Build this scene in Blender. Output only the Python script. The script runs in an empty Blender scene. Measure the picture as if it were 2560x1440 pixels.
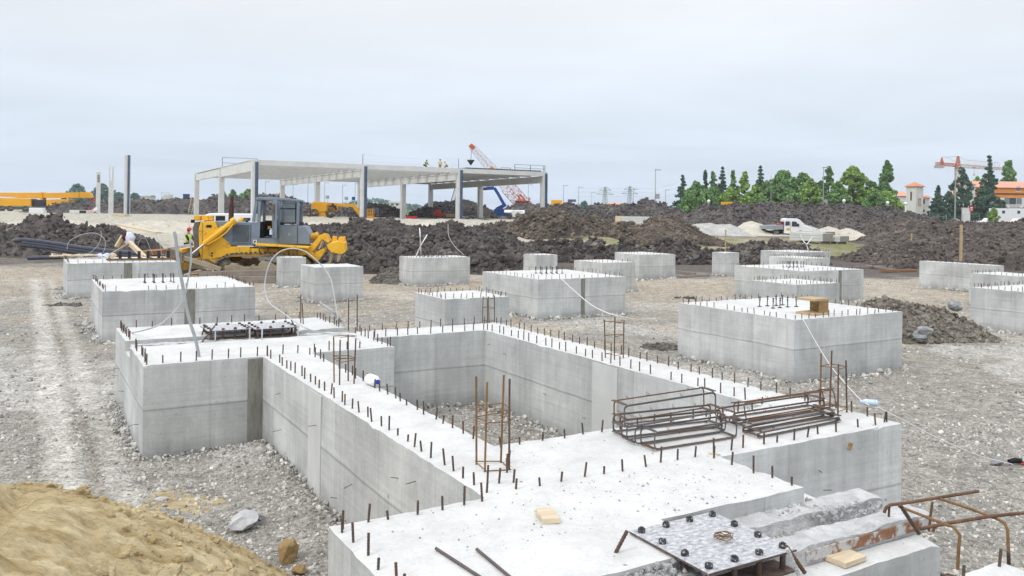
import bpy, bmesh, math, random
import numpy as np
from mathutils import Vector, Matrix, Euler
random.seed(7); RNG = np.random.default_rng(11)
S = bpy.context.scene; COL = S.collection; R = math.radians
# ---------------------------------------------------------------- camera model (level, shifted lens, slight roll)
FPX, YH, ROLL, CH = 2092.0, 528.0, 0.01342, 3.2
CR, SR = math.cos(ROLL), math.sin(ROLL)
AU = -0.52778
U2 = (math.sin(AU), math.cos(AU)); V2 = (math.cos(AU), -math.sin(AU))
def ray(px, py):
    x, y = px - 1280, py - YH
    return (CR*x + SR*y)/FPX, -(-SR*x + CR*y)/FPX
def atz(px, py, z=0.0):
    a, b = ray(px, py); t = (z - CH)/b
    return Vector((a*t, t, z))
def aty(px, py, Y):
    a, b = ray(px, py)
    return Vector((a*Y, Y, CH + b*Y))
def UV(u, v, z=0.0): return Vector((u*U2[0] + v*V2[0], u*U2[1] + v*V2[1], z))
def toUV(p): return (p[0]*U2[0] + p[1]*U2[1], p[0]*V2[0] + p[1]*V2[1])
cam_d = bpy.data.cameras.new('camera'); cam = bpy.data.objects.new('camera', cam_d); COL.objects.link(cam)
cam_d.sensor_width = 36; cam_d.lens = 36*FPX/2560; cam_d.shift_y = -192/2560
cam_d.clip_start = 0.05; cam_d.clip_end = 9000
cam.location = (0, 0, CH)
cam.rotation_euler = (Matrix.Rotation(R(90), 3, 'X') @ Matrix.Rotation(ROLL, 3, 'Z')).to_euler()
S.camera = cam
# ---------------------------------------------------------------- object helpers
def link(name, me, parent=None, loc=None, rot=None):
    o = bpy.data.objects.new(name, me); COL.objects.link(o)
    if parent is not None: o.parent = parent
    if loc is not None: o.location = loc
    if rot is not None: o.rotation_euler = rot
    return o
def tag(o, label=None, cat=None, group=None, kind=None):
    if label: o['label'] = label
    if cat: o['category'] = cat
    if group: o['group'] = group
    if kind: o['kind'] = kind
    return o
def thing(name, label, cat, loc=(0,0,0), rz=0, group=None):
    o = link(name, None, None, loc, (0,0,rz)); o.empty_display_size = .3
    return tag(o, label, cat, group)
def copy_tree(o, parent=None):
    c = o.copy(); COL.objects.link(c)
    if parent is not None: c.parent = parent
    for ch in o.children: copy_tree(ch, c)
    return c
class MB:
    def __init__(s): s.v=[]; s.f=[]; s.sm=[]; s.mi=[]
    def add(s, vs, fs, smooth=False, m=0):
        b=len(s.v); s.v += [tuple(v) for v in vs]
        for f in fs: s.f.append(tuple(b+i for i in f)); s.sm.append(smooth); s.mi.append(m)
        return s
    def box(s, c, sz, rot=None, m=0):
        hx,hy,hz = sz[0]/2,sz[1]/2,sz[2]/2
        vs=[Vector((x,y,z)) for z in (-hz,hz) for y in (-hy,hy) for x in (-hx,hx)]
        if rot is not None:
            M = rot if isinstance(rot, Matrix) else Euler(rot).to_matrix()
            vs=[M@v for v in vs]
        c=Vector(c)
        return s.add([v+c for v in vs],[(0,2,3,1),(4,5,7,6),(0,1,5,4),(2,6,7,3),(0,4,6,2),(1,3,7,5)],m=m)
    def b2(s, x0,x1,y0,y1,z0,z1, m=0):
        return s.box(((x0+x1)/2,(y0+y1)/2,(z0+z1)/2),(x1-x0,y1-y0,z1-z0),m=m)
    def beam(s, p0, p1, w, h, m=0, up=(0,0,1)):
        p0,p1=Vector(p0),Vector(p1); d=p1-p0; L=d.length
        if L<1e-6: return s
        d/=L; up=Vector(up)
        if abs(d.dot(up))>.98: up=Vector((0,1,0))
        sd=d.cross(up).normalized(); u=sd.cross(d)
        M=Matrix((d,sd,u)).transposed()
        return s.box((p0+p1)/2,(L,w,h),M,m)
    def cyl(s, p0, p1, r, r1=None, n=10, cap=True, smooth=True, m=0):
        r1 = r if r1 is None else r1
        p0,p1=Vector(p0),Vector(p1); d=(p1-p0).normalized()
        a=d.orthogonal().normalized(); b=d.cross(a)
        vs=[]
        for p,rr in ((p0,r),(p1,r1)):
            for i in range(n):
                t=2*math.pi*i/n; vs.append(p+a*(math.cos(t)*rr)+b*(math.sin(t)*rr))
        s.add(vs,[(i,(i+1)%n,n+(i+1)%n,n+i) for i in range(n)],smooth,m)
        if cap:
            s.add(vs[:n],[tuple(range(n-1,-1,-1))],False,m); s.add(vs[n:],[tuple(range(n))],False,m)
        return s
    def tube(s, pts, r, n=6, closed=False, m=0):
        pts=[Vector(p) for p in pts]; N=len(pts); rings=[]
        prev=None
        for i,p in enumerate(pts):
            if closed: d=pts[(i+1)%N]-pts[i-1]
            else: d=pts[min(i+1,N-1)]-pts[max(i-1,0)]
            d=d.normalized() if d.length>1e-9 else Vector((0,0,1))
            if prev is None: a=d.orthogonal().normalized()
            else:
                a=prev-d*prev.dot(d); a=a.normalized() if a.length>1e-6 else d.orthogonal().normalized()
            prev=a; b=d.cross(a)
            rr=r[i] if isinstance(r,(list,tuple)) else r
            rings.append([p+a*(math.cos(2*math.pi*k/n)*rr)+b*(math.sin(2*math.pi*k/n)*rr) for k in range(n)])
        vs=[v for rg in rings for v in rg]; fs=[]
        for i in range(N if closed else N-1):
            j=(i+1)%N
            for k in range(n): fs.append((i*n+k,i*n+(k+1)%n,j*n+(k+1)%n,j*n+k))
        s.add(vs,fs,True,m)
        if not closed:
            s.add(rings[0],[tuple(range(n-1,-1,-1))],False,m); s.add(rings[-1],[tuple(range(n))],False,m)
        return s
    def prism(s, poly, y0, y1, m=0):           # poly in the xz plane, extruded along y
        n=len(poly); ar=sum(poly[i][0]*poly[(i+1)%n][1]-poly[(i+1)%n][0]*poly[i][1] for i in range(n))
        if ar<0: poly=poly[::-1]
        if y0>y1: y0,y1=y1,y0
        vs=[(p[0],y0,p[1]) for p in poly]+[(p[0],y1,p[1]) for p in poly]
        fs=[tuple(range(n)),tuple(range(2*n-1,n-1,-1))]
        fs+=[(i,n+i,n+(i+1)%n,(i+1)%n) for i in range(n)]
        return s.add(vs,fs,m=m)
    def prismz(s, poly, z0, z1, m=0):
        n=len(poly); ar=sum(poly[i][0]*poly[(i+1)%n][1]-poly[(i+1)%n][0]*poly[i][1] for i in range(n))
        if ar<0: poly=poly[::-1]
        vs=[(p[0],p[1],z0) for p in poly]+[(p[0],p[1],z1) for p in poly]
        fs=[tuple(range(n-1,-1,-1)),tuple(range(n,2*n))]
        fs+=[(i,(i+1)%n,n+(i+1)%n,n+i) for i in range(n)]
        return s.add(vs,fs,m=m)
    def ball(s, c, r, nu=10, nv=7, m=0, jit=0):
        c=Vector(c); r=(r,r,r) if not hasattr(r,'__len__') else r
        vs=[c+Vector((0,0,r[2]))]
        for j in range(1,nv):
            t=math.pi*j/nv
            for i in range(nu):
                p=2*math.pi*i/nu; k=1+(random.uniform(-jit,jit) if jit else 0)
                vs.append(c+Vector((r[0]*math.sin(t)*math.cos(p)*k,r[1]*math.sin(t)*math.sin(p)*k,r[2]*math.cos(t)*k)))
        vs.append(c-Vector((0,0,r[2]))); L=len(vs)-1; fs=[]
        for i in range(nu): fs.append((0,1+i,1+(i+1)%nu)); fs.append((L,L-nu+(i+1)%nu,L-nu+i))
        for j in range(nv-2):
            for i in range(nu):
                a=1+j*nu+i; b=1+j*nu+(i+1)%nu; fs.append((a,a+nu,b+nu,b))
        return s.add(vs,fs,jit==0,m)
    def lathe(s, prof, c=(0,0,0), n=16, axis='z', m=0):   # prof: (r, h)
        vs=[];c=Vector(c)
        for r,h in prof:
            for i in range(n):
                t=2*math.pi*i/n; x,y=r*math.cos(t),r*math.sin(t)
                vs.append(c+(Vector((x,y,h)) if axis=='z' else Vector((x,h,y)) if axis=='y' else Vector((h,x,y))))
        fs=[]
        for j in range(len(prof)-1):
            for i in range(n): fs.append((j*n+i,j*n+(i+1)%n,(j+1)*n+(i+1)%n,(j+1)*n+i))
        s.add(vs,fs,True,m)
        s.add(vs[:n],[tuple(range(n-1,-1,-1))],False,m); s.add(vs[-n:],[tuple(range(n))],False,m)
        return s
    def mesh(s, name, mat):
        me=bpy.data.meshes.new(name); me.from_pydata(s.v,[],s.f)
        me.polygons.foreach_set('use_smooth',s.sm)
        for mm in (mat if isinstance(mat,(list,tuple)) else [mat]): me.materials.append(mm)
        if any(s.mi): me.polygons.foreach_set('material_index',s.mi)
        bm=bmesh.new(); bm.from_mesh(me); bmesh.ops.recalc_face_normals(bm,faces=bm.faces); bm.to_mesh(me); bm.free()
        me.update(); return me
    def build(s, name, mat, parent=None, loc=None, rot=None, bevel=0):
        o=link(name,s.mesh(name,mat),parent,loc,rot)
        if bevel:
            b=o.modifiers.new('bevel','BEVEL'); b.width=bevel; b.segments=2; b.limit_method='ANGLE'; b.angle_limit=R(35)
        return o
def np_mesh(name, verts, faces, mat, smooth=True, attr=None):
    verts=np.asarray(verts,np.float32); faces=np.asarray(faces,np.int32)
    me=bpy.data.meshes.new(name); k=faces.shape[1]
    me.vertices.add(len(verts)); me.vertices.foreach_set('co',verts.ravel())
    me.loops.add(faces.size); me.loops.foreach_set('vertex_index',faces.ravel())
    me.polygons.add(len(faces)); me.polygons.foreach_set('loop_start',np.arange(len(faces),dtype=np.int32)*k)
    me.polygons.foreach_set('use_smooth',np.full(len(faces),smooth))
    me.materials.append(mat)
    if attr is not None:
        a=me.color_attributes.new('zone','FLOAT_COLOR','POINT')
        a.data.foreach_set('color',np.hstack([attr,np.ones((len(attr),1))]).astype(np.float32).ravel())
    me.update(calc_edges=True); me.validate(); return me
# ---------------------------------------------------------------- numpy noise
def _h(ix,iy,s):
    with np.errstate(over='ignore'):
        n=(ix.astype(np.int64)*374761393+iy.astype(np.int64)*668265263+s*1274126177)&0xffffffff
        n=((n^(n>>13))*1274126177)&0xffffffff
        n=((n^(n>>16))*2246822519)&0xffffffff
    return ((n^(n>>15))&0xffffff)/float(0xffffff)
def vn(x,y,s=0):
    x=np.asarray(x,float);y=np.asarray(y,float)
    ix=np.floor(x);iy=np.floor(y);fx=x-ix;fy=y-iy
    fx=fx*fx*fx*(fx*(fx*6-15)+10);fy=fy*fy*fy*(fy*(fy*6-15)+10)
    a=_h(ix,iy,s);b=_h(ix+1,iy,s);c=_h(ix,iy+1,s);d=_h(ix+1,iy+1,s)
    return ((a*(1-fx)+b*fx)*(1-fy)+(c*(1-fx)+d*fx)*fy)*2-1
def fbm(x,y,o=4,s=0,g=.5):
    r=0;a=1
    for k in range(o): r=r+a*vn(x*2**k+17.3*k,y*2**k-9.1*k,s+k); a*=g
    return r
def worley(x,y,s=0):
    x=np.asarray(x,float);y=np.asarray(y,float)
    ix=np.floor(x);iy=np.floor(y);best=np.full(np.broadcast(x,y).shape,9.)
    for dx in (-1,0,1):
        for dy in (-1,0,1):
            cx=ix+dx;cy=iy+dy
            d=(cx+_h(cx,cy,s)-x)**2+(cy+_h(cx,cy,s+77)-y)**2
            best=np.minimum(best,d)
    return np.sqrt(best)
def sstep(a,b,x):
    t=np.clip((np.asarray(x,float)-a)/(b-a),0,1); return t*t*(3-2*t)
def ico(sub):
    bm=bmesh.new(); bmesh.ops.create_icosphere(bm,subdivisions=sub,radius=1)
    v=np.array([p.co[:] for p in bm.verts]); f=np.array([[q.index for q in p.verts] for p in bm.faces]); bm.free(); return v,f
ICO0,ICO1,ICO2=ico(1),ico(2),ico(3)
def rand_rot(n):
    q=RNG.normal(size=(n,4)); q/=np.linalg.norm(q,axis=1)[:,None]; w,x,y,z=q.T
    return np.stack([np.stack([1-2*(y*y+z*z),2*(x*y-z*w),2*(x*z+y*w)],1),np.stack([2*(x*y+z*w),1-2*(x*x+z*z),2*(y*z-x*w)],1),np.stack([2*(x*z-y*w),2*(y*z+x*w),1-2*(x*x+y*y)],1)],1)
def stones(pos, size, base=ICO0, flat=(1,.8,.55), jit=.22):
    """many irregular stones as one vertex/face array"""
    V,Fc=base; n=len(pos); nv=len(V)
    P=np.repeat(V[None],n,0)*(1+RNG.uniform(-jit,jit,size=(n,nv,1)))
    # a few flat facets: clip along random directions
    for _ in range(3):
        d=RNG.normal(size=(n,3)); d/=np.linalg.norm(d,axis=1)[:,None]
        t=np.einsum('nvk,nk->nv',P,d); lim=RNG.uniform(.45,.85,size=(n,1))
        P-=np.maximum(t-lim,0)[:,:,None]*d[:,None,:]
    P*=np.array(flat)*RNG.uniform(.7,1.25,size=(n,1,3)); P=np.einsum('nij,nvj->nvi',rand_rot(n),P)
    P=P*np.asarray(size)[:,None,None]+np.asarray(pos)[:,None,:]
    return P.reshape(-1,3),(Fc[None]+np.arange(n)[:,None,None]*nv).reshape(-1,3)
# ---------------------------------------------------------------- materials
MATS={}
def mat(name, col, rough=.7, metal=0, var=0, scale=3.0, col2=None, bump=0, bscale=None, spec=.3, island=0, stretch=None, detail=6, spots=None, trans=0, alpha=1):
    m=bpy.data.materials.new(name); m.use_nodes=True; nt=m.node_tree; N=nt.nodes; L=nt.links
    p=N['Principled BSDF']; p.inputs['Roughness'].default_value=rough; p.inputs['Metallic'].default_value=metal
    p.inputs['Specular IOR Level'].default_value=spec
    if trans: p.inputs['Transmission Weight'].default_value=trans
    if alpha<1: p.inputs['Alpha'].default_value=alpha
    c=tuple(col)+(1,)
    tc=N.new('ShaderNodeTexCoord'); mp=N.new('ShaderNodeMapping'); L.new(tc.outputs['Object'],mp.inputs[0])
    if stretch: mp.inputs['Scale'].default_value=stretch
    out=None
    if var or col2:
        nz=N.new('ShaderNodeTexNoise'); nz.inputs['Scale'].default_value=scale; nz.inputs['Detail'].default_value=detail; nz.inputs['Roughness'].default_value=.62
        L.new(mp.outputs[0],nz.inputs['Vector'])
        rp=N.new('ShaderNodeValToRGB'); L.new(nz.outputs['Fac'],rp.inputs[0])
        if col2: a,b=c,tuple(col2)+(1,)
        else: a=tuple(x*(1-var) for x in col)+(1,); b=tuple(min(1,x*(1+var)) for x in col)+(1,)
        rp.color_ramp.elements[0].position=.34; rp.color_ramp.elements[0].color=a
        rp.color_ramp.elements[1].position=.66; rp.color_ramp.elements[1].color=b
        out=rp.outputs[0]
    if spots:      # (colour, scale, threshold, softness)
        nz=N.new('ShaderNodeTexNoise'); nz.inputs['Scale'].default_value=spots[1]; nz.inputs['Detail'].default_value=8; nz.inputs['Roughness'].default_value=.7
        L.new(mp.outputs[0],nz.inputs['Vector'])
        mr=N.new('ShaderNodeMapRange'); mr.inputs[1].default_value=spots[2]; mr.inputs[2].default_value=spots[2]+spots[3]; L.new(nz.outputs['Fac'],mr.inputs[0])
        mx=N.new('ShaderNodeMix'); mx.data_type='RGBA'; L.new(mr.outputs[0],mx.inputs[0])
        if out: L.new(out,mx.inputs[6])
        else: mx.inputs[6].default_value=c
        mx.inputs[7].default_value=tuple(spots[0])+(1,); out=mx.outputs[2]
    if island:
        g=N.new('ShaderNodeNewGeometry'); mr=N.new('ShaderNodeMapRange'); mr.inputs[3].default_value=1-island; mr.inputs[4].default_value=1+island
        L.new(g.outputs['Random Per Island'],mr.inputs[0])
        mx=N.new('ShaderNodeMix'); mx.data_type='RGBA'; mx.blend_type='MULTIPLY'; mx.inputs[0].default_value=1
        if out: L.new(out,mx.inputs[6])
        else: mx.inputs[6].default_value=c
        L.new(mr.outputs[0],mx.inputs[7]); out=mx.outputs[2]
    if out: L.new(out,p.inputs['Base Color'])
    else: p.inputs['Base Color'].default_value=c
    if bump:
        nb=N.new('ShaderNodeTexNoise'); nb.inputs['Scale'].default_value=bscale or scale*4; nb.inputs['Detail'].default_value=8; nb.inputs['Roughness'].default_value=.65
        L.new(mp.outputs[0],nb.inputs['Vector'])
        b=N.new('ShaderNodeBump'); b.inputs['Strength'].default_value=bump; b.inputs['Distance'].default_value=.05
        L.new(nb.outputs['Fac'],b.inputs['Height']); L.new(b.outputs[0],p.inputs['Normal'])
    MATS[name]=m; return m
def concrete_mat(name, base=(.585,.60,.595), seed=0.0):
    """board-marked foundation concrete: pour joints, streaks, form panels, pits"""
    m=bpy.data.materials.new(name); m.use_nodes=True; nt=m.node_tree; N=nt.nodes; L=nt.links
    p=N['Principled BSDF']; p.inputs['Roughness'].default_value=.85; p.inputs['Specular IOR Level'].default_value=.2
    tc=N.new('ShaderNodeTexCoord')
    oi=N.new('ShaderNodeObjectInfo'); ad=N.new('ShaderNodeVectorMath'); ad.operation='ADD'
    sc=N.new('ShaderNodeVectorMath'); sc.operation='SCALE'; sc.inputs[3].default_value=37.0
    cb=N.new('ShaderNodeCombineXYZ'); L.new(oi.outputs['Random'],cb.inputs[0]); L.new(oi.outputs['Random'],cb.inputs[1])
    L.new(cb.outputs[0],sc.inputs[0]); L.new(tc.outputs['Object'],ad.inputs[0]); L.new(sc.outputs[0],ad.inputs[1])
    V=ad.outputs[0]
    def noise(stretch, scale, detail=5, rough=.6):
        mp=N.new('ShaderNodeMapping'); mp.inputs['Scale'].default_value=stretch; L.new(V,mp.inputs[0])
        z=N.new('ShaderNodeTexNoise'); z.inputs['Scale'].default_value=scale; z.inputs['Detail'].default_value=detail; z.inputs['Roughness'].default_value=rough
        L.new(mp.outputs[0],z.inputs[0]); return z.outputs['Fac']
    def math_(op,a,b=None,c=None):
        n=N.new('ShaderNodeMath'); n.operation=op
        for i,x in enumerate((a,b,c)):
            if x is None: continue
            if isinstance(x,(int,float)): n.inputs[i].default_value=x
            else: L.new(x,n.inputs[i])
        return n.outputs[0]
    def rng(x,a,b,c,d):
        n=N.new('ShaderNodeMapRange'); L.new(x,n.inputs[0])
        for i,k in enumerate((a,b,c,d)): n.inputs[i+1].default_value=k
        return n.outputs[0]
    blotch=rng(noise((1,1,.8),1.0,6,.66),.3,.7,.70,1.14)
    streak=rng(noise((.5,.5,16),1.6,5,.65),.3,.7,.90,1.05)      # horizontal board marks
    drip=rng(noise((8,8,.3),1.2,5,.7),.35,.68,.90,1.07)
    fine=rng(noise((1,1,1),38,4,.7),.3,.7,.94,1.06)
    sx=N.new('ShaderNodeSeparateXYZ'); L.new(tc.outputs['Object'],sx.inputs[0])
    # form-panel tone: each 1.25 m panel, lower and upper lift
    wn=N.new('ShaderNodeTexWhiteNoise'); wn.noise_dimensions='3D'
    cc=N.new('ShaderNodeCombineXYZ')
    L.new(math_('FLOOR',math_('DIVIDE',math_('ADD',sx.outputs[0],.31),1.22)),cc.inputs[0])
    L.new(math_('FLOOR',math_('DIVIDE',math_('ADD',sx.outputs[1],.17),1.22)),cc.inputs[1])
    L.new(math_('ADD',math_('GREATER_THAN',sx.outputs[2],.62),oi.outputs['Random']),cc.inputs[2])
    L.new(cc.outputs[0],wn.inputs[0]); panel=rng(wn.outputs['Value'],0,1,.90,1.06)
    def vjoint(axis,off):
        fr=N.new('ShaderNodeMath'); fr.operation='FRACT'; L.new(math_('DIVIDE',math_('ADD',axis,off),1.22),fr.inputs[0])
        return rng(math_('ABSOLUTE',math_('SUBTRACT',fr.outputs[0],.5)),.489,.497,1,.88)
    # pour joint, slightly wandering
    wob=math_('MULTIPLY',math_('SUBTRACT',noise((.6,.6,0),1.0,2),.5),.06)
    d=math_('ABSOLUTE',math_('SUBTRACT',math_('ADD',sx.outputs[2],wob),.62))
    joint=rng(d,.005,.018,.70,1)
    d2=math_('ABSOLUTE',math_('SUBTRACT',math_('ADD',sx.outputs[2],wob),.66))
    joint2=rng(d2,.01,.03,1.06,1)
    foot_tone=rng(math_('ADD',sx.outputs[2],math_('MULTIPLY',math_('SUBTRACT',noise((1,1,.4),2.2,4),.5),.5)),-.02,.26,.70,1)  # concrete gets darker towards the foot, along a ragged edge
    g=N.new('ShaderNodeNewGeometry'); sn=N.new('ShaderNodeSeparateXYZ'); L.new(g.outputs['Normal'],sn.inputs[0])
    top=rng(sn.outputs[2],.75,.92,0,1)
    f=math_('MULTIPLY',blotch,streak)
    sn0=N.new('ShaderNodeSeparateXYZ'); L.new(g.outputs['Normal'],sn0.inputs[0])
    tie=N.new('ShaderNodeTexVoronoi'); tie.inputs['Scale'].default_value=1.75; tie.inputs['Randomness'].default_value=.35; L.new(V,tie.inputs[0]); tieh=rng(tie.outputs['Distance'],.018,.04,.55,1)
    for k in (drip,fine,panel,joint,joint2,foot_tone,tieh,math_('MAXIMUM',vjoint(sx.outputs[0],.31),math_('GREATER_THAN',math_('ABSOLUTE',sx.outputs[1]),99)),vjoint(sx.outputs[1],.17)): f=math_('MULTIPLY',f,k)
    # pits on the faces, grit specks on the tops
    vo=N.new('ShaderNodeTexVoronoi'); vo.inputs['Scale'].default_value=7.0; L.new(V,vo.inputs[0])
    pit=rng(vo.outputs['Distance'],.035,.09,.72,1); f=math_('MULTIPLY',f,pit)
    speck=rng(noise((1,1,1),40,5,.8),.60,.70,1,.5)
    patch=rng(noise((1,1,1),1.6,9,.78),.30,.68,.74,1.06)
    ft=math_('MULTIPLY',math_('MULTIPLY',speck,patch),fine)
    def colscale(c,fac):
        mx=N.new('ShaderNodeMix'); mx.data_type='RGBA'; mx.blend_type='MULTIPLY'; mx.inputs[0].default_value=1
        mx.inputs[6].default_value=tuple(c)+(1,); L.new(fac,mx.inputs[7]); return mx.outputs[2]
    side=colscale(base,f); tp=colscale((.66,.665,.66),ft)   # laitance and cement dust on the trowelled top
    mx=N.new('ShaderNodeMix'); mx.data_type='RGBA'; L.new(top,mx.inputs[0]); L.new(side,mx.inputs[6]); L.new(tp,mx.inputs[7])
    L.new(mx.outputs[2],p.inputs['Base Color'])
    b=N.new('ShaderNodeBump'); b.inputs['Strength'].default_value=.35; b.inputs['Distance'].default_value=.012
    hh=math_('ADD',math_('MULTIPLY',joint,.6),math_('ADD',noise((1,1,1),22,6,.7),math_('MULTIPLY',streak,.8)))
    L.new(hh,b.inputs['Height']); L.new(b.outputs[0],p.inputs['Normal'])
    MATS[name]=m; return m
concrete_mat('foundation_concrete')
mat('formwork_strip',(.23,.225,.20),.9,var=.25,scale=5,stretch=(3,3,.6),bump=.2)
mat('precast',(.60,.61,.60),.8,var=.07,scale=.8,bump=.08,bscale=30)
mat('form_panel',(.56,.57,.56),.85,var=.13,scale=1.6,bump=.15,bscale=30,stretch=(1,1,.5))
mat('rubble_concrete',(.40,.41,.41),.95,var=.28,scale=9,bump=.6,bscale=40)
mat('rebar',(.075,.065,.06),.75,.3,col2=(.16,.10,.07),scale=30)
mat('rebar_rust',(.11,.065,.045),.8,.2,col2=(.21,.115,.07),scale=12)
mat('rebar_ochre',(.16,.10,.05),.8,.1,col2=(.27,.15,.06),scale=14)
mat('bar_blue_grey',(.105,.105,.115),.6,.3,col2=(.17,.13,.115),scale=9)
mat('bolt_steel',(.05,.052,.06),.6,.4,var=.4,scale=60,spots=((.5,.5,.5),70,.55,.06))
mat('plate_dusty',(.27,.28,.31),.75,.1,col2=(.66,.67,.69),scale=30,bump=.3,bscale=60,detail=12,stretch=(.8,1.3,1))
mat('plate_edge',(.14,.10,.085),.8,.2,var=.4,scale=14)
mat('channel_crusted',(.64,.645,.65),.9,var=.18,scale=8,bump=.8,bscale=45,spots=((.20,.12,.08),6,.67,.05))
mat('rusty_crust',(.24,.115,.06),.9,col2=(.36,.20,.12),scale=9,bump=.5,bscale=40,spots=((.56,.56,.56),7,.50,.06))
mat('rust_plate',(.24,.115,.055),.85,.1,col2=(.36,.18,.09),scale=3,bump=.1)
mat('wood',(.46,.34,.20),.8,var=.22,scale=6,stretch=(.6,9,9),bump=.15)
mat('wood_pale',(.60,.50,.36),.8,var=.18,scale=5,stretch=(.5,6,6))
mat('wood_grey',(.27,.235,.205),.85,var=.3,scale=4,stretch=(.4,6,6),bump=.2)
mat('plywood_face',(.30,.19,.075),.55,var=.3,scale=4,stretch=(1,1,3))
mat('white_plastic',(.82,.84,.85),.4,var=.03,scale=3)
mat('blue_cap',(.02,.05,.55),.4)
mat('clear_blue',(.55,.68,.85),.15,var=.08,scale=20,spec=.5)
mat('cord_white',(.75,.75,.73),.8)
mat('duct_grey',(.34,.37,.38),.5,var=.1,scale=8)
mat('duct_pale',(.47,.49,.50),.5,var=.08,scale=8)
mat('pipe_dark',(.055,.06,.085),.5,var=.2,scale=3)
mat('pebbles',(.44,.427,.402),.9,island=.5,var=.22,scale=3)
mat('rock_grey',(.30,.31,.32),.9,var=.3,scale=6,bump=.5,bscale=20)
mat('rock_ochre',(.33,.23,.11),.9,var=.25,scale=5,bump=.6,bscale=18)
mat('concrete_chunk',(.56,.57,.59),.95,var=.15,scale=12,bump=.6,bscale=40)
# ---------------------------------------------------------------- world, sun, colour management
S.view_settings.view_transform='Standard'; S.view_settings.look='None'; S.view_settings.exposure=.3; S.view_settings.gamma=1
S.cycles.max_bounces=6; S.cycles.diffuse_bounces=4; S.cycles.glossy_bounces=2; S.cycles.transparent_max_bounces=8
SUN_EL,SUN_AZ=R(46),R(-138)      # high behind cloud, from the left and a little behind the camera
W=bpy.data.worlds.new('World'); S.world=W; W.use_nodes=True; nt=W.node_tree; N=nt.nodes; L=nt.links
bg=N['Background']
sky=N.new('ShaderNodeTexSky'); sky.sky_type='NISHITA'; sky.sun_disc=False; sky.sun_elevation=SUN_EL; sky.sun_rotation=SUN_AZ; sky.dust_density=3; sky.air_density=1.2
tc=N.new('ShaderNodeTexCoord'); sx=N.new('ShaderNodeSeparateXYZ'); L.new(tc.outputs['Generated'],sx.inputs[0])
# overcast luminance: brighter overhead, greyer and bluer at the horizon
rp=N.new('ShaderNodeValToRGB'); L.new(sx.outputs[2],rp.inputs[0]); cr=rp.color_ramp
cr.elements[0].position=0.0; cr.elements[0].color=(6.0,7.05,8.5,1)
cr.elements[1].position=.95; cr.elements[1].color=(14.0,14.2,14.5,1)
for pos,c in ((.07,(6.45,7.3,8.5)),(.15,(6.85,7.5,8.35)),(.24,(7.9,8.15,8.45))):
    e=cr.elements.new(pos); e.color=c+(1,)
# flat-bottomed cloud texture: project the direction onto a cloud deck
dv=N.new('ShaderNodeVectorMath'); dv.operation='DIVIDE'
mxz=N.new('ShaderNodeMath'); mxz.operation='MAXIMUM'; mxz.inputs[1].default_value=.03
ofs=N.new('ShaderNodeMath'); ofs.operation='ADD'; ofs.inputs[1].default_value=.09; L.new(sx.outputs[2],ofs.inputs[0]); L.new(ofs.outputs[0],mxz.inputs[0])
cb=N.new('ShaderNodeCombineXYZ'); [L.new(mxz.outputs[0],cb.inputs[i]) for i in range(3)]
L.new(tc.outputs['Generated'],dv.inputs[0]); L.new(cb.outputs[0],dv.inputs[1])
mp=N.new('ShaderNodeMapping'); mp.inputs['Scale'].default_value=(.6,.7,.0); mp.inputs['Location'].default_value=(3.1,1.7,0); L.new(dv.outputs[0],mp.inputs[0])
nz=N.new('ShaderNodeTexNoise'); nz.inputs['Scale'].default_value=1.0; nz.inputs['Detail'].default_value=5; nz.inputs['Roughness'].default_value=.5; nz.inputs['Distortion'].default_value=.35; L.new(mp.outputs[0],nz.inputs[0])
mr=N.new('ShaderNodeMapRange'); mr.inputs[1].default_value=.3; mr.inputs[2].default_value=.72; mr.inputs[3].default_value=.915; mr.inputs[4].default_value=1.06; L.new(nz.outputs['Fac'],mr.inputs[0])
mul=N.new('ShaderNodeMix'); mul.data_type='RGBA'; mul.blend_type='MULTIPLY'; mul.inputs[0].default_value=1; L.new(rp.outputs[0],mul.inputs[6]); L.new(mr.outputs[0],mul.inputs[7])
mix=N.new('ShaderNodeMix'); mix.data_type='RGBA'; mix.inputs[0].default_value=.93; L.new(sky.outputs[0],mix.inputs[6]); L.new(mul.outputs[2],mix.inputs[7])
L.new(mix.outputs[2],bg.inputs[0]); bg.inputs[1].default_value=.1
sd=bpy.data.lights.new('sun','SUN'); sd.energy=1.0; sd.angle=R(14); sd.color=(1,.965,.91)
so=bpy.data.objects.new('sun',sd); COL.objects.link(so)
dirv=Vector((math.cos(SUN_EL)*math.sin(SUN_AZ),math.cos(SUN_EL)*math.cos(SUN_AZ),math.sin(SUN_EL)))
so.rotation_euler=dirv.to_track_quat('Z','Y').to_euler(); so.location=(-20,-10,40)
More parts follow.
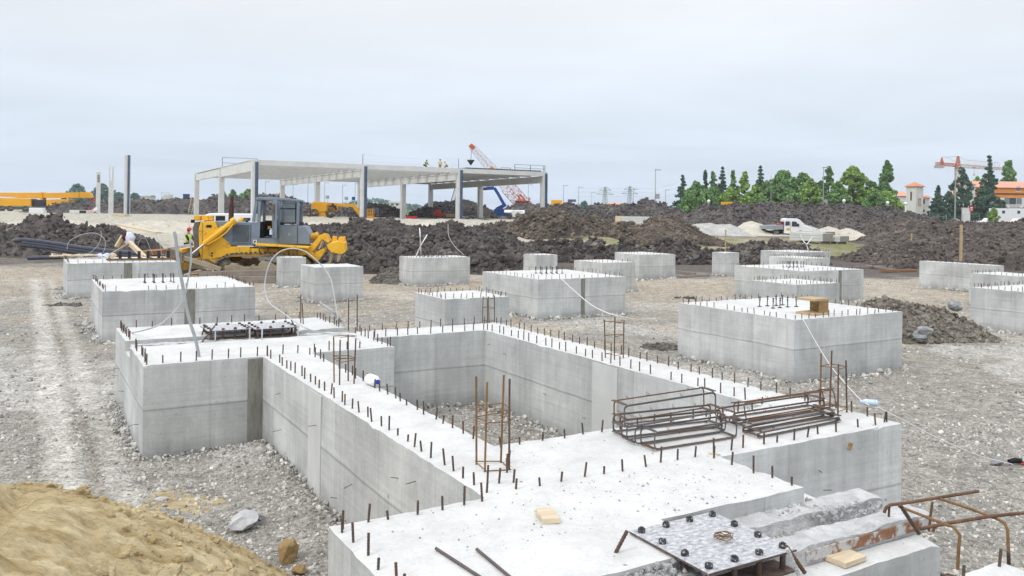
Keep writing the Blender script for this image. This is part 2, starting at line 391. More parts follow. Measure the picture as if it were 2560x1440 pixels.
# ---------------------------------------------------------------- ground: one sheet to the horizon
def H(X,Y):
    X=np.asarray(X,float);Y=np.asarray(Y,float)
    r=sstep(58,102,Y)*1.75
    r=r*(1-.5*sstep(4,24,X)*(1-sstep(98,135,Y)))
    r=r+.35*sstep(150,230,Y)
    n=.035*fbm(X*.5,Y*.5,3,5)+.012*fbm(X*3.1,Y*3.1,3,9)
    n=n*np.clip(2-np.abs(Y)/160,0.15,1)
    # sand bumps on the rising bank
    bank=sstep(64,76,Y)*(1-sstep(108,125,Y))*(1-sstep(8,20,X))
    n=n+bank*(.35*np.abs(fbm(X*.16,Y*.22,3,31))+.12*fbm(X*.7,Y*.9,3,33))
    u=X*U2[0]+Y*U2[1]; v=X*V2[0]+Y*V2[1]
    near=(Y<34)&(Y>2)
    n=n-near*(.035*np.exp(-((v-.74)/.05)**2)+.02*np.exp(-((v-.22)/.05)**2))*sstep(6,9,u)
    # gravel pushed up against the long wall and inside the pit corners
    n=n+.10*np.exp(-((v-2.75)/.5)**2)*sstep(6.5,8,u)*(1-sstep(11,11.6,u))*(v<2.8)
    # ground stays clear of the far distance so the horizon is level
    return r+n
ys=[-30.,-15,-6,-2,0]
y=1.0
while y<1150:
    ys.append(y); y+= .05+.0085*y if y<60 else .02*y
ys=np.array(ys); ss=np.concatenate([np.linspace(-3.2,-1.0,40)[:-1],np.linspace(-1.0,1.0,430),np.linspace(1.0,3.2,40)[1:]])
GX=ss[None,:]*(np.abs(ys)[:,None]*.78+5); GY=np.repeat(ys[:,None],len(ss),1)
GZ=H(GX,GY)
u=GX*U2[0]+GY*U2[1]; v=GX*V2[0]+GY*V2[1]
def mixc(a,b,t): return a*(1-t[...,None])+np.array(b)*t[...,None]
C=np.zeros(GX.shape+(3,))+np.array((.300,.284,.258))                       # grey gravel
n1=fbm(GX*.35,GY*.35,4,3); n2=fbm(GX*.9,GY*.9,4,8)
C=mixc(C,(.44,.425,.40),sstep(.1,.65,n1)*.8)                                 # paler crushed concrete
C=mixc(C,(.40,.33,.235),sstep(.25,.8,n2)*.55*sstep(14,24,GY))                 # tan clay showing through
C=mixc(C,(.42,.36,.28),sstep(24,36,GY)*(1-sstep(40,46,GY))*.6)
trk=np.exp(-((v-.44+.03*n1)/.22)**4)+.75*np.exp(-((v-.98+.03*n1)/.15)**4)
C=mixc(C,(.50,.48,.445),np.clip(trk,0,1)*(GY<36)*sstep(5,7,u)*.9)            # compacted pale wheel track
C=mixc(C,(.25,.21,.17),np.exp(-((v-.76+.03*n1)/.035)**2)*(GY<34)*.55*sstep(-.5,.5,n2))
C=mixc(C,(.105,.092,.085),sstep(42.5,46,GY+2*n1)*.9)                           # dark trafficked soil
C=mixc(C,(.20,.18,.155),sstep(44,47,GY)*(1-sstep(53,57,GY))*sstep(-16,-20,GX)*(.5+.5*n2)*.9)
sand=sstep(60,68,GY+6*n1-.05*GX)*(1-sstep(22,34,GX))
C=mixc(C,(.45,.425,.365),np.clip(sand,0,1))
gr=sstep(60,64,GY)*(1-sstep(86,92,GY))*sstep(1,6,GX)
C=mixc(C,(.25,.225,.12),gr*np.clip(.75+.4*n2,0,1)); C=mixc(C,(.16,.19,.06),gr*sstep(.1,.6,n2)*.7)
C=mixc(C,(.19,.165,.14),sstep(87,91,GY)*(1-sstep(96,100,GY))*sstep(14,20,GX)*.9)
C=mixc(C,(.12,.16,.05),sstep(185,215,GY+20*n1))
nr,nc=GX.shape; idx=np.arange(nr*nc).reshape(nr,nc)
fc=np.stack([idx[:-1,:-1],idx[:-1,1:],idx[1:,1:],idx[1:,:-1]],-1).reshape(-1,4)
gm=bpy.data.materials.new('ground_soil'); gm.use_nodes=True; nt=gm.node_tree; N=nt.nodes; L=nt.links
p=N['Principled BSDF']; p.inputs['Roughness'].default_value=.95; p.inputs['Specular IOR Level'].default_value=.1
at=N.new('ShaderNodeAttribute'); at.attribute_name='zone'; tc=N.new('ShaderNodeTexCoord')
vo=N.new('ShaderNodeTexVoronoi'); vo.inputs['Scale'].default_value=26; L.new(tc.outputs['Object'],vo.inputs[0])
vo2=N.new('ShaderNodeTexVoronoi'); vo2.inputs['Scale'].default_value=9; L.new(tc.outputs['Object'],vo2.inputs[0])
nz=N.new('ShaderNodeTexNoise'); nz.inputs['Scale'].default_value=2.2; nz.inputs['Detail'].default_value=10; nz.inputs['Roughness'].default_value=.72; L.new(tc.outputs['Object'],nz.inputs[0])
def rg(x,a,b,c,d):
    n=N.new('ShaderNodeMapRange'); L.new(x,n.inputs[0])
    for i,k in enumerate((a,b,c,d)): n.inputs[i+1].default_value=k
    return n.outputs[0]
sp=N.new('ShaderNodeSeparateColor'); L.new(vo.outputs['Color'],sp.inputs[0]); sp2=N.new('ShaderNodeSeparateColor'); L.new(vo2.outputs['Color'],sp2.inputs[0])
def mm(a,b,op='MULTIPLY'):
    n=N.new('ShaderNodeMath'); n.operation=op; L.new(a,n.inputs[0])
    if isinstance(b,(int,float)): n.inputs[1].default_value=b
    else: L.new(b,n.inputs[1])
    return n.outputs[0]
f=mm(mm(rg(sp.outputs[0],0,1,.72,1.3),rg(sp2.outputs[0],0,1,.86,1.14)),rg(nz.outputs['Fac'],.3,.7,.68,1.3))
mx=N.new('ShaderNodeMix'); mx.data_type='RGBA'; mx.blend_type='MULTIPLY'; mx.inputs[0].default_value=1; L.new(at.outputs['Color'],mx.inputs[6]); L.new(f,mx.inputs[7]); L.new(mx.outputs[2],p.inputs['Base Color'])
b=N.new('ShaderNodeBump'); b.inputs['Strength'].default_value=.9; b.inputs['Distance'].default_value=.035
hh=mm(mm(rg(vo.outputs['Distance'],0,.6,1,0),.5),nz.outputs['Fac'],'ADD'); L.new(hh,b.inputs['Height']); L.new(b.outputs[0],p.inputs['Normal'])
gme=np_mesh('ground',np.stack([GX,GY,GZ],-1).reshape(-1,3),fc,gm,True,C.reshape(-1,3))
tag(link('ground',gme),'pale gravel and soil ground of the building site','ground',kind='structure')
# ---------------------------------------------------------------- foundations
HB=1.2
def rect_body(us, vs, hfun, jit=.008, seed=1):
    """rectilinear concrete body in local (v->x, u->y) metres: top faces per cell, walls where the height changes"""
    nu,nv=len(us)-1,len(vs)-1
    h=[[hfun((us[i]+us[i+1])/2,(vs[j]+vs[j+1])/2) for j in range(nv)] for i in range(nu)]
    def hh(i,j): return h[i][j] if 0<=i<nu and 0<=j<nv else -.35
    V=[];idx={};Fs=[]
    def vert(i,j,z):
        k=(i,j,round(z,4))
        if k in idx: return idx[k]
        x,y=vs[j],us[i]; zz=z
        around=[hh(i-1,j-1),hh(i-1,j),hh(i,j-1),hh(i,j)]
        if z>.3:
            edge=max(around)-min(around)>.02
            q=random.random()
            if abs(z-max(around))<.03:
                if edge:
                    zz-=random.uniform(0,.007)+(.022*random.random() if q>.94 else 0)
                    x+=random.uniform(-jit,jit); y+=random.uniform(-jit,jit)
                else: zz+=random.uniform(-.004,.003)
        V.append((x,y,zz)); idx[k]=len(V)-1; return idx[k]
    def levels(a,b):
        n=max(1,int((b-a)/.33)); return [a+(b-a)*t/n for t in range(n+1)]
    for i in range(nu):
        for j in range(nv):
            z=h[i][j]
            if z>-.3: Fs.append((vert(i,j,z),vert(i,j+1,z),vert(i+1,j+1,z),vert(i+1,j,z)))
            for (di,dj,a,b) in ((-1,0,(i,j+1),(i,j)),(1,0,(i+1,j),(i+1,j+1)),(0,-1,(i,j),(i+1,j)),(0,1,(i+1,j+1),(i,j+1))):
                z2=hh(i+di,j+dj)
                if z2<z-.001:
                    lv=levels(max(z2,-.35),z)
                    for q in range(len(lv)-1):
                        Fs.append((vert(*b,lv[q]),vert(*a,lv[q]),vert(*a,lv[q+1]),vert(*b,lv[q+1])))
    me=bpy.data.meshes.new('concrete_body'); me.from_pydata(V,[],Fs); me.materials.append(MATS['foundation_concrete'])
    bm=bmesh.new(); bm.from_mesh(me); bmesh.ops.recalc_face_normals(bm,faces=bm.faces); bm.to_mesh(me); bm.free(); return me
def bar_mesh(h,r,mt='rebar',name='rebar'):
    m=MB(); m.cyl((0,0,-.1),(0,0,h),r,n=7)
    k=0; z=.012
    while z<h-.006:
        m.cyl((0,0,z),(0,0,z+.006),r*1.16,n=7,cap=True,smooth=False); z+=.018
    return m.mesh(name,MATS[mt])
BARS=[bar_mesh(h,.0078,mt) for h,mt in ((.10,'rebar'),(.115,'rebar'),(.128,'rebar'),(.075,'rebar'),(.09,'rebar'),(.11,'rebar_rust'),(.06,'rebar'))]
def simple_bar(h,r):
    m=MB(); m.cyl((0,0,-.1),(0,0,h),r,n=6); return m.mesh('rebar',MATS['rebar'])
BARS_FAR=[simple_bar(h,.0085) for h in (.08,.10,.115,.135)]
BOLT=MB(); BOLT.cyl((0,0,-.05),(0,0,.20),.011,n=8).cyl((0,0,.15),(0,0,.17),.023,n=6,smooth=False).box((0,0,.012),(.06,.06,.016)).cyl((0,0,.20),(0,0,.225),.024,n=6,smooth=False)
BOLT=BOLT.mesh('anchor_bolt',MATS['bolt_steel'])
def place_bar(root,x,y,far=False,name='rebar',me=None,z=HB):
    o=link(name,me or random.choice(BARS_FAR if far else BARS),root,(x,y,z),(random.gauss(0,.06),random.gauss(0,.06),random.uniform(0,6)))
    return o
def edge_pts(a,b,step=.2,jit=.025,skip=.06):
    a,b=Vector((a[0],a[1],0)),Vector((b[0],b[1],0)); L_=(b-a).length; n=max(2,int(round(L_/step))+1); out=[]
    for i in range(n):
        if random.random()<skip: continue
        t=min(1,max(0,(i+random.uniform(-.12,.12))/(n-1))); out.append(a.lerp(b,t)+Vector((random.uniform(-jit,jit),random.uniform(-jit,jit),0)))
    return out
def grid(a,b,step=.11): return list(np.linspace(a,b,max(2,int(round((b-a)/step))+1)))
def block(label,u0,v0,lu,lv,bars=True,step=.22,bolts=None,strip=None,group='square concrete footings standing on the gravel',hf=None,top=HB,loc_z=0,fine=.13):
    """local x runs along v, local y along u; origin at the near corner"""
    FOOT.append((u0,v0,lu,lv)); t=thing('concrete_footing',label,'footing',UV(u0,v0,loc_z),-AU if False else 0,group)
    t.rotation_euler=(0,0,math.atan2(V2[1],V2[0]))
    me=rect_body(grid(0,lu,fine),grid(0,lv,fine),hf or (lambda a,b:top))
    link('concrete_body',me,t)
    if bars:
        e=.06
        for a,b in (((e,e),(lv-e,e)),((e,lu-e),(lv-e,lu-e)),((e,e+.2),(e,lu-e-.2)),((lv-e,e+.2),(lv-e,lu-e-.2))):
            for p in edge_pts(a,b,step):
                if hf is None or hf(p.y,p.x)>1.15: place_bar(t,p.x,p.y,True,z=top)
    if bolts:
        bx,by,nx,ny,sx_,sy_=bolts
        for i in range(nx):
            for j in range(ny):
                o=link('anchor_bolt',BOLT,t,(bx+i*sx_+random.uniform(-.02,.02),by+j*sy_+random.uniform(-.02,.02),top),(random.uniform(-.06,.06),random.uniform(-.06,.06),0))
    if strip:
        for (fx,w) in strip:
            m=MB(); m.box((fx,-.004,.57),(w,.012,1.22)); m.build('formwork_strip',MATS['formwork_strip'],t)
    return t
FOOT=[]
G3='square concrete footings standing on the gravel'
block('long footing at far left carrying timber debris, left of the bulldozer blade',32.44,1.3,3.6,3.6,step=.25,strip=[(1.9,.26)])
block('large footing with anchor bolts in the left, in front of the far-left one',21.65,1.6,3.7,3.5,bolts=(1.15,1.9,4,2,.22,.3),strip=[(1.93,.24)])
block('small upright pedestal footing in front of the bulldozer tracks',33.87,9.05,.93,.96,step=.3)
block('cube footing without bars right of the bulldozer, under the grey hose arch',27.9,8.56,1.72,1.72,bars=False)
block('footing with two white pipes rising from it before the dark soil bank',32.2,14.0,1.4,2.7,step=.16,bolts=(.7,.5,6,2,.22,.3))
block('small low footing just behind the pit wall and its far rebar cage',17.0,8.2,1.66,1.68,step=.17)
block('large middle footing with a cluster of anchor bolts and white cord on its edge',20.9,13.1,3.45,3.25,bolts=(1.2,1.7,5,2,.2,.35),strip=[(1.62,.14)],step=.24)
block('small pedestal footing behind the middle bolt footing against dark soil',32.7,20.4,1.15,1.15,step=.25)
block('footing half hidden behind the right corner of the middle bolt footing',26.9,19.85,1.95,1.68,step=.25)
block('stepped footing with a notched left side and a clear horizontal joint',31.5,25.45,2.45,2.25,hf=lambda a,b:1.2 if not (a>1.75 and b<.35) else -.35,step=.22)
block('small pedestal footing with an orange wooden stake behind it',31.8,31.3,.92,1.02,bars=False)
block('wide footing with a bolt cluster right of the pedestal, behind a smaller one',20.5,24.0,3.35,3.28,bolts=(1.1,1.6,5,2,.2,.32),strip=[(1.95,.17)],step=.24)
block('low footing with bristling bars directly in front of the wide bolt footing',16.6,19.15,1.75,1.85,step=.14)
block('farthest right footing with forked white pipes on top',31.0,35.7,2.5,2.7,step=.16)
block('footing in front of the one with the forked pipes',26.5,31.05,2.1,1.75,step=.15)
block('big footing at right carrying the plywood box and a cluster of anchor bolts',11.06,12.71,3.27,3.28,bolts=(1.1,1.55,4,2,.24,.34),step=.2,fine=.11)
block('thin footing at far right, against the field of dark soil',20.0,35.08,3.45,.6,step=.25)
q=toUV(atz(2424,682,HB)); block('middle one of three footings overlapping at the right picture edge',q[0]-1.75,q[1],1.75,1.75,step=.2)
q=toUV(atz(2427,718,HB)); block('nearest footing cut by the right picture edge beyond the rubble mound',q[0]-3.4,q[1],3.4,3.3,step=.17)
q=toUV(atz(2498,1402,HB)); block('corner of a footing in the bottom right picture corner',q[0]-1.7,q[1]-1.75,1.7,1.75,step=.3,fine=.1)
# --- the big foundation with the pit
ROT=math.atan2(V2[1],V2[0])
F0=thing('pit_foundation','large white-topped concrete foundation in front, with pit, long walls and end blocks','foundation',(0,0,0),ROT)
SL=(4.22,3.42)                       # slot in the near cap
SLW=(13.62,12.98)                    # slot in the far wing
def fh(u,v):
    inn=lambda a,b,c,d: a<=u<=b and c<=v<=d
    if inn(11.42,15.1,1.32,4.70):
        if 12.98<u<13.62: return 1.04
        return HB
    if inn(4.22,5.12,1.68,4.98) or inn(3.72,5.12,1.68,3.62): return HB
    if inn(3.40,5.08,1.68,5.36): return 1.0
    if inn(5.1,11.5,2.80,3.48): return HB
    if inn(12.34,13.12,4.6,7.36): return HB
    if inn(5.08,13.12,6.70,7.36): return HB
    if inn(5.08,6.22,2.80,7.36): return HB
    return -.35
def cuts(lines,a,b,step):
    P=sorted(set([a,b]+lines)); out=[]
    for p,q in zip(P[:-1],P[1:]): out+=list(np.linspace(p,q,max(1,int(round((q-p)/step)))+1))[:-1]
    return out+[P[-1]]
us=cuts([3.4,3.72,4.22,5.08,5.1,5.12,6.22,11.42,11.5,12.34,12.98,13.12,13.62,15.1],3.4,15.1,.1)
vs=cuts([1.32,1.68,2.80,3.48,3.62,4.6,4.70,4.98,5.36,6.70,7.36],1.32,7.36,.1)
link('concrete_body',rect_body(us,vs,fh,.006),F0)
for (vv,uu,w,zz) in ((2.70,11.405,.19,1.22),):
    MB().box((vv,uu,.58),(w,.03,1.2)).build('formwork_strip',MATS['formwork_strip'],F0)
for (x0,y0,sx_,sy_) in ((2.795,9.05,.012,.45),):
    MB().box((x0,y0,.57),(sx_,sy_,1.2)).build('form_panel',MATS['form_panel'],F0)
MB().box((6.697,8.98,.57),(.012,.55,1.2)).build('form_panel',MATS['form_panel'],F0)
rows=[((1.38,11.48),(2.75,11.48),.185),((2.85,11.5),(4.64,11.48),.22),((1.38,11.6),(1.38,12.9),.16),((1.38,13.7),(1.38,15.0),.13),((1.4,15.03),(4.6,15.03),.24),((4.64,11.5),(4.64,12.9),.2),((4.64,13.7),(4.64,15),.2),
 ((2.87,5.2),(2.87,11.4),.19),((3.42,6.3),(3.42,11.3),.2),((4.75,12.4),(6.7,12.4),.19),((4.75,13.06),(7.3,13.06),.22),((6.76,6.3),(6.76,12.4),.2),((7.3,5.2),(7.3,13.05),.2),
 ((3.5,6.16),(6.7,6.16),.22),((2.9,5.17),(7.25,5.17),.19),((1.74,5.06),(2.75,5.06),.17),((1.74,3.8),(1.74,5.0),.19),((4.92,4.3),(4.92,5.06),.2),((3.2,5.55),(3.35,5.75),.12),((2.95,5.4),(3.15,5.3),.1)]
P=[]
for a,b,st in rows: P+=edge_pts(a,b,st,.02,.05)
def w2(p): return UV(p.y,p.x,HB)
P=[p for p in P if not (p.x>4.0 and False)]
P.sort(key=lambda p:w2(p).length)
for p in P[:100]: place_bar(F0,p.x,p.y)
far=MB()
for p in P[100:]:
    h=random.uniform(.09,.135); tx,ty=random.uniform(-.006,.006),random.uniform(-.006,.006)
    far.cyl((p.x,p.y,1.1),(p.x+tx,p.y+ty,HB+h),.0085,n=6)
tag(far.build('starter_bars',MATS['rebar'],F0),kind='stuff')
# wire ties and nail ends sticking out of the faces
for i in range(26):
    k=i%4; m=MB(); z=random.uniform(.15,1.0); L_=random.uniform(.05,.11); dz=random.uniform(-.02,.03)
    if k==0: x=random.uniform(1.5,2.6); continue_=True; a=Vector((2.80,random.uniform(6,11.2),z)); b=a+Vector((-L_,random.uniform(-.03,.03),dz))
    elif k==1: a=Vector((1.32,random.uniform(11.6,15),z)); b=a+Vector((-L_,random.uniform(-.03,.03),dz))
    elif k==2: a=Vector((6.70,random.uniform(7.5,12.2),z)); b=a+Vector((-L_*.6,random.uniform(-.02,.02),dz))
    else: a=Vector((random.uniform(5.2,7.2),5.08,z)); b=a+Vector((random.uniform(-.03,.03),-L_*.7,dz))
    m.tube([a-(b-a)*.3,(a+b)/2,b],.0035,5).build('wire_end',MATS['rebar'],F0)
# upright rebar cages cast into the walls
def cage(px,py,h,w=.2,rings=(.02,.36,.62),lean=0,m='rebar_rust'):
    q=toUV(atz(px,py,HB)); cx,cy=q[1],q[0]
    c=link('rebar_cage',None,F0,(cx,cy,HB),(0,0,random.uniform(-.25,.25)))
    k=w/2; tops=[]
    for (sx_,sy_) in ((-1,-1),(1,-1),(1,1),(-1,1)):
        hh_=h*random.uniform(.84,1.04); dx,dy=random.uniform(-.02,.02)-sx_*lean,random.uniform(-.02,.02)
        MB().cyl((sx_*k,sy_*k,-.1),(sx_*k+dx,sy_*k+dy,hh_),.0085,n=7).build('vertical_bar',MATS[random.choice(('rebar_rust','rebar','rebar_ochre'))],c)
        tops.append((sx_*k,sy_*k,dx,dy))
    for r in rings:
        z=h*r; pts=[]
        for a_ in tops: pts.append((a_[0]*1.08+a_[2]*r,a_[1]*1.08+a_[3]*r,z+random.uniform(-.012,.012)))
        mm_=MB(); pp=[Vector(p) for p in pts]; pp.append(pp[0]+Vector((.0,.02,.012)))
        full=[]
        for a_,b_ in zip(pp[:-1],pp[1:]): full+=[a_,a_.lerp(b_,.5)]
        full.append(pp[-1]); mm_.tube(full,.0045,5).build('tie_hoop',MATS['rebar_ochre'],c)
    return c
cage(1232,1168,.70,.2,(.02,.55,.66)); cage(860,958,.60,.17,(.45,.5,.9)); cage(1221,803,.5,.16,(.03,.5,.85),.01)
cage(1536,895,.58,.17,(.1,.55,.85)); cage(2084,1030,.60,.19,(.08,.78))
# tall single bars at the right end of the far wing
for (px,py,h) in ((752,808,.5),(759,810,.36),(871,812,.45),(893,818,.55)):
    q=toUV(atz(px,py,HB)); MB().cyl((q[1],q[0],HB-.1),(q[1]+random.uniform(-.03,.03),q[0],HB+h),.0095,n=7).build('tall_bar',MATS['rebar'],F0)
# ---------------------------------------------------------------- soil heaps, rubble, sand
mat('soil_black',(.062,.056,.056),.95,col2=(.15,.132,.122),scale=.9,bump=.9,bscale=7,spec=.15,island=.4,detail=9,spots=((.225,.20,.175),.7,.56,.16))
mat('soil_brown',(.105,.087,.073),.95,col2=(.20,.168,.138),scale=.8,bump=.8,bscale=7,spec=.1,island=.4,detail=9,spots=((.07,.062,.058),.45,.54,.12))
mat('soil_far',(.07,.064,.067),.95,col2=(.145,.13,.125),scale=.35,bump=1,bscale=2.2,spec=.1,island=.4,detail=9,spots=((.22,.20,.185),.3,.58,.14))
mat('soil_field',(.075,.065,.061),.95,col2=(.165,.14,.125),scale=.5,bump=.9,bscale=5,spec=.1,island=.45,detail=9,spots=((.24,.205,.17),.42,.56,.15))
mat('sand_pale',(.46,.43,.36),.95,col2=(.58,.55,.48),scale=1.1,bump=.4,bscale=6,spec=.1)
mat('sand_grey',(.34,.34,.33),.95,col2=(.50,.50,.48),scale=1.2,bump=.5,bscale=6,spec=.1)
mat('rubble_soil',(.15,.135,.115),.95,col2=(.27,.245,.21),scale=2.2,bump=.8,bscale=14,spec=.1,island=.4)
mat('gravel_brown',(.13,.12,.11),.95,col2=(.22,.205,.185),scale=2.5,bump=.8,bscale=16,spec=.1,island=.4)
def heap(name,label,cat,prof,Y,front,back,base,mt,lump=(1.0,.5),amp=.25,clods=600,csize=(.06,.25),group=None,res=None,smooth=1.15,fill=None,flat=(1,.85,.7),seed=0,xf=None):
    P=[aty(px,py,Y) for px,py in prof]
    xs=np.array([p.x for p in P]); zs=np.array([p.z for p in P])
    x0=float(xs.mean()); res=res or max(.09,Y*.0022)
    pad=min(.6,.12*(xs[-1]-xs[0])); X=np.arange(xs[0]-pad,xs[-1]+pad+res,res); Yl=np.arange(-front*1.75,back*1.25,res)
    GX,GYl=np.meshgrid(X,Yl)
    rid=np.interp(GX,xs,zs)-base-amp*.75
    wob=.16*front*fbm(GX*.12+seed*3.7,GX*0+seed,3,seed)
    tt=np.where(GYl<0,-GYl/(front*.95+wob*.5),GYl/back)
    tt=np.clip(tt+.10*fbm(GX*.35,GYl*.35,3,seed+5),0,1.2)
    h=rid*np.clip(1-tt,0,1)**(1/smooth if smooth<1 else 1)*1.0 if smooth<=1 else rid*(1-np.clip(tt,0,1)**smooth)
    endx=np.clip(np.minimum(GX-X[0],X[-1]-GX)/min(.8,.18*(X[-1]-X[0])),0,1)
    m=np.clip(h/min(.25,.5*float(rid.max())+.02),0,1)*endx
    lumps=0
    for k,s in enumerate(lump):
        wx=GX+.45*s*fbm(GX/s*1.3,GYl/s*1.3,3,seed+61+k); wy=GYl+.45*s*fbm(GX/s*1.3+9,GYl/s*1.3,3,seed+71+k)
        w=worley(wx/s+seed*11.3,wy/s+k*5.1,seed+k*3); lumps=lumps+amp*1.15*(s/lump[0])**.8*np.clip(1-1.05*w,0,1)**.75
    lumps=lumps+amp*.55*fbm(GX/lump[0]*1.7,GYl/lump[0]*1.7,4,seed+40)-amp*.35*np.abs(fbm(GX/lump[0]*3.1,GYl/lump[0]*3.1,3,seed+45))
    Z=h*endx+lumps*(.12+.88*m)*np.clip((1.15-tt)*5,0,1)-.12
    Z=np.where(tt>1.0,np.minimum(Z,-.12)-.6*np.clip(tt-1.0,0,1),Z); Z=np.where((GX<X[0]+pad*.5)|(GX>X[-1]-pad*.5),np.minimum(Z,-.2),Z)
    nr,nc=GX.shape; idx=np.arange(nr*nc).reshape(nr,nc)
    fc=np.stack([idx[:-1,:-1],idx[:-1,1:],idx[1:,1:],idx[1:,:-1]],-1).reshape(-1,4)
    keep=(tt.ravel()[fc].min(1)<1.12); fc=fc[keep]
    tri=np.concatenate([fc[:,[0,1,2]],fc[:,[0,2,3]]])
    V=np.stack([GX-x0,GYl,Z],-1).reshape(-1,3)
    if clods:
        clods=int(clods*1.9); csize=(csize[0]*.5,csize[1]*.62)
        ok=np.argwhere((Z>.0)&(tt<1)); 
        w=1.0/(1+np.clip(GYl[ok[:,0],0],0,None)*2); w/=w.sum()
        pick=ok[RNG.choice(len(ok),clods,p=w)]
        sz=csize[0]*(csize[1]/csize[0])**(RNG.random(clods)**2.6)
        pos=np.stack([X[pick[:,1]]-x0+RNG.uniform(-res,res,clods),Yl[pick[:,0]]+RNG.uniform(-res,res,clods),Z[pick[:,0],pick[:,1]]+sz*.1],-1)
        sv,sf=stones(pos,sz,ICO1,flat,.3)
        tri=np.concatenate([tri,sf+len(V)]); V=np.concatenate([V,sv])
    me=np_mesh(name,V,tri,MATS[mt],False)
    o=link(name,me,None,(x0,Y,base)); return tag(o,label,cat,group)
GH='dark soil heaps around the site'
heap('soil_heap','low heap of dark soil clods at the left edge, before the pale sand','soil heap',
 [(-90,560),(-40,558),(0,562),(45,572),(67,556),(86,549),(105,557),(125,543),(160,557),(190,567),(220,564),(232,575),(257,577),(280,569),(305,582),(334,592),(350,612)],56,5.4,5,.05,'soil_black',(1.1,.5,.24),.38,2600,(.05,.38),GH,seed=1)
heap('soil_heap','long dark soil bank behind the bulldozer, in front of the building columns','soil heap',
 [(700,575),(730,570),(763,568),(785,567),(810,560),(830,556),(835,563),(852,561),(867,566),(881,557),(892,544),(905,543),(918,551),(933,553),(944,550),(963,547),(979,551),(992,559),(1007,564),(1038,574),(1075,579),(1096,567),(1131,555),(1144,567),(1167,578),(1189,573),(1240,582),(1290,590)],64,8,5,.25,'soil_black',(1.2,.55,.26),.34,3600,(.06,.34),GH,seed=2,smooth=1.3)
heap('soil_heap','bank of big dark clods right behind the footing with two white pipes','soil heap',
 [(845,614),(870,602),(905,597),(950,603),(1000,598),(1050,604),(1085,600),(1120,597),(1160,604),(1200,605),(1245,611),(1290,612),(1330,622),(1350,630)],47.5,6.5,4.5,0,'soil_black',(1.3,.6,.3),.36,3000,(.06,.5),GH,seed=3,smooth=1.3)
heap('soil_heap','jagged row of dark clods behind the stepped footing, before the grass strip','soil heap',
 [(1310,616),(1345,612),(1385,612),(1426,616),(1442,602),(1451,616),(1461,616),(1490,597),(1504,607),(1518,618),(1546,621),(1556,600),(1564,609),(1575,602),(1584,614),(1612,621),(1627,614),(1655,604),(1667,602),(1695,607),(1719,616),(1749,630),(1780,634)],56,4.2,2.6,0,'soil_black',(1.1,.5,.25),.34,2600,(.06,.45),GH,seed=4)
heap('soil_heap','low row of dark clods behind the pedestal and the wide bolt footing','soil heap',
 [(1765,634),(1800,630),(1825,628),(1849,616),(1872,611),(1896,618),(1919,621),(1941,601),(1955,607),(1985,612),(2010,622),(2022,626)],57,3.6,2.4,0,'soil_black',(1.0,.5,.25),.32,1300,(.06,.4),GH,seed=5)
heap('soil_heap','tall brown soil mound right of the building front, hiding its last column base','soil heap',
 [(1150,600),(1189,574),(1233,566),(1282,561),(1291,550),(1322,535),(1344,528),(1378,525),(1392,530),(1400,536),(1418,550),(1435,546),(1471,551),(1494,557),(1542,558),(1590,572),(1640,592)],84,8,6,.35,'soil_brown',(1.7,.8,.35),.5,3600,(.09,.5),GH,seed=6,smooth=1.25)
heap('soil_heap','smooth cone of brown soil with pale flank behind the grass strip','soil heap',
 [(1530,592),(1570,578),(1605,561),(1624,547),(1641,540),(1672,537),(1693,544),(1714,557),(1742,576),(1768,592),(1800,600)],80,7,5,.35,'soil_brown',(1.2,.5,.25),.22,3600,(.07,.28),GH,seed=7)
heap('soil_heap','dark far soil heap with yellow machine roof showing over it','soil heap',
 [(1362,530),(1375,514),(1400,510),(1422,505),(1440,513),(1451,524),(1462,536)],128,10,8,1.4,'soil_far',(1.6,.7),.4,900,(.12,.4),GH,seed=8)
heap('soil_heap','wide dark soil ridge below the two lattice pylons, behind the concrete panel stack','soil heap',
 [(1445,540),(1470,524),(1490,515),(1506,511),(1542,510),(1565,506),(1589,510),(1600,503),(1612,500),(1648,504),(1671,513),(1690,523),(1707,534),(1725,545)],122,11,9,1.1,'soil_far',(1.8,.8),.5,2200,(.12,.45),GH,seed=9)
heap('soil_heap','long dark soil ridge under the green trees behind the white truck','soil heap',
 [(1690,556),(1712,544),(1738,532),(1764,518),(1801,514),(1872,514),(1930,511),(1960,511),(1997,507),(2035,515),(2065,512),(2100,516),(2125,520),(2150,522),(2170,530),(2195,523),(2217,518),(2227,527),(2260,533),(2300,540)],112,11,9,.9,'soil_far',(1.8,.8,.4),.5,4200,(.12,.5),GH,seed=10,smooth=1.3)
heap('soil_heap','far dark soil heap behind the three free standing columns','soil heap',
 [(160,528),(182,508),(215,509),(252,507),(285,511),(325,508),(350,499),(375,498),(390,505),(412,501),(450,498),(475,496),(512,502),(525,494),(550,491),(600,496),(625,493),(650,500),(670,515)],172,14,10,2.0,'soil_far',(2.2,1.0),.6,2200,(.15,.55),GH,seed=11)
heap('soil_heap','peaked far dark heap seen behind the bulldozer cab','soil heap',
 [(615,520),(643,489),(660,486),(677,484),(700,488),(720,494),(741,499),(752,506),(768,511),(800,516),(845,518),(867,519),(900,524),(925,530)],165,13,10,1.9,'soil_far',(2.2,1.0),.6,1800,(.15,.55),GH,seed=12)
heap('soil_heap','small far dark heap with green meadow on its right, between building columns','soil heap',
 [(890,528),(918,512),(944,511),(967,511),(989,519),(1004,530),(1012,536)],160,9,8,1.8,'soil_far',(1.8,.8),.5,700,(.15,.5),GH,seed=13)
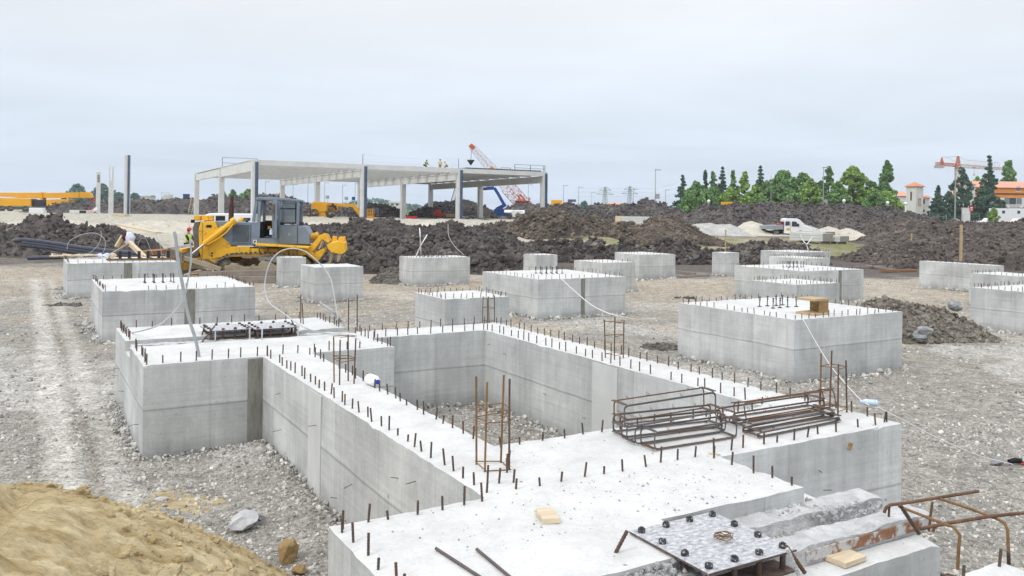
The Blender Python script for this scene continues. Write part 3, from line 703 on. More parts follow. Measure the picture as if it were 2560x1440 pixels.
heap('soil_heap','far dark heap with a ladder leaning before it, under the building roof','soil heap',
 [(1030,534),(1038,530),(1056,519),(1073,511),(1100,506),(1133,505),(1167,503),(1189,508),(1211,514),(1222,524),(1240,538)],168,12,9,1.8,'soil_far',(2.0,.9),.6,1100,(.15,.5),GH,seed=14)
heap('soil_heap','far dark heap behind the orange crane','soil heap',
 [(1240,538),(1251,531),(1267,521),(1289,512),(1322,510),(1333,507),(1362,511),(1390,514),(1420,530)],165,10,9,1.7,'soil_far',(2.0,.9),.6,900,(.15,.5),GH,seed=15)
heap('soil_heap','flat brown spoil of loose clods beside the footing with two pipes','soil heap',
 [(905,708),(930,690),(960,676),(985,668),(1005,664),(1030,668),(1050,690),(1062,704)],37.5,2.3,2.2,0,'gravel_brown',(.6,.3),.16,1600,(.03,.12),GH,res=.06,seed=16)
GD='small dark soil clumps on the gravel'
heap('soil_clump','dark soil clump with straw on the gravel left of the second far footing','soil clump',[(80,766),(110,754),(150,749),(190,752),(218,764)],26.4,.55,.6,0,'gravel_brown',(.3,.15),.06,260,(.02,.09),GD,res=.035,seed=81)
heap('soil_clump','broken dark soil pushed against the left side of the far wing','soil clump',[(240,1096),(268,1078),(296,1066),(318,1074),(334,1094)],11.7,.45,.5,0,'rubble_soil',(.2,.1),.05,420,(.01,.08),GD,res=.02,seed=82)
heap('soil_clump','dark clump of wet soil before the middle bolt footing','soil clump',[(1590,862),(1620,850),(1655,846),(1690,852),(1715,862)],19.8,.5,.5,0,'gravel_brown',(.3,.15),.05,260,(.02,.08),GD,res=.03,seed=83)
heap('soil_clump','low dark soil patch at the right of the middle footings','soil clump',[(1650,748),(1690,740),(1730,739),(1770,746)],31.5,.6,.6,0,'soil_black',(.3,.15),.06,220,(.02,.1),GD,res=.04,seed=84)
# wide field of dug-over soil on the right
def field():
    res=.22; X=np.arange(14,96,res); Y=np.arange(43,112,res); GX,GYl=np.meshgrid(X,Y)
    left=np.interp(GYl,[43,46,55,65,80,95,112],[17.2,17.6,21.3,26,33,39,42])-2.0+1.2*fbm(GYl*.2,GYl*0,2,3)
    m=sstep(-.5,7,GX-left-1.0)*sstep(0,3.0,GYl-50.5-1.2*fbm(GX*.15,GX*0,3,8)+.12*np.clip(GX-22,0,99))*(1-sstep(105,111,GYl))
    base=H(GX,GYl)
    rise=.05+.40*fbm(GX*.09,GYl*.11,3,21)+1.1*sstep(56,100,GYl)
    l=0
    for k,(s,a) in enumerate(((1.9,.34),(.85,.26),(.4,.15))):
        wx=GX+.45*s*fbm(GX/s*1.3,GYl/s*1.3,3,161+k); wy=GYl+.45*s*fbm(GX/s*1.3+9,GYl/s*1.3,3,171+k)
        w=worley(wx/s+2.2,wy/s,50+k); l=l+a*1.15*np.clip(1-1.05*w,0,1)**.75
    Z=base+m*(np.clip(rise,.15,9)+l+.22*fbm(GX*.9,GYl*.9,4,23))-.15*(1-m)-.02
    nr,nc=GX.shape; idx=np.arange(nr*nc).reshape(nr,nc)
    fc=np.stack([idx[:-1,:-1],idx[:-1,1:],idx[1:,1:],idx[1:,:-1]],-1).reshape(-1,4)
    ang=np.abs(GX/GYl)<.72
    fc=fc[((m.ravel()[fc].max(1)>.01)&ang.ravel()[fc].any(1))]
    tri=np.concatenate([fc[:,[0,1,2]],fc[:,[0,2,3]]]); V=np.stack([GX,GYl,Z],-1).reshape(-1,3)
    ok=np.argwhere((m>.25)&ang); w=1/(GYl[ok[:,0],0]**1.2); w/=w.sum(); n=24000
    pk=ok[RNG.choice(len(ok),n,p=w)]; sz=.032*(8.0**(RNG.random(n)**2.4))
    pos=np.stack([X[pk[:,1]]+RNG.uniform(-.2,.2,n),Y[pk[:,0]]+RNG.uniform(-.2,.2,n),Z[pk[:,0],pk[:,1]]+sz*.15],-1)
    sv,sf=stones(pos,sz,ICO1,(1,.85,.65),.3)
    tri=np.concatenate([tri,sf+len(V)]); V=np.concatenate([V,sv])
    o=link('soil_field',np_mesh('soil_field',V-np.array((25,46,0)),tri,MATS['soil_field'],False),None,(25,46,0))
    tag(o,'wide field of dug-over dark brown soil filling the right of the site','soil field')
field()
# sand piles behind and right of the truck
GS='pale sand piles behind the white truck'
def sand(lab,prof,Y,fr,bk,base,mt,seed): heap('sand_pile',lab,'sand pile',prof,Y,fr,bk,base,mt,(2.2,.9),.10,120,(.04,.12),GS,seed=seed)
sand('long grey-white sand ridge left of the white truck',[(1700,570),(1721,556),(1749,556),(1778,556),(1801,560),(1825,558),(1844,567),(1862,580)],97,4.5,4,.85,'sand_grey',31)
sand('cream sand pile directly behind the truck bed',[(1828,578),(1844,566),(1860,556),(1879,550),(1896,556),(1910,562),(1935,556),(1950,560),(1975,580)],99.5,5,4,.85,'sand_pale',32)
sand('grey sand pile just right of the truck bonnet',[(1985,572),(2004,558),(2020,561),(2040,568),(2060,582)],100,4,4,.85,'sand_grey',33)
sand('cream cone of sand right of the grey pile',[(2030,582),(2047,570),(2071,560),(2088,566),(2103,578)],99,4.5,4,.85,'sand_pale',34)
sand('white tongue of sand against the dark soil field',[(2086,586),(2100,573),(2118,567),(2135,571),(2146,580)],92,4,4,.8,'sand_pale',35)
for k,(pr,Y) in enumerate((([(985,574),(1015,565),(1040,560),(1055,553),(1080,551),(1110,558),(1150,574)],86),([(1150,578),(1190,568),(1230,562),(1270,563),(1310,572)],88),([(300,575),(335,556),(370,549),(420,551),(455,556),(490,560),(520,575)],82),([(620,566),(680,557),(740,560),(790,556),(830,558),(900,567)],92),([(0,572),(40,552),(90,549),(150,548),(200,556),(250,560),(300,572)],80))):
    heap('sand_bank',['pale bumpy sand bank below the third building column','pale sand bank between third column and brown mound','pale rough sand bank behind the leaning plank','pale flat sand bank behind the bulldozer cab','pale sand bank at far left behind the dark clods'][k],'sand bank',pr,Y,6,5,float(H(np.array([0.]),np.array([Y-4.]))[0])-.25,'sand_pale',(2.4,1.0,.4),.22,160,(.05,.16),'pale sand banks before the building',seed=60+k,smooth=1.4)
# rubble mound on the right with two grey boulders
heap('rubble_mound','mound of earth and broken stone beside the big right footing','rubble mound',
 [(2110,820),(2140,775),(2165,750),(2200,742),(2240,740),(2275,750),(2310,757),(2345,762),(2380,775),(2410,792),(2440,808),(2470,825),(2500,840),(2535,852),(2570,862)],22.6,1.75,2.6,0,'rubble_soil',(.5,.22),.12,3200,(.025,.17),res=.045,seed=70,flat=(1,.8,.6))
def rock(label,p,s,mt,seed,base=ICO2,flat=(1,.8,.7),name='rock',cat='rock',rz=None,sink=.25):
    global RNG
    keep=RNG; RNG=np.random.default_rng(seed)
    V,Fc=base; n=len(V); P=V.copy()
    for _ in range(9):
        d=RNG.normal(size=3); d/=np.linalg.norm(d); t=P@d; P-=np.maximum(t-RNG.uniform(.5,.85),0)[:,None]*d
    P*=(1+.05*RNG.normal(size=(n,1))); P*=np.array(flat)*s
    P=P@rand_rot(1)[0].T if rz is None else P
    P[:,2]+= -P[:,2].min()*(1-sink)
    RNG=keep
    o=link(name,np_mesh(name,P,Fc,MATS[mt],False),None,p,(0,0,rz or 0)); return tag(o,label,cat)
rock('large flat grey boulder low on the rubble mound',atz(2308,836,.32),.25,'rock_grey',5,flat=(1.15,.8,.5),rz=.4)
rock('round grey boulder at the foot of the rubble mound',atz(2298,850,.08),.24,'rock_grey',6,flat=(1,.8,.7),rz=1.1)
rock('pale concrete lump on the crest of the rubble mound',atz(2390,775,.72),.22,'rock_grey',8)
# --- near sand mound, bottom left
def sandmound():
    res=.015; X=np.arange(-7.2,-.5,res); Y=np.arange(2.6,9.6,res); GX,GYl=np.meshgrid(X,Y)
    # crest runs from the far left down to a toe at the bottom of the picture
    d=np.hypot((GX+4.15)/3.0,(GYl-5.5)/2.35)
    h=1.10*np.clip(1-d**1.9,-.2,1)
    h=h+.10*fbm(GX*.7,GYl*.7,4,3)*np.clip(1.2-d,0,1)
    wv=.10*fbm(GX*1.6,GYl*1.6,3,1)
    w=worley(GX*3.2+1.5*wv,(GYl+wv)*15,7); w2=worley(GX*7,(GYl+wv*.8)*31,17); w0=worley(GX*1.5,(GYl+wv)*6,27)
    lay=.06*np.clip(1-1.05*w0,0,1)**.6+.05*np.clip(1-1.05*w,0,1)**.6+.03*np.clip(1-1.05*w2,0,1)**.6       # thin drying crusts
    crumb=.085*np.sqrt(np.clip(1-1.6*worley(GX*5,GYl*5,9)**2,0,1))+.025*np.sqrt(np.clip(1-1.6*worley(GX*11,GYl*11,10)**2,0,1))
    edge=sstep(.45,.85,d+.15*fbm(GX*1.2,GYl*1.2,3,12))
    gully=np.exp(-((GX+4.25+.25*fbm(GYl*1.5,GYl*0,3,4)-.18*(GYl-4))/.16)**2)*(GYl<6.8)
    Z=h+lay*(1-edge)+crumb*(.25+.9*edge)-.16*gully+.03*fbm(GX*5,GYl*9,5,6)
    Z=np.where(d>1.08,Z-.15,Z)
    nr,nc=GX.shape; idx=np.arange(nr*nc).reshape(nr,nc)
    fc=np.stack([idx[:-1,:-1],idx[:-1,1:],idx[1:,1:],idx[1:,:-1]],-1).reshape(-1,4); fc=fc[(Z.ravel()[fc].max(1)>-.06)&(d.ravel()[fc].min(1)<1.12)]
    tri=np.concatenate([fc[:,[0,1,2]],fc[:,[0,2,3]]]); V=np.stack([GX,GYl,Z],-1).reshape(-1,3)
    ok=np.argwhere((d>.5)&(d<1.06)&(GYl>3.4)); n=5200; pk=ok[RNG.integers(0,len(ok),n)]; sz=.006*(9**(RNG.random(n)**3))
    pos=np.stack([X[pk[:,1]],Y[pk[:,0]],Z[pk[:,0],pk[:,1]]+sz*.2],-1); sv,sf=stones(pos,sz,ICO1,(1,.9,.75),.2)
    tri=np.concatenate([tri,sf+len(V)]); V=np.concatenate([V,sv])
    mat('sand_ochre',(.44,.325,.16),.95,col2=(.80,.685,.45),scale=2.2,bump=1,bscale=11,spec=.1,stretch=(.8,4.5,2),island=.12,detail=10)  # stretched dark and pale streaks stand in for shade between crust layers
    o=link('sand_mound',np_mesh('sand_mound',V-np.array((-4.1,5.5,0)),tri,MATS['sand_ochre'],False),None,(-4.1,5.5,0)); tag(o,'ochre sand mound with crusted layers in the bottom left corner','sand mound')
sandmound()
rock('angular pale concrete chunk lying on gravel between sand mound and wall',atz(608,1318,.0),.21,'concrete_chunk',44,ICO1,flat=(1,.85,.42),name='concrete_chunk',cat='concrete chunk',rz=.6)
rock('ochre stone standing on gravel near the bottom edge',atz(714,1402,0),.135,'rock_ochre',4,flat=(.8,.8,1.0),rz=.2)
rock('small ochre clod at the toe of the sand mound',atz(748,1436,0),.075,'rock_ochre',9,rz=.9)
rock('white pebble above the thin sand patch',atz(404,1258,0),.07,'concrete_chunk',12,flat=(1.2,.9,.6),rz=.1)
rock('dark stone beside the pale concrete chunk',atz(643,1302,0),.075,'rock_grey',13,rz=.4)
# thin spill of sand on the gravel
def spill():
    c=atz(470,1248,0); res=.03; X=np.arange(-.75,.75,res); Y=np.arange(-.6,.6,res); GX,GYl=np.meshgrid(X,Y)
    d=np.hypot(GX/.55+.25*GYl,GYl/.45)+.55*fbm(GX*3.5,GYl*3.5,4,5); Z=.03*np.clip(1-d,-.5,1)+.008*fbm(GX*14,GYl*14,3,6)+H(GX+c.x,GYl+c.y)-.012
    nr,nc=GX.shape; idx=np.arange(nr*nc).reshape(nr,nc); fc=np.stack([idx[:-1,:-1],idx[:-1,1:],idx[1:,1:],idx[1:,:-1]],-1).reshape(-1,4); fc=fc[d.ravel()[fc].max(1)<1.0]
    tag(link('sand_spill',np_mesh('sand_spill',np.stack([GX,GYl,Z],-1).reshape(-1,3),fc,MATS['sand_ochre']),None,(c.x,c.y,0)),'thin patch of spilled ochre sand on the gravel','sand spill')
spill()
# ---------------------------------------------------------------- loose gravel (uncountable)
def in_found(x,y,pad=.03):
    u=x*U2[0]+y*U2[1]; v=x*V2[0]+y*V2[1]
    def b(a,b_,c,d): return (u>a-pad)&(u<b_+pad)&(v>c-pad)&(v<d+pad)
    m=b(11.42,15.1,1.32,4.7)|b(3.08,5.12,1.68,4.98)|b(5.1,11.5,2.8,3.48)|b(12.34,13.12,4.6,7.36)|b(5.08,13.12,6.7,7.36)|b(5.08,6.22,2.8,7.36)|b(11.06,14.33,12.71,15.99)
    return m
def gravel(n,y0,y1,s0,s1,name,label,pw=2.4):
    yy=y0*(y1/y0)**RNG.random(n) if y0>0 else RNG.uniform(y0,y1,n); xx=RNG.uniform(-.68,.68,n)*(yy+1.0)
    dens=fbm(xx*.55,yy*.55,3,77); u=xx*U2[0]+yy*U2[1]; v=xx*V2[0]+yy*V2[1]
    trk=np.maximum(np.exp(-((v-.46)/.22)**4),np.exp(-((v-.98)/.15)**4))
    k=~in_found(xx,yy)&(RNG.random(n)<np.clip(.75+.5*dens,.12,1)*(1-.8*trk))
    xx,yy=xx[k],yy[k]; n=len(xx); sz=s0*((s1/s0)**(RNG.random(n)**pw))
    pos=np.stack([xx,yy,H(xx,yy)+sz*.12],-1); V,Fc=stones(pos,sz,ICO0,(1,.85,.6),.2)
    o=link(name,np_mesh(name,V,Fc,MATS['pebbles'],False)); tag(o,label,'gravel',kind='stuff')
gravel(85000,4.2,13,.007,.034,'near_gravel','loose mixed gravel and pebbles strewn around the pit foundation')
gravel(60000,11,44,.010,.052,'distant_gravel','scattered stones over the middle ground between the footings',2.8)

def base_rubble(n=15000):
    edges=[]
    for u0,v0,lu,lv in FOOT: edges+=[((u0,v0),(u0,v0+lv),(-1,0)),((u0,v0),(u0+lu,v0),(0,-1)),((u0,v0+lv),(u0+lu,v0+lv),(0,1))]
    edges+=[((11.42,1.32),(11.42,2.8),(-1,0)),((11.42,1.32),(15.1,1.32),(0,-1)),((5.1,2.8),(11.42,2.8),(0,-1)),((5.08,5.36),(5.08,7.36),(-1,0)),((5.08,7.36),(13.1,7.36),(0,1)),((6.22,3.48),(11.42,3.48),(0,1)),((12.34,4.7),(12.34,6.7),(-1,0)),((6.22,6.7),(12.34,6.7),(0,-1)),((3.4,1.68),(5.1,1.68),(0,-1))]*2
    L_=np.array([abs(a[0]-b[0])+abs(a[1]-b[1]) for a,b,_ in edges]); k=RNG.choice(len(edges),n,p=L_/L_.sum()); t=RNG.random(n)
    A=np.array([e[0] for e in edges])[k]; B=np.array([e[1] for e in edges])[k]; D=np.array([e[2] for e in edges])[k]
    off=np.abs(RNG.normal(0,.13,n)); off*=.4+1.2*np.clip(.5+vn(t*L_[k]*1.3+k*3.1,k*1.7,5),0,1); q=A+(B-A)*t[:,None]+D*(off+.005)[:,None]
    x=q[:,0]*U2[0]+q[:,1]*V2[0]; y=q[:,0]*U2[1]+q[:,1]*V2[1]; sz=.010*(6.5**(RNG.random(n)**2.2))*np.clip(y/14,.7,1.6)
    P=np.stack([x,y,H(x,y)+.05*np.exp(-off/.08)*RNG.random(n)+sz*.15],-1); V,Fc=stones(P,sz,ICO0,(1,.85,.6),.22)
    tag(link('base_rubble',np_mesh('base_rubble',V,Fc,MATS['pebbles'],False)),'stones and broken concrete banked against the feet of the footings','rubble',kind='stuff')
base_rubble()
# ---------------------------------------------------------------- precast hall frame
mat('gutter_steel',(.085,.12,.19),.6,.3,var=.2,scale=2)
mat('deck_dark',(.05,.055,.06),.6,.3)
mat('galv',(.38,.40,.41),.5,.5,var=.1,scale=2)
mat('lattice_orange',(.52,.13,.045),.6,var=.2,scale=1.5)
mat('lattice_faded',(.56,.42,.37),.6,var=.15,scale=1)
mat('orange_paint',(.60,.10,.02),.5,var=.12,scale=2)
mat('blue_paint',(.01,.06,.26),.5,var=.15,scale=2)
mat('machine_yellow',(.72,.34,.008),.5,var=.08,scale=1.2,spots=((.30,.20,.09),1.8,.60,.10))
mat('crane_yellow',(.74,.36,.008),.45,var=.05,scale=.6)
mat('tyre',(.05,.05,.052),.9,var=.3,scale=6,spots=((.22,.20,.17),2.5,.48,.14))
mat('dark_metal',(.035,.036,.04),.6,.4,var=.3,scale=4)
mat('glass_dark',(.03,.035,.04),.08,spec=.6)
mat('window_glass',(.20,.25,.28),.06,spec=.7,alpha=.45)
mat('red_paint',(.50,.03,.03),.5,var=.1,scale=3)
mat('white_paint',(.78,.79,.80),.4,var=.03,scale=2)
B0=Vector((-32.5,105.5)); UB=Vector(U2); VB=Vector(V2); BW,BD=14.4,20.5; ZT=9.25
def BP(v,u,z=0): q=B0+VB*v+UB*u; return Vector((q.x,q.y,z))
hall=thing('hall_frame','pale precast concrete hall frame with open sides, columns, beams and ribbed roof','building',(B0.x,B0.y,0),ROT)
def hb(name,boxes,mt='precast',parent=hall,bevel=0):
    m=MB()
    for b in boxes: m.b2(*b)
    return m.build(name,MATS[mt],parent,bevel=bevel)
def gz(v,u): p=BP(v,u); return float(H(np.array([p.x]),np.array([p.y]))[0])-.3
CW=.36
hall.rotation_euler=(R(-.55),0,ROT)
for f in range(4):
    for r in range(3):
        v,u=f*BW,r*BD; g=gz(v,u)
        top=ZT-.02 if r==0 else (8.6 if f else 9.1)
        c=hb('column',[(v-CW,v+CW,u-CW,u+CW,g,top)])
        if r==0:
            hb('gutter_plate',[(v-.02,v+.30,u-CW-.06,u-CW+.004,1.9,top-.25),(v+.30,v+.36,u-CW-.14,u-CW+.004,1.9,top-.25)],'gutter_steel',c)
            hb('base_bolts',[(v-CW+.05+.2*i,v-CW+.15+.2*i,u-CW-.09,u-CW-.002,1.72,1.86) for i in range(4)],'dark_metal',c)
        elif r==1:
            MB().box((v,u-CW-.003,7.2),(.12,.01,.12)).build('sleeve_hole',MATS['dark_metal'],c)
    for r in range(2):
        u0,u1=r*BD+CW+.003,(r+1)*BD-CW-.003; v=f*BW
        if f==0: hb('edge_beam',[(v-.22,v+.22,u0,u1,7.85+.35*r*.5,ZT-.06-.1*r)])
        else:
            w=.2
            hb('main_beam',[(v-w,v+w,u0,u1,7.55,8.58)])
            hb('beam_flange',[(v-w-.1,v+w+.1,u0,u1,8.45,8.583)])
    if f==0: hb('edge_ledge',[(-.30,.30,CW+.003,2*BD-CW,ZT-.055,ZT+.03)])
for f in range(3):
    v0,v1=f*BW+CW+.004,(f+1)*BW-CW-.004
    hb('fascia_beam',[(v0,v1,-.30,.05,8.58,ZT)])
    for i in range(1,13):
        u=i*BD*2/12
        hb('roof_rib',[(v0-.1,v1+.1,u-.10,u+.10,8.592,ZT-.2),(v0-.1,v1+.1,u-.42,u+.42,ZT-.198,ZT-.06)])
    if f==2: hb('roof_deck',[(2*BW+.24,3*BW+.3,.06,2*BD+.3,ZT-.095,ZT-.02)],'galv')
hb('fascia_beam',[(.3,3*BW,2*BD-.1,2*BD+.2,8.6,ZT-.1)])
m=MB()
for i in range(29):
    v=2*BW+1.2+i*(BW-2.0)/28; m.prism([(v-.13,ZT+.003),(v+.13,ZT+.003),(v+.07,ZT+.16),(v-.07,ZT+.16)],-.33,BD*.9)
tag(m.build('corrugated_deck',MATS['deck_dark'],hall),kind=None)
def rail(pts,h=.95,mt='dark_metal',name='guard_rail'):
    m=MB()
    for p in pts: m.beam((p[0],p[1],ZT-.02),(p[0],p[1],ZT+h),.06,.06)
    for a,b in zip(pts[:-1],pts[1:]):
        for k in (h-.03,h*.45): m.beam((a[0],a[1],ZT+k),(b[0],b[1],ZT+k),.045,.045)
    return m.build(name,MATS[mt],hall)
rail([(3*BW-5.2,-.1),(3*BW-2.5,-.1),(3*BW+.1,-.1)])
rail([(.0,BD-.5),(0,BD-.5),(5.0,BD-.5)],1.5); rail([(2*BW+8.6,3),(2*BW+10.2,3)],.6)
for v in (BW,2*BW,3*BW):
    MB().cyl((v-.1,0,ZT-.1),(v-.1,0,ZT+(1.4 if v<3*BW else .9)),.035,n=6).build('safety_pole',MATS['dark_metal'],hall)
m=MB()
for k in (.35,.95):
    pts=[Vector((BW-.1,0,ZT+1.4*k)).lerp(Vector((2*BW-.1,0,ZT+1.4*k)),t/10)-Vector((0,0,.22*math.sin(math.pi*t/10))) for t in range(11)]; m.tube(pts,.008,4)
m.build('safety_line',MATS['galv'],hall)
# three columns standing free on the left
def free_col(label,px,py_b,py_t,Y,fork=False,gut=False,w=.34):
    a,b=aty(px,py_b,Y),aty(px,py_t,Y); z=float(H(np.array([a.x]),np.array([Y]))[0])-.3; h=b.z-z
    t=thing('free_column',label,'column',(a.x,Y,z),ROT,'free standing precast columns at left')
    m=MB(); m.b2(-w,w,-w,w,0,h if not fork else h-2.2)
    if fork: m.b2(-w,-w+.16,-w,w,h-2.2,h); m.b2(w-.16,w,-w,w,h-2.2,h)
    m.build('shaft',MATS['precast'],t)
    if gut: hb('gutter_plate',[(-.02,.24,-w-.06,-w+.003,.4,h+.05)],'gutter_steel',t)
    else: MB().b2(-.18,.18,-w-.02,-w+.004,h-1.9,h-.5 if not fork else h-1.8).build('recess_plate',MATS['formwork_strip' if not fork else 'precast'],t)
    MB().b2(-w-.25,w+.25,-w-.25,w+.25,.1,.42).build('base_collar',MATS['precast'],t)
free_col('shortest free column, leftmost, with dark slot near its top',245,530,430,152)
free_col('free column with forked top between the other two',277,536,417,135,True)
free_col('tallest free column with dark blue-grey steel strip on its front',317,546,389,105,gut=True)
# ---------------------------------------------------------------- orange lattice crane
def lattice(m,p0,p1,w0,w1,n,r=.05,up=(0,0,1)):
    p0,p1=Vector(p0),Vector(p1); d=(p1-p0).normalized(); sd=d.cross(Vector(up)).normalized(); u=sd.cross(d)
    def c(t,k): w=(w0+(w1-w0)*t)/2; return p0.lerp(p1,t)+sd*w*(-1 if k in(0,3) else 1)+u*w*(-1 if k<2 else 1)
    for k in range(4): m.beam(c(0,k),c(1,k),r*1.5,r*1.5)
    for i in range(n):
        t0,t1=i/n,(i+1)/n
        for k in range(4):
            a,b=(k,(k+1)%4) if i%2 else ((k+1)%4,k)
            m.beam(c(t0,a),c(t1,b),r,r); m.beam(c(t1,k),c(t1,(k+1)%4),r*.8,r*.8)
cY=168
cb_=aty(1308,545,cY); foot=aty(1316,520,cY); tip=aty(1180,367,cY-14); mid=foot.lerp(tip,.36)
cr_=thing('lattice_crane','orange lattice boom crane working behind the concrete hall','crane',(cb_.x,cY,cb_.z-.2))
o_=Vector((cb_.x,cY,cb_.z-.2))
m=MB(); lattice(m,foot-o_,mid-o_,2.1,2.0,7,.05); m.build('lower_boom',MATS['lattice_orange'],cr_)
m=MB(); lattice(m,mid-o_,tip-o_,1.7,.8,15,.032); m.build('upper_boom',MATS['lattice_faded'],cr_)
m=MB(); q=mid.lerp(tip,.42)-o_; m.box(q,(1.6,1.6,1.0),(0,.7,0)); m.build('yellow_joint',MATS['machine_yellow'],cr_)
m=MB(); m.box(tip-o_,(1.0,.7,.8),(0,.8,0)); m.build('boom_head',MATS['lattice_orange'],cr_)
t_=tip-o_; hk=aty(1177,400,cY-14)-o_
MB().tube([t_,hk],.035,5).build('hoist_rope',MATS['dark_metal'],cr_)
MB().cyl(hk,hk-Vector((0,0,1.0)),.75,.05,n=8).build('hook_block',MATS['dark_metal'],cr_)
m=MB(); m.b2(-2.0,1.6,-1.5,1.5,1.0,1.5); m.b2(-1.7,1.2,-1.4,-.2,1.5,2.0); m.b2(.9,4.5,-1.3,1.3,1.35,2.4); m.b2(-1.7,1.2,-1.4,-.2,3.55,3.7)
for x in (-1.7,-.35,1.1): m.b2(x-.06,x+.06,-1.4,-1.28,2,3.6); m.b2(x-.06,x+.06,-.3,-.2,2,3.6)
m.b2(-.4,1.1,-1.41,-1.37,2.0,2.7); m.build('crane_cab',MATS['orange_paint'],cr_)
MB().b2(-1.62,1.1,-1.34,-1.31,2.0,3.55).build('cab_glass',MATS['glass_dark'],cr_)
m=MB()
for y in (-1.9,1.9): m.prism([(-2.7,.45),(-2.3,.0),(2.3,0),(2.7,.45),(2.3,.9),(-2.3,.9)],y-.3,y+.3)
m.build('crawler_track',MATS['dark_metal'],cr_)
m=MB(); lattice(m,(0.9,.2,2.3),(-.9,0,4.8),1.0,.6,4,.12); m.build('gantry',MATS['lattice_orange'],cr_)
# ---------------------------------------------------------------- blue articulated lift
Yb=150; PB=lambda x,y:aty(x,y,Yb)
b0=PB(1252,545); bl=thing('articulated_lift','blue articulated boom lift reaching up inside the hall','boom lift',(b0.x,Yb,b0.z-.1)); ob=Vector((b0.x,Yb,b0.z-.1))
def seg(name,pts,w,h,mt='blue_paint',par=None):
    m=MB()
    for a,b in zip(pts[:-1],pts[1:]): m.beam(a-ob,b-ob,w,h)
    return m.build(name,MATS[mt],par or bl,bevel=.03)
seg('lower_arm',[PB(1252,536),PB(1242,528),PB(1240,522)],.65,.75); seg('middle_arm',[PB(1240,524),PB(1265,511)],.5,.65)
seg('upper_arm',[PB(1261,513),PB(1246,486),PB(1236,470)],.45,.55); seg('jib',[PB(1236,470),PB(1216,471)],.5,.6); seg('platform',[PB(1216,472),PB(1200,472)],.8,.5,'dark_metal')
m=MB(); m.b2(-1.6,1.9,-1,1,.5,1.1); m.b2(-1.2,.6,-.9,.9,1.1,1.7); m.build('chassis',MATS['blue_paint'],bl,bevel=.05)
for x in (-1.3,1.5):
    for y in (-1.1,1.1): MB().lathe([(.2,-.2),(.5,-.2),(.55,0),(.5,.2),(.2,.2)],(x,y,.5),14,'y').build('wheel',MATS['tyre'],bl)
MB().b2(1.9,3.9,-.9,.9,.3,1.5).build('engine_cover',MATS['white_paint'],bl,bevel=.1)
# ---------------------------------------------------------------- yellow articulated boom lift
Yl=119; l0=aty(820,546,Yl); lz=max(float(H(np.array([l0.x+dx]),np.array([Yl+dy]))[0]) for dx in (-2,0,2) for dy in (-1.3,1.3))+.02
yl=thing('boom_lift','yellow articulated boom lift parked on the sand, boom folded toward the hall column','boom lift',(l0.x,Yl,lz)); ol=Vector((l0.x,Yl,lz)); sc_=2092/Yl
def LP(zx,zy,dy=0): p=aty(740+zx/9.846,480+zy/9.846,Yl); return p-ol+Vector((0,dy,0))
def lxz(zx,zy): p=LP(zx,zy); return (p.x,p.z)
m=MB(); m.prism([lxz(*p) for p in ((415,490),(415,330),(440,245),(500,240),(700,245),(780,285),(800,330),(800,490),(600,510))],-1.1,1.1); m.build('counterweight_hood',MATS['crane_yellow'],yl,bevel=.16)
m=MB(); m.prism([lxz(*p) for p in ((580,500),(800,500),(800,620),(590,620))],-1.0,1.0); m.b2(*sorted((LP(330,0).x,LP(900,0).x)),-.9,.9,.42,.62); m.build('chassis',MATS['machine_yellow'],yl,bevel=.04)
for zx,zy,y in ((495,585,-1.25),(890,580,-1.25),(325,575,1.2),(700,570,1.25)):
    c=LP(zx,zy); w=MB().lathe([(.3,-.28),(.55,-.3),(.63,-.18),(.63,.18),(.55,.3),(.3,.28)],(0,0,0),20,'y').build('wheel',MATS['tyre'],yl,(c.x,y,.6))
    MB().lathe([(.06,-.3),(.3,-.22),(.3,.22),(.06,.3)],(0,0,0),14,'y').build('rim',MATS['machine_yellow'],w)
def yseg(name,pts,w,h,mt='machine_yellow',dy=0):
    m=MB()
    for a,b in zip(pts[:-1],pts[1:]): m.beam(LP(*a,dy),LP(*b,dy),w,h)
    return m.build(name,MATS[mt],yl,bevel=.03)
yseg('lower_boom',[(780,290),(1290,335),(1400,325)],.5,.42); yseg('riser',[(800,430),(1010,430)],.45,.5,dy=.3); yseg('riser_link',[(1010,430),(900,290)],.35,.3,'dark_metal',dy=-.25); yseg('riser_cover',[(940,390),(1030,400)],.5,.55)
yseg('fly_boom',[(1395,320),(1430,345),(1590,560)],.45,.5); yseg('jib_arm',[(1580,540),(1720,600)],.35,.3)
yseg('boom_cylinder',[(820,350),(1000,350)],.2,.2,'dark_metal',-.3)
m=MB(); x0,x1=LP(1740,0).x,LP(1910,0).x; z0,z1=LP(0,625).z,LP(0,395).z
m.b2(x0,x1,-.6,.6,z0,z0+.35)
for i in range(5): x=x0+(x1-x0)*i/4; m.b2(x-.03,x+.03,-.62,-.56,z0,z1); m.b2(x-.03,x+.03,.56,.62,z0,z1)
for z in (z0+.35,(z0+z1)/2+.1,z1): m.b2(x0,x1,-.62,-.56,z-.03,z+.03); m.b2(x0,x1,.56,.62,z-.03,z+.03); m.b2(x0-.03,x0+.03,-.6,.6,z-.03,z+.03); m.b2(x1-.03,x1+.03,-.6,.6,z-.03,z+.03)
m.build('platform_cage',MATS['machine_yellow'],yl)
g0=aty(938,541,Yl+2); t=thing('tool_cart','grey tool cart on wheels beside the yellow lift platform','cart',(g0.x,Yl+2,g0.z-.05))
MB().b2(-.45,.45,-.5,.5,.5,1.3).build('box',MATS['gutter_steel'],t,bevel=.03)
for x in (-.35,.4): MB().lathe([(.05,-.06),(.2,-.06),(.2,.06),(.05,.06)],(x,-.4,.2),12,'y').build('wheel',MATS['tyre'],t)
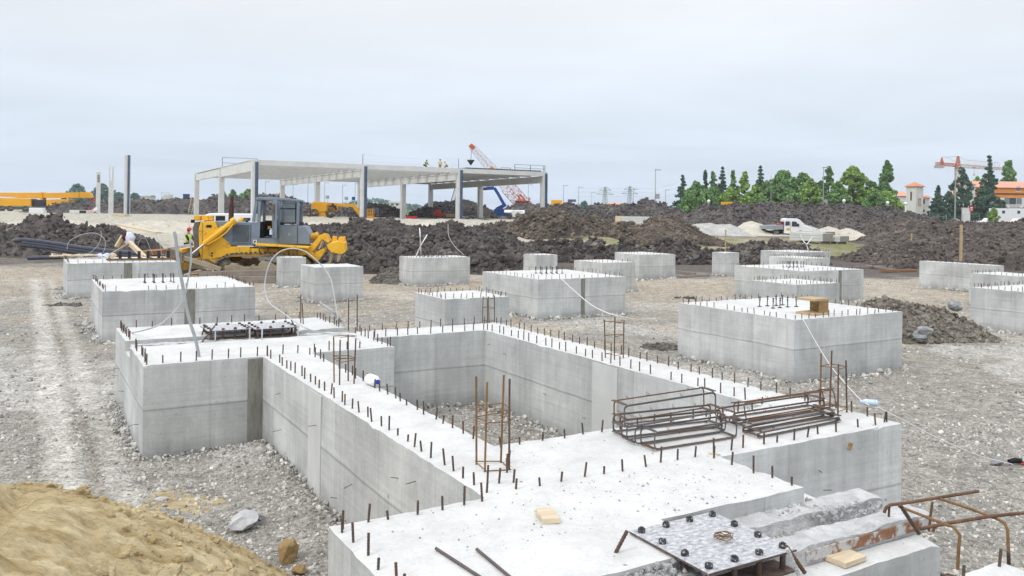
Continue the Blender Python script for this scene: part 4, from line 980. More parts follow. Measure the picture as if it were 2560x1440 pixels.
MB().beam((.35,0,.2),(.35,0,.6),.1,.6).beam((-.3,0,.2),(-.3,0,.6),.1,.6).build('leg',MATS['dark_metal'],t)
# ---------------------------------------------------------------- yellow truck crane at the left edge
Yc=174; kz=9.846; c0=aty(90,529,Yc); tc_=thing('truck_crane','long yellow telescopic truck crane with boom lowered, at the left edge','crane truck',(c0.x,Yc,c0.z-.1)); oc=Vector((c0.x,Yc,c0.z-.1))
def CP(zx,zy): p=aty(zx/kz,460+zy/kz,Yc)-oc; return (p.x,p.z)
def cpr(name,pts,y0,y1,mt='crane_yellow',bev=.05,par=None): m=MB(); m.prism([CP(*p) for p in pts],y0,y1); return m.build(name,MATS[mt],par or tc_,bevel=bev)
cpr('main_boom',[(-700,215),(1050,215),(1050,350),(480,345),(330,320),(-700,290)],-.9,.5); cpr('boom_section',[(1050,222),(2000,210),(2000,345),(1050,345)],-.8,.4); cpr('boom_section',[(2000,205),(2230,200),(2300,330),(2290,350),(2200,350),(2000,345)],-.7,.3)
cpr('boom_collar',[(1040,205),(1105,205),(1105,385),(1040,385)],-1.0,.6); cpr('boom_collar',[(480,250),(525,250),(525,345),(480,345)],-.96,.55); cpr('hook_block',[(2250,350),(2340,380),(2350,450),(2290,440)],-.4,.2,'red_paint')
cpr('superstructure',[(20,350),(400,350),(850,365),(850,540),(20,545)],-1.3,1.2); cpr('tail',[(-700,340),(-10,340),(-10,540),(-700,540)],-1.2,1.2,'crane_yellow')
cpr('engine_box',[(1225,385),(1500,375),(1500,565),(1225,565)],-1.3,1.2); cab=cpr('driver_cab',[(1500,375),(1770,385),(1760,500),(1810,545),(1810,670),(1640,670),(1600,565),(1500,565)],-1.3,1.2)
cpr('side_window',[(1600,415),(1740,430),(1735,525),(1620,525)],-1.35,-1.29,'window_glass',0,cab); cpr('grille',[(860,390),(1215,390),(1215,560),(860,560)],-1.0,.9,'dark_metal')
cpr('carrier_frame',[(-700,555),(1600,570),(1600,620),(-700,620)],-1.25,1.2,'pipe_dark',.02)
for zx in (-500,-300,130,330,700,1330): x,z=CP(zx,620); MB().lathe([(.2,-.2),(.6,-.2),(.64,0),(.6,.2),(.2,.2)],(0,0,0),18,'y').build('wheel',MATS['tyre'],tc_,(x,-1.15,.66))
m=MB(); x,z=CP(1595,640); [m.b2(x-.16,x+.16,-1.36,-1.31,.35+.25*i,.35+.25*i+.12) for i in range(4)]; m.build('warning_stripe',MATS['red_paint'],tc_); MB().b2(x-.17,x+.17,-1.33,-1.28,.3,1.35).build('warning_board',MATS['white_paint'],tc_)
# pale stacked slabs and boards on the sand at left
def slabs(label,px,py,Y,w,d,hs,rz,n,mt='precast',cat='slab stack',grp='stacked pale slabs and boards on the left sand'):
    p=aty(px,py,Y); z=float(H(np.array([p.x]),np.array([Y]))[0])
    t=thing('slab_stack',label,cat,(p.x,Y,z),rz,grp)
    for i in range(n):
        MB().box((random.uniform(-.15,.15),random.uniform(-.1,.1),hs*(i+.5)+.02*i),(w*(1-.08*i),d,hs)).build('slab',MATS[mt],t,None,(0,0,random.uniform(-.06,.06)),bevel=.03)
slabs('two white covered slabs stacked before the truck crane wheels',95,530,150,2.4,1.6,.45,.2,2,'white_paint')
slabs('pale concrete slab pack with dark end openings right of the truck crane',205,533,146,3.0,2.4,.62,-.1,1)
p=aty(207,534,144.6); MB().box((.9,0,.35),(1.2,.06,.45)).build('slab_opening',MATS['dark_metal'],bpy.data.objects['slab_stack.001'],(0,-1.2,0))
slabs('flat yellowish boards lying on sand at the left',30,541,118,3.4,1.2,.08,.05,2,'wood_pale',cat='board stack')
def board(label,a,b,w,h,mt='wood_pale',name='wooden_board',cat='board',grp=None,up=(0,0,1)):
    a,b=Vector(a),Vector(b); c=(a+b)/2; m=MB().beam(a-c,b-c,w,h,up=up); return tag(m.build(name,MATS[mt],None,c,bevel=.006),label,cat,grp)
board('long pale plank propped on the sand bank above the debris',aty(292,560,74)+Vector((0,0,.0)),aty(396,582,64.5),.5,.12,'wood_pale')
board('broad tilted timber panel at the foot of the tallest free column',aty(284,541,101)+Vector((0,0,.1)),aty(317,543,101)+Vector((0,0,.1)),1.2,.55,'wood_pale',name='shuttering_board',cat='board')
t=thing('barrier_board','red and white striped barrier board leaning near the shortest column','barrier',aty(232,529,150)+Vector((0,0,-.7)))
m=MB(); m.box((0,0,.8),(1.9,.06,.5),(0,-.65,0)); m.build('board',MATS['white_paint'],t)
m=MB(); [m.box((0+.42*i*math.cos(.65),-.035,.8+.42*i*math.sin(.65)*-1+.0),(.2,.02,.5),(0,.65+.0,0)) for i in (-2,-1,0,1,2)]; m.build('red_stripes',MATS['red_paint'],t)
def ladder(label,a,b,w,n,mt='galv'):
    a,b=Vector(a),Vector(b); m=MB(); d=(b-a).normalized(); sd=d.cross(Vector((0,1,0))).normalized()*w/2
    m.beam(-sd,b-a-sd,.07,.07); m.beam(sd,b-a+sd,.07,.07)
    for i in range(1,n): q=(b-a)*(i/n); m.beam(q-sd,q+sd,.04,.04)
    return tag(m.build('ladder',MATS[mt],None,a),label,'ladder')
ladder('pale wooden ladder leaning on the leftmost hall column',aty(475,532,139),aty(484,490,139),.6,10,'wood_pale')
ladder('steel ladder leaning up to the roof beam beside the third front column',aty(1129,512,128),aty(1145,459,126),.5,18,'dark_metal')
# small site clutter on the hall floor
def clutter(name,label,cat,px,py,Y,fn,rz=0):
    p=aty(px,py,Y); z=float(H(np.array([p.x]),np.array([Y]))[0]); t=thing(name,label,cat,(p.x,Y,z),rz); fn(t); return t
clutter('site_machine','small red and yellow machine on the hall floor between columns','machine',1108,543,140,lambda t:(MB().b2(-1.6,.3,-.6,.6,.3,1.0).b2(-1.3,-.5,-.5,.5,1,1.5).build('red_body',MATS['red_paint'],t,bevel=.05),MB().b2(.3,2.6,-.5,.5,.3,.8).build('wooden_tail',MATS['wood'],t,bevel=.04),[MB().lathe([(.1,-.15),(.35,-.15),(.35,.15),(.1,.15)],(x,-.6,.35),12,'y').build('wheel',MATS['tyre'],t) for x in (-1.2,.2)]))
clutter('red_crate','flat red crate on the sand floor of the hall','crate',1030,546,128,lambda t:MB().b2(-.8,.8,-.5,.5,0,.4).b2(-.75,.75,-.45,.45,.4,.48).build('crate_body',MATS['red_paint'],t,bevel=.03))
def scrap(t):
    for i in range(14):
        a=Vector((random.uniform(-2.6,2.6),random.uniform(-.8,.8),random.uniform(.05,.5))); d=Vector((random.uniform(-1.6,1.6),random.uniform(-.5,.5),random.uniform(-.2,.5)))
        MB().beam(a-d/2,a+d/2,.14,.1).build('steel_offcut',MATS[random.choice(('dark_metal','galv','precast'))],t)
clutter('scrap_pile','pile of dark steel offcuts beside the second row column','scrap pile',1185,549,138,scrap); clutter('scrap_pile','thin heap of grey planks on the hall floor near the small red machine','scrap pile',1150,546,146,scrap)
clutter('fuel_tank','white round-ended tank between blue lift and orange crane','tank',1277,541,158,lambda t:(MB().cyl((-2.6,0,.9),(2.6,0,.9),.8,n=18).build('tank_body',MATS['white_paint'],t),MB().b2(-1.8,-1.5,-.6,.6,0,.5).b2(1.5,1.8,-.6,.6,0,.5).build('tank_feet',MATS['dark_metal'],t)))
# grey panel stack between the mounds
p=aty(1543,557,101.5); z=float(H(np.array([p.x]),np.array([101.5]))[0]); t=thing('panel_stack','stack of grey ribbed concrete panels half hidden by the brown cone','panel stack',(p.x,101.5,z-.1),.06)
for i in range(6): MB().b2(.0,5.6,0,1.2,.22*i+.03,.22*(i+1)).build('panel',MATS['precast'],t,bevel=.015)
MB().b2(-.02,.55,-.04,1.24,0,1.36).build('end_cover',MATS['wood_pale'],t,bevel=.02)
# hollow-core slabs in front of the truck
mat('slab_end',(.30,.29,.26),.9,var=.15,scale=5)
def hollow(label,n_px,l_x,end_x,Y,h,hs=3):
    n=aty(*n_px,Y)
    def along(d,px): a=ray(px,n_px[1])[0]; return (a*n.y-n.x)/(d.x-a*d.y)
    L_=along(UB,l_x); w=along(VB,end_x)
    t=thing('concrete_beam_stack',label,'beam stack',(n.x,n.y,n.z),ROT,'pale precast beam stacks in front of the white truck')
    for i in range(hs): MB().b2(0,w,.03,L_,h*i/hs+.012,h*(i+1)/hs-.006).build('beam',MATS['precast'],t)
    MB().b2(.03,w-.03,-.01,.028,.04,h-.03).build('end_face',MATS['slab_end'],t)
    MB().b2(.05,w-.05,.3,.5,-.4,.012).b2(.05,w-.05,L_*.7,L_*.7+.2,-.4,.012).build('timber_bearer',MATS['wood_grey'],t)
hollow('front stack of pale precast beams nearest the dark soil row',(2057,604),1974,2083,80,.80)
hollow('right stack of pale precast beams with greenish end',(2100,605),2072,2123,80.5,.58,2)
hollow('rear low stack of pale precast beams beside the truck front',(2064,589),1992,2088,86,.42,2)
# ---------------------------------------------------------------- bulldozer
mat('dozer_yellow',(.82,.46,.03),.5,var=.10,scale=1.4,spots=((.20,.13,.06),2.2,.56,.12),bump=.05)
mat('dozer_grey',(.19,.24,.30),.5,var=.14,scale=1.5,spots=((.28,.27,.25),2.0,.60,.12))
mat('dozer_panel',(.10,.125,.145),.55,var=.2,scale=2,spots=((.25,.24,.22),3,.58,.12))
mat('track_steel',(.11,.095,.08),.8,.3,col2=(.30,.25,.19),scale=3)
mat('dried_mud',(.30,.25,.18),.95,col2=(.42,.36,.26),scale=3,bump=.8,bscale=12)
mat('blade_steel',(.30,.29,.28),.38,.75,col2=(.52,.51,.50),scale=2.2,stretch=(1,1,.35),spots=((.16,.10,.06),2.4,.55,.1))
mat('chrome',(.75,.76,.78),.2,.9)
mat('exhaust_rust',(.10,.055,.05),.75,.4,var=.35,scale=5)
mat('cab_black',(.012,.012,.014),.7)
DZ=thing('bulldozer','yellow and grey crawler bulldozer with open cab door and rear ripper','bulldozer',(-11.62,38.4,0),R(9))
def D(zx,zy): return ((zx-1000)/338.,(1320-zy)/338.)
def dp(name,pts,y0,y1,mt,par=DZ,bev=.02,m=None):
    m=m or MB(); m.prism([D(*p) for p in pts],y0,y1); return m.build(name,MATS[mt],par,bevel=bev)
def trackpath():
    return [D(*p) for p in ((620,962),(760,938),(1050,926),(1400,938),(1640,962),(1760,1010),(1825,1100),(1800,1210),(1720,1290),(1640,1318),(640,1318),(545,1275),(480,1190),(468,1100),(520,1020))]
def resample(P,step):
    out=[];P=P+[P[0]];acc=0
    for a,b in zip(P[:-1],P[1:]):
        a=Vector(a);b=Vector(b);d=(b-a).length;t=acc
        while t<d: out.append((a.lerp(b,t/d),(b-a).normalized())); t+=step
        acc=t-d
    return out
for sgn in (-1,1):
    m=MB(); y=sgn*1.45
    for p,d in resample(trackpath(),.2):
        a=math.atan2(d.y,d.x); m.box((p.x,y,p.y),(.185,.62,.05),(0,-a,0))
        n=Vector((-d.y,d.x)); m.box((p.x-n.x*-.05,y,p.y-n.y*-.05),(.03,.62,.08),(0,-a,0))
    tr=m.build('track',MATS['track_steel'],DZ)
    f=dp('track_frame',[(620,1120),(1600,1110),(1640,1230),(600,1240)],y-.18,y+.18,'dried_mud',tr)
    for zx,zy,r in ((575,1130,.42),(1700,1135,.44)):
        x,z=D(zx,zy); w=MB().lathe([(.1,-.14),(r,-.1),(r,.1),(.1,.14)],(x,y,z),20,'y').build('sprocket' if zx>1000 else 'idler_wheel',MATS['track_steel'],tr)
    for zx in range(760,1560,130):
        x,z=D(zx,1262); MB().lathe([(.05,-.2),(.13,-.2),(.13,.2),(.05,.2)],(x,y,z),12,'y').build('roller',MATS['track_steel'],tr)
    # packed earth on the frame
    V=[];m=MB()
    x0,_=D(600,0);x1,_=D(1590,0);n=40
    pts=[(x0+(x1-x0)*i/n,D(0,1185)[1]+.26+.22*vn(np.array([i*.17]),np.array([3.+sgn]),4)[0]+.07*vn(np.array([i*.7]),np.array([1.]),6)[0]) for i in range(n+1)]
    m.prism(pts+[(x1,D(0,1250)[1]),(x0,D(0,1250)[1])],y-.28,y+.28); m.build('packed_earth',MATS['dried_mud'],tr,bevel=.05)
dp('hull',[(420,860),(1760,850),(1790,930),(1700,960),(560,985),(420,1000)],-1.0,1.0,'dozer_yellow')
m=MB(); m.prism([D(*p) for p in ((640,825),(925,825),(925,925),(640,925))],-1.06,-1.0); m.build('side_plate',MATS['dozer_yellow'],DZ,bevel=.01)
for zx in (1060,1190,1340,1500,1620): x,_=D(zx,0); MB().b2(x-.015,x+.015,-1.03,-1.0,D(0,940)[1],D(0,835)[1]).build('hull_seam',MATS['track_steel'],DZ)
dp('engine_hood',[(400,448),(700,456),(960,470),(960,815),(600,815),(400,700)],-.84,.84,'dozer_grey')
g=dp('engine_guard',[(178,560),(205,462),(410,448),(455,560),(520,690),(638,800),(638,925),(470,1010),(225,1018),(190,900)],-.97,.97,'dozer_yellow')
for nm,(a,b,c,d_),mt in (('guard_vent',(290,365,505,545),'cab_black'),('guard_hole',(365,388,918,938),'cab_black'),('guard_hole',(365,388,960,980),'cab_black')):
    x0,z0=D(a,d_);x1,z1=D(b,c); MB().b2(x0,x1,-.985,-.965,z0,z1).build(nm,MATS[mt],g)
x,_=D(235,0); MB().b2(x-.01,x+.01,-.982,-.968,D(0,1000)[1],D(0,470)[1]).build('guard_seam',MATS['track_steel'],g)
mat('grille_dirty',(.13,.12,.11),.8,var=.3,scale=4); dp('radiator_grille',[(85,560),(110,470),(178,458),(178,985),(120,985)],-.86,.86,'grille_dirty')
m=MB(); x,_=D(84,0)
for i in range(9): z=D(0,960)[1]+i*.15; m.b2(x-.02,x+.06,-.8,.8,z,z+.03)
m.build('grille_bar',MATS['track_steel'],DZ)
x0,z0=D(655,770);x1,z1=D(912,495); pn=MB().b2(x0,x1,-.865,-.84,z0,z1).build('side_door',MATS['dozer_panel'],DZ,bevel=.01)
m=MB(); [m.b2(*q) for q in ((x0-.02,x1+.02,-.885,-.866,z0-.02,z0+.02),(x0-.02,x1+.02,-.885,-.866,z1-.02,z1+.02),(x0-.02,x0+.02,-.884,-.866,z0+.021,z1-.021),(x1-.02,x1+.02,-.884,-.866,z0+.021,z1-.021))]; m.build('door_frame',MATS['dozer_grey'],pn)
x,z=D(885,650); MB().b2(x-.03,x+.03,-.90,-.866,z-.12,z+.12).build('handle',MATS['track_steel'],pn)
m=MB()
for zx in (130,240): x,z=D(zx,405); m.b2(x-.14,x+.14,-.6,-.3,z-.11,z+.11); m.b2(x-.14,x+.14,.3,.6,z-.11,z+.11)
m.build('headlight_box',MATS['dozer_yellow'],DZ,bevel=.02)
x,z=D(70,455); MB().b2(x-.06,x+.06,-.75,-.5,z-.07,z+.07).build('lamp',MATS['cab_black'],DZ)
x,z=D(600,440); x2,z2=D(612,60); ex=MB().cyl((x,-.25,z-.2),(x+.02,-.25,z+.62),.115,n=14).cyl((x+.02,-.25,z+.62),(x2,-.25,z2),.085,n=14).cyl((x+.01,-.25,z+.6),(x+.02,-.25,z+.68),.125,n=14).build('exhaust_pipe',MATS['exhaust_rust'],DZ)
x,z=D(820,470); MB().cyl((x,.1,z-.1),(x,.1,z+.08),.07,n=14).cyl((x,.1,z+.08),(x,.1,z+.22),.16,n=16).build('air_precleaner',MATS['dozer_panel'],DZ)
# lift cylinder with rod (both sides)
for sgn in (-1,1):
    y=sgn*1.12; a,b,c=D(715,425),D(270,790),D(85,955)
    cy=MB().cyl((a[0],y,a[1]),(b[0],y,b[1]),.125,n=14).cyl((a[0],y,a[1]),(a[0]-.14,y,a[1]-.115),.165,n=14).build('lift_cylinder',MATS['dozer_yellow'],DZ)
    MB().cyl((b[0],y,b[1]),(c[0],y,c[1]),.055,n=12).build('piston_rod',MATS['chrome'],cy)
    a2,b2_=D(690,490),D(330,800); MB().tube([(a2[0],y-.12,a2[1]),(D(590,600)[0],y-.13,D(590,600)[1]-.05),(D(500,690)[0],y-.12,D(0,690)[1]),(b2_[0],y-.1,b2_[1])],.03,8).build('hydraulic_pipe',MATS['dozer_yellow'],cy)
    a3=D(470,590); MB().box((a3[0],y*.93,a3[1]),(.5,.3,.16),(0,-.68,0)).build('cylinder_yoke',MATS['dozer_yellow'],cy,bevel=.02)
    p0,p1=D(40,985),D(560,1150); MB().beam((p0[0],sgn*1.85,p0[1]),(p1[0],sgn*1.85,p1[1]),.16,.2).beam((p0[0],sgn*1.75,p0[1]-.12),(D(330,0)[0],sgn*1.6,D(0,1180)[1]),.13,.13).build('push_arm',MATS['dried_mud' if sgn<0 else 'dozer_yellow'],DZ,bevel=.02)
# blade
prof=[];bx=-3.45
for i in range(13):
    t=i/12; z=.12+1.32*t; x=bx+.30*math.sin(math.pi*(.06+.86*t))-.10*t; prof.append((x,z))
back=[(x+.06,z) for x,z in prof[::-1]]
m=MB(); m.prism(prof+back,-1.95,1.95); bl_=m.build('blade',MATS['blade_steel'],DZ)
for sgn in (-1,1):
    m=MB(); m.prism([(prof[0][0]-.05,.1)]+[(x-.03,z) for x,z in prof[1:]]+[(bx+.55,1.25),(bx+.6,.25)],sgn*1.953,sgn*2.01); m.build('end_plate',MATS['track_steel'],bl_)
m=MB(); m.b2(bx+.33,bx+.62,-1.6,1.6,.45,.8); m.b2(bx+.3,bx+.5,-1.8,1.8,1.2,1.36); m.build('blade_rib',MATS['dozer_yellow'],bl_)
# cab
cabm='dozer_grey'
cab=dp('cab',[(930,700),(1350,700),(1350,790),(930,800)],-.95,.95,cabm)
for y in (-.86,.86):
    for a,b,w in (((962,450),(1012,100),.09),((1040,690),(1052,110),.10),((1338,690),(1338,105),.13),((1618,490),(1622,105),.13)):
        p,q=D(*a),D(*b); MB().beam((p[0],y,p[1]),(q[0],y,q[1]),.12,w*1.3,up=(0,1,0)).build('cab_post',MATS[cabm],cab)
    p,q=D(940,460),D(1040,460); MB().b2(p[0],q[0],y-.06,y+.06,D(0,700)[1],p[1]).build('cab_side_panel',MATS[cabm],cab)
dp('cab_roof',[(990,92),(1030,74),(1330,78),(1640,105),(1640,140),(1330,120),(1000,124)],-.98,.98,cabm,cab,.03)
dp('cab_beam',[(1350,135),(1620,142),(1620,165),(1350,160)],-.9,-.8,cabm,cab,.01); dp('cab_beam',[(1350,135),(1620,142),(1620,165),(1350,160)],.8,.9,cabm,cab,.01)
dp('rear_tank',[(1345,500),(1620,500),(1745,520),(1800,625),(1800,785),(1345,790)],-1.02,1.02,cabm,DZ,.03)
x,_=D(1620,0); MB().b2(x-.012,x+.012,-1.03,-1.018,D(0,780)[1],D(0,505)[1]).build('tank_seam',MATS['cab_black'],DZ)
x,z=D(1500,635); MB().cyl((x,-1.05,z),(x,-1.01,z),.06,n=12).build('filler_cap',MATS['galv'],DZ)
x,z=D(1660,490); MB().b2(x-.12,x+.12,-.8,-.5,z-.03,z+.12).build('work_lamp',MATS['exhaust_rust'],DZ,bevel=.02)
for y in (-.87,.87):
    w=dp('side_window',[(1352,165),(1600,170),(1600,470),(1352,470)],y-.01,y+.01,'window_glass',cab,0)
    x0,_=D(1352,0);x1,_=D(1600,0);z=D(0,245)[1]; m=MB(); m.b2(x0,x1,y-.025,y+.025,z-.02,z+.02); m.b2(x1-.06,x1,y-.03,y+.03,D(0,470)[1],D(0,165)[1]); m.b2(x0,x1,y-.03,y+.03,D(0,478)[1],D(0,460)[1]); m.build('window_frame',MATS['cab_black'],w)
x,_=D(1622,0); MB().b2(x-.01,x+.01,-.8,.8,D(0,470)[1],D(0,170)[1]).build('rear_window',MATS['window_glass'],cab)
m=MB(); p,q=D(962,450),D(1012,125); m.add([(p[0],-.8,p[1]),(p[0],.8,p[1]),(q[0],.8,q[1]),(q[0],-.8,q[1])],[(0,1,2,3)]); m.build('windscreen',MATS['window_glass'],cab)
x0,z0=D(1060,690); m=MB(); m.b2(x0+.55,x0+.75,-.35,.35,z0+.1,z0+.85); m.b2(x0+.2,x0+.7,-.35,.35,z0+.1,z0+.32); m.build('seat',MATS['cab_black'],cab,bevel=.05)
m=MB(); m.b2(x0-.1,x0+.1,-.5,.6,z0,z0+.7); m.b2(x0+.82,x0+.86,.0,.85,z0,z0+1.45); m.b2(x0-.05,x0+.8,.83,.85,z0,z0+.75); m.build('console',MATS['cab_black'],cab); x,z=D(1180,540); MB().b2(x-.06,x+.06,-.5,-.42,z-.07,z+.07).build('yellow_control',MATS['machine_yellow'],cab)
dr=MB(); xx,_=D(1290,0); dr.box((xx,-1.28,D(0,405)[1]),(.07,.85,1.72),(0,0,.30)); dr=dr.build('cab_door',MATS[cabm],cab,bevel=.02)
MB().box((xx-.04,-1.3,D(0,300)[1]),(.02,.55,.7),(0,0,.30)).build('door_glass',MATS['glass_dark'],dr)
t=xx-.06; MB().cyl((t-.05,-1.5,D(0,640)[1]),(t-.05,-1.5,D(0,570)[1]),.07,n=12).cyl((t-.05,-1.5,D(0,570)[1]),(t-.05,-1.5,D(0,545)[1]),.035,n=10).build('water_bottle_holder',MATS['clear_blue'],dr)
x0,z0=D(968,780); m=MB(); m.b2(x0,x0+.16,-.97,-.951,z0,z0+.16); m.build('number_plate',MATS['white_paint'],cab); MB().b2(x0+.04,x0+.075,-.976,-.972,z0+.03,z0+.13).b2(x0+.085,x0+.12,-.976,-.972,z0+.05,z0+.13).build('plate_mark',MATS['cab_black'],cab)
dp('fender',[(1040,768),(1822,812),(1800,838),(1040,800)],-1.78,-.95,'dozer_yellow',DZ,.015); dp('fender',[(1040,768),(1822,812),(1800,838),(1040,800)],.95,1.78,'dozer_yellow',DZ,.015)
# ripper
rp_=link('ripper',None,DZ)
for y in (-.75,.75):
    dp('upper_link',[(1770,860),(1950,645),(1985,628),(2040,640),(2100,740),(2075,765),(1985,700),(1860,880),(1800,930)],y-.14,y+.14,'dozer_yellow',rp_,.008)
    dp('lower_link',[(1740,880),(1800,870),(1860,930),(2000,850),(2035,875),(1990,960),(1915,1055),(1870,1030),(1750,950)],y-.12,y+.12,'dozer_yellow',rp_,.008)
    p,q=D(1800,680),D(1905,650); MB().cyl((p[0],y*.4,p[1]),(q[0],y*.4,q[1]),.15,n=12).build('ripper_cylinder',MATS['dozer_yellow'],rp_)
    p,q=D(1990,740),D(1935,860); MB().cyl((p[0],y,p[1]),(q[0],y,q[1]),.04,n=10).build('rod',MATS['chrome'],rp_)
dp('ripper_beam',[(2060,790),(2110,760),(2200,745),(2240,735),(2330,760),(2345,895),(2290,930),(2140,905),(2085,850)],-1.25,1.25,'dozer_yellow',rp_,.015)
for y in (-.9,0,.9):
    dp('shank_bracket',[(2232,680),(2315,680),(2320,765),(2225,765)],y-.1,y+.1,'dozer_yellow',rp_,.01)
    dp('shank',[(2110,905),(2165,910),(2130,1060),(2080,1110),(2060,1080),(2095,1040)],y-.06,y+.06,'dried_mud',rp_,.01)
dp('shank',[(2225,925),(2290,930),(2260,1020),(2225,1065),(2215,1030)],-1.22,-1.1,'dried_mud',rp_,.01)
dp('shank_bracket',[(2120,675),(2185,675),(2190,760),(2110,760)],.4,.6,'dozer_yellow',rp_,.01)
# ---------------------------------------------------------------- timber and debris around the dozer
board('long dark weathered timber baulk in front of the bulldozer tracks',aty(497,689,36.0),aty(689,685,36.2),.22,.36,'wood_grey','timber_beam','timber')
board('lower dark timber baulk under the long one, beside the pedestal',aty(598,699,35.7),aty(690,699,35.8),.25,.28,'wood_grey','timber_beam','timber')
for i,(a,b,lab) in enumerate((((474,672),(520,664),'short plank under the bulldozer push arm'),((478,681),(530,676),'grey board lying left of the long dark baulk'),((470,690),(525,690),'brown board lying before the bulldozer blade'))):
    board(lab,aty(a[0],a[1],36.6-i*.2),aty(b[0],b[1],36.9-i*.2),.2,.07,random.choice(('wood','wood_grey')))
board('rust brown steel sheet pile lying left of the bulldozer blade',atz(352,634,.25),atz(418,627,.25),.9,.28,'rust_plate','steel_sheet','steel sheet')
p=atz(385,640,.05); m=MB(); 
# dark pipe bundle on the soil
for k,(off,lab) in enumerate(((0,'upper blue-black pipe of the bundle lying on the left soil heap'),(7,'middle dark pipe of the bundle lying on the left soil heap'),(13,'lowest dark pipe of the bundle lying on the left soil heap'))):
    pts=[aty(px,py+off,Y) for px,py,Y in ((38,602,50.2),(58,599,50),(120,606,49.3),(200,619,48.2),(270,627,46.8),(345,634,45.2))]
    if k: pts=pts[1:]
    o=Vector(pts[0]); tag(MB().tube([q-o for q in pts],.13,8).build('drain_pipe',MATS['pipe_dark'],None,o),lab,'pipe','dark pipes on the left soil heap')
pts=[aty(px,py,46.5) for px,py in ((70,645),(150,643),(215,638),(300,633))]; o=pts[0]
tag(MB().tube([q-o for q in pts],.12,8).build('drain_pipe',MATS['pipe_dark'],None,o),'separate dark pipe lying at the foot of the left soil heap','pipe')
# timbers on and behind the far left footing
Yt=37.5
board('pale square timber sloping down onto the far left footing',aty(324,607,39),aty(363,645,36.6),.16,.2,'wood_pale','timber_post','timber')
board('thin grey pole sloping left onto the far left footing',aty(323,609,39),aty(258,647,36),.09,.09,'wood_grey','wooden_pole','pole')
board('upright leaning lath, left of the timber trestle',aty(305,589,40.5),aty(288,617,40),.07,.09,'wood_pale','wooden_lath','lath')
board('second leaning lath beside the first one',aty(308,589,40.8),aty(292,617,40.3),.07,.09,'wood_pale','wooden_lath','lath')
t=thing('timber_trestle','brown timber trestle with crossed braces behind the far left footing','trestle',aty(312,618,41))
for a,b in (((-.35,0,0),(.0,0,.62)),((.5,0,0),(.05,0,.62)),((-.3,.1,.1),(.35,.1,.45)),((-.28,.3,0),(.05,.3,.6))): MB().beam(a,b,.1,.12).build('brace',MATS['wood'],t)
# jacket hung over the trestle
p=aty(324,598,40.6); V,Fc=ICO2; Pn=V.copy(); Pn*=np.array((.24,.2,.36)); Pn[:,0]+=.16*np.clip(-Pn[:,2],0,1)+.05*fbm(V[:,2]*3,V[:,0]*3,2,3); Pn*=1+.10*fbm(V[:,0]*4,V[:,2]*2.5,3,9)[:,None]
mat('cloth_white',(.66,.68,.80),.9,var=.08,scale=8)
t=link('work_jacket',np_mesh('work_jacket',Pn,Fc,MATS['cloth_white']),None,p); tag(t,'pale lilac work jacket draped over the timber trestle','jacket')
mat('cloth_maroon',(.09,.025,.035),.9,var=.2,scale=8); MB().ball((-.2,-.05,.12),(.13,.16,.22),10,7,jit=.06).build('lining',MATS['cloth_maroon'],t)
for i in range(9):
    a=atz(278+random.uniform(0,45),622+random.uniform(-4,6),.08); d=Vector((random.uniform(-.7,.7),random.uniform(-.3,.3),random.uniform(-.05,.2)))
    board(['pale splintered board, one of the pile behind the far left footing'][0],a-d/2,a+d/2,.14,.035,'wood_pale','scrap_board','board','splintered boards piled behind the far left footing')
fr=thing('formwork_frame','rusty steel formwork frame lying on the far left footing','formwork frame',UV(33.3,2.7,HB),ROT)
m=MB(); [m.b2(-.1,2.2,y-.03,y+.03,.02,.07) for y in (0,.55)]; [m.b2(x-.025,x+.025,-.05,.6,.075,.11) for x in (0,.36,.7,1.05,1.4,1.8)]; m.build('grid',MATS['rebar_ochre'],fr)
[MB().b2(x-.05,x+.05,-.03,.03,.1,.36).build('stub_post',MATS['dark_metal'],fr) for x in (.32,.62,.95,1.25,1.62,1.95)]
t=thing('rope_tangle','tangle of dirty rope and rags on the left end of the far left footing','rope',atz(190,646,HB))
for i in range(5):
    a0=random.uniform(0,6); pts=[Vector((.75*math.cos(a0+k*.8)*random.uniform(.4,1)+.1*k-.4,.35*math.sin(a0+k*.8),.05+.10*random.random())) for k in range(10)]
    MB().tube(pts,.035,6).build('rope_strand',MATS['wood_grey' if i%2 else 'wood_pale'],t)
V,Fc=ICO1
for i in range(3): MB().ball((.9+.2*i,.1*i,.12),(.13,.11,.09),9,6,jit=.2).build('rag',MATS['cloth_white' if i<2 else 'wood_pale'],t)
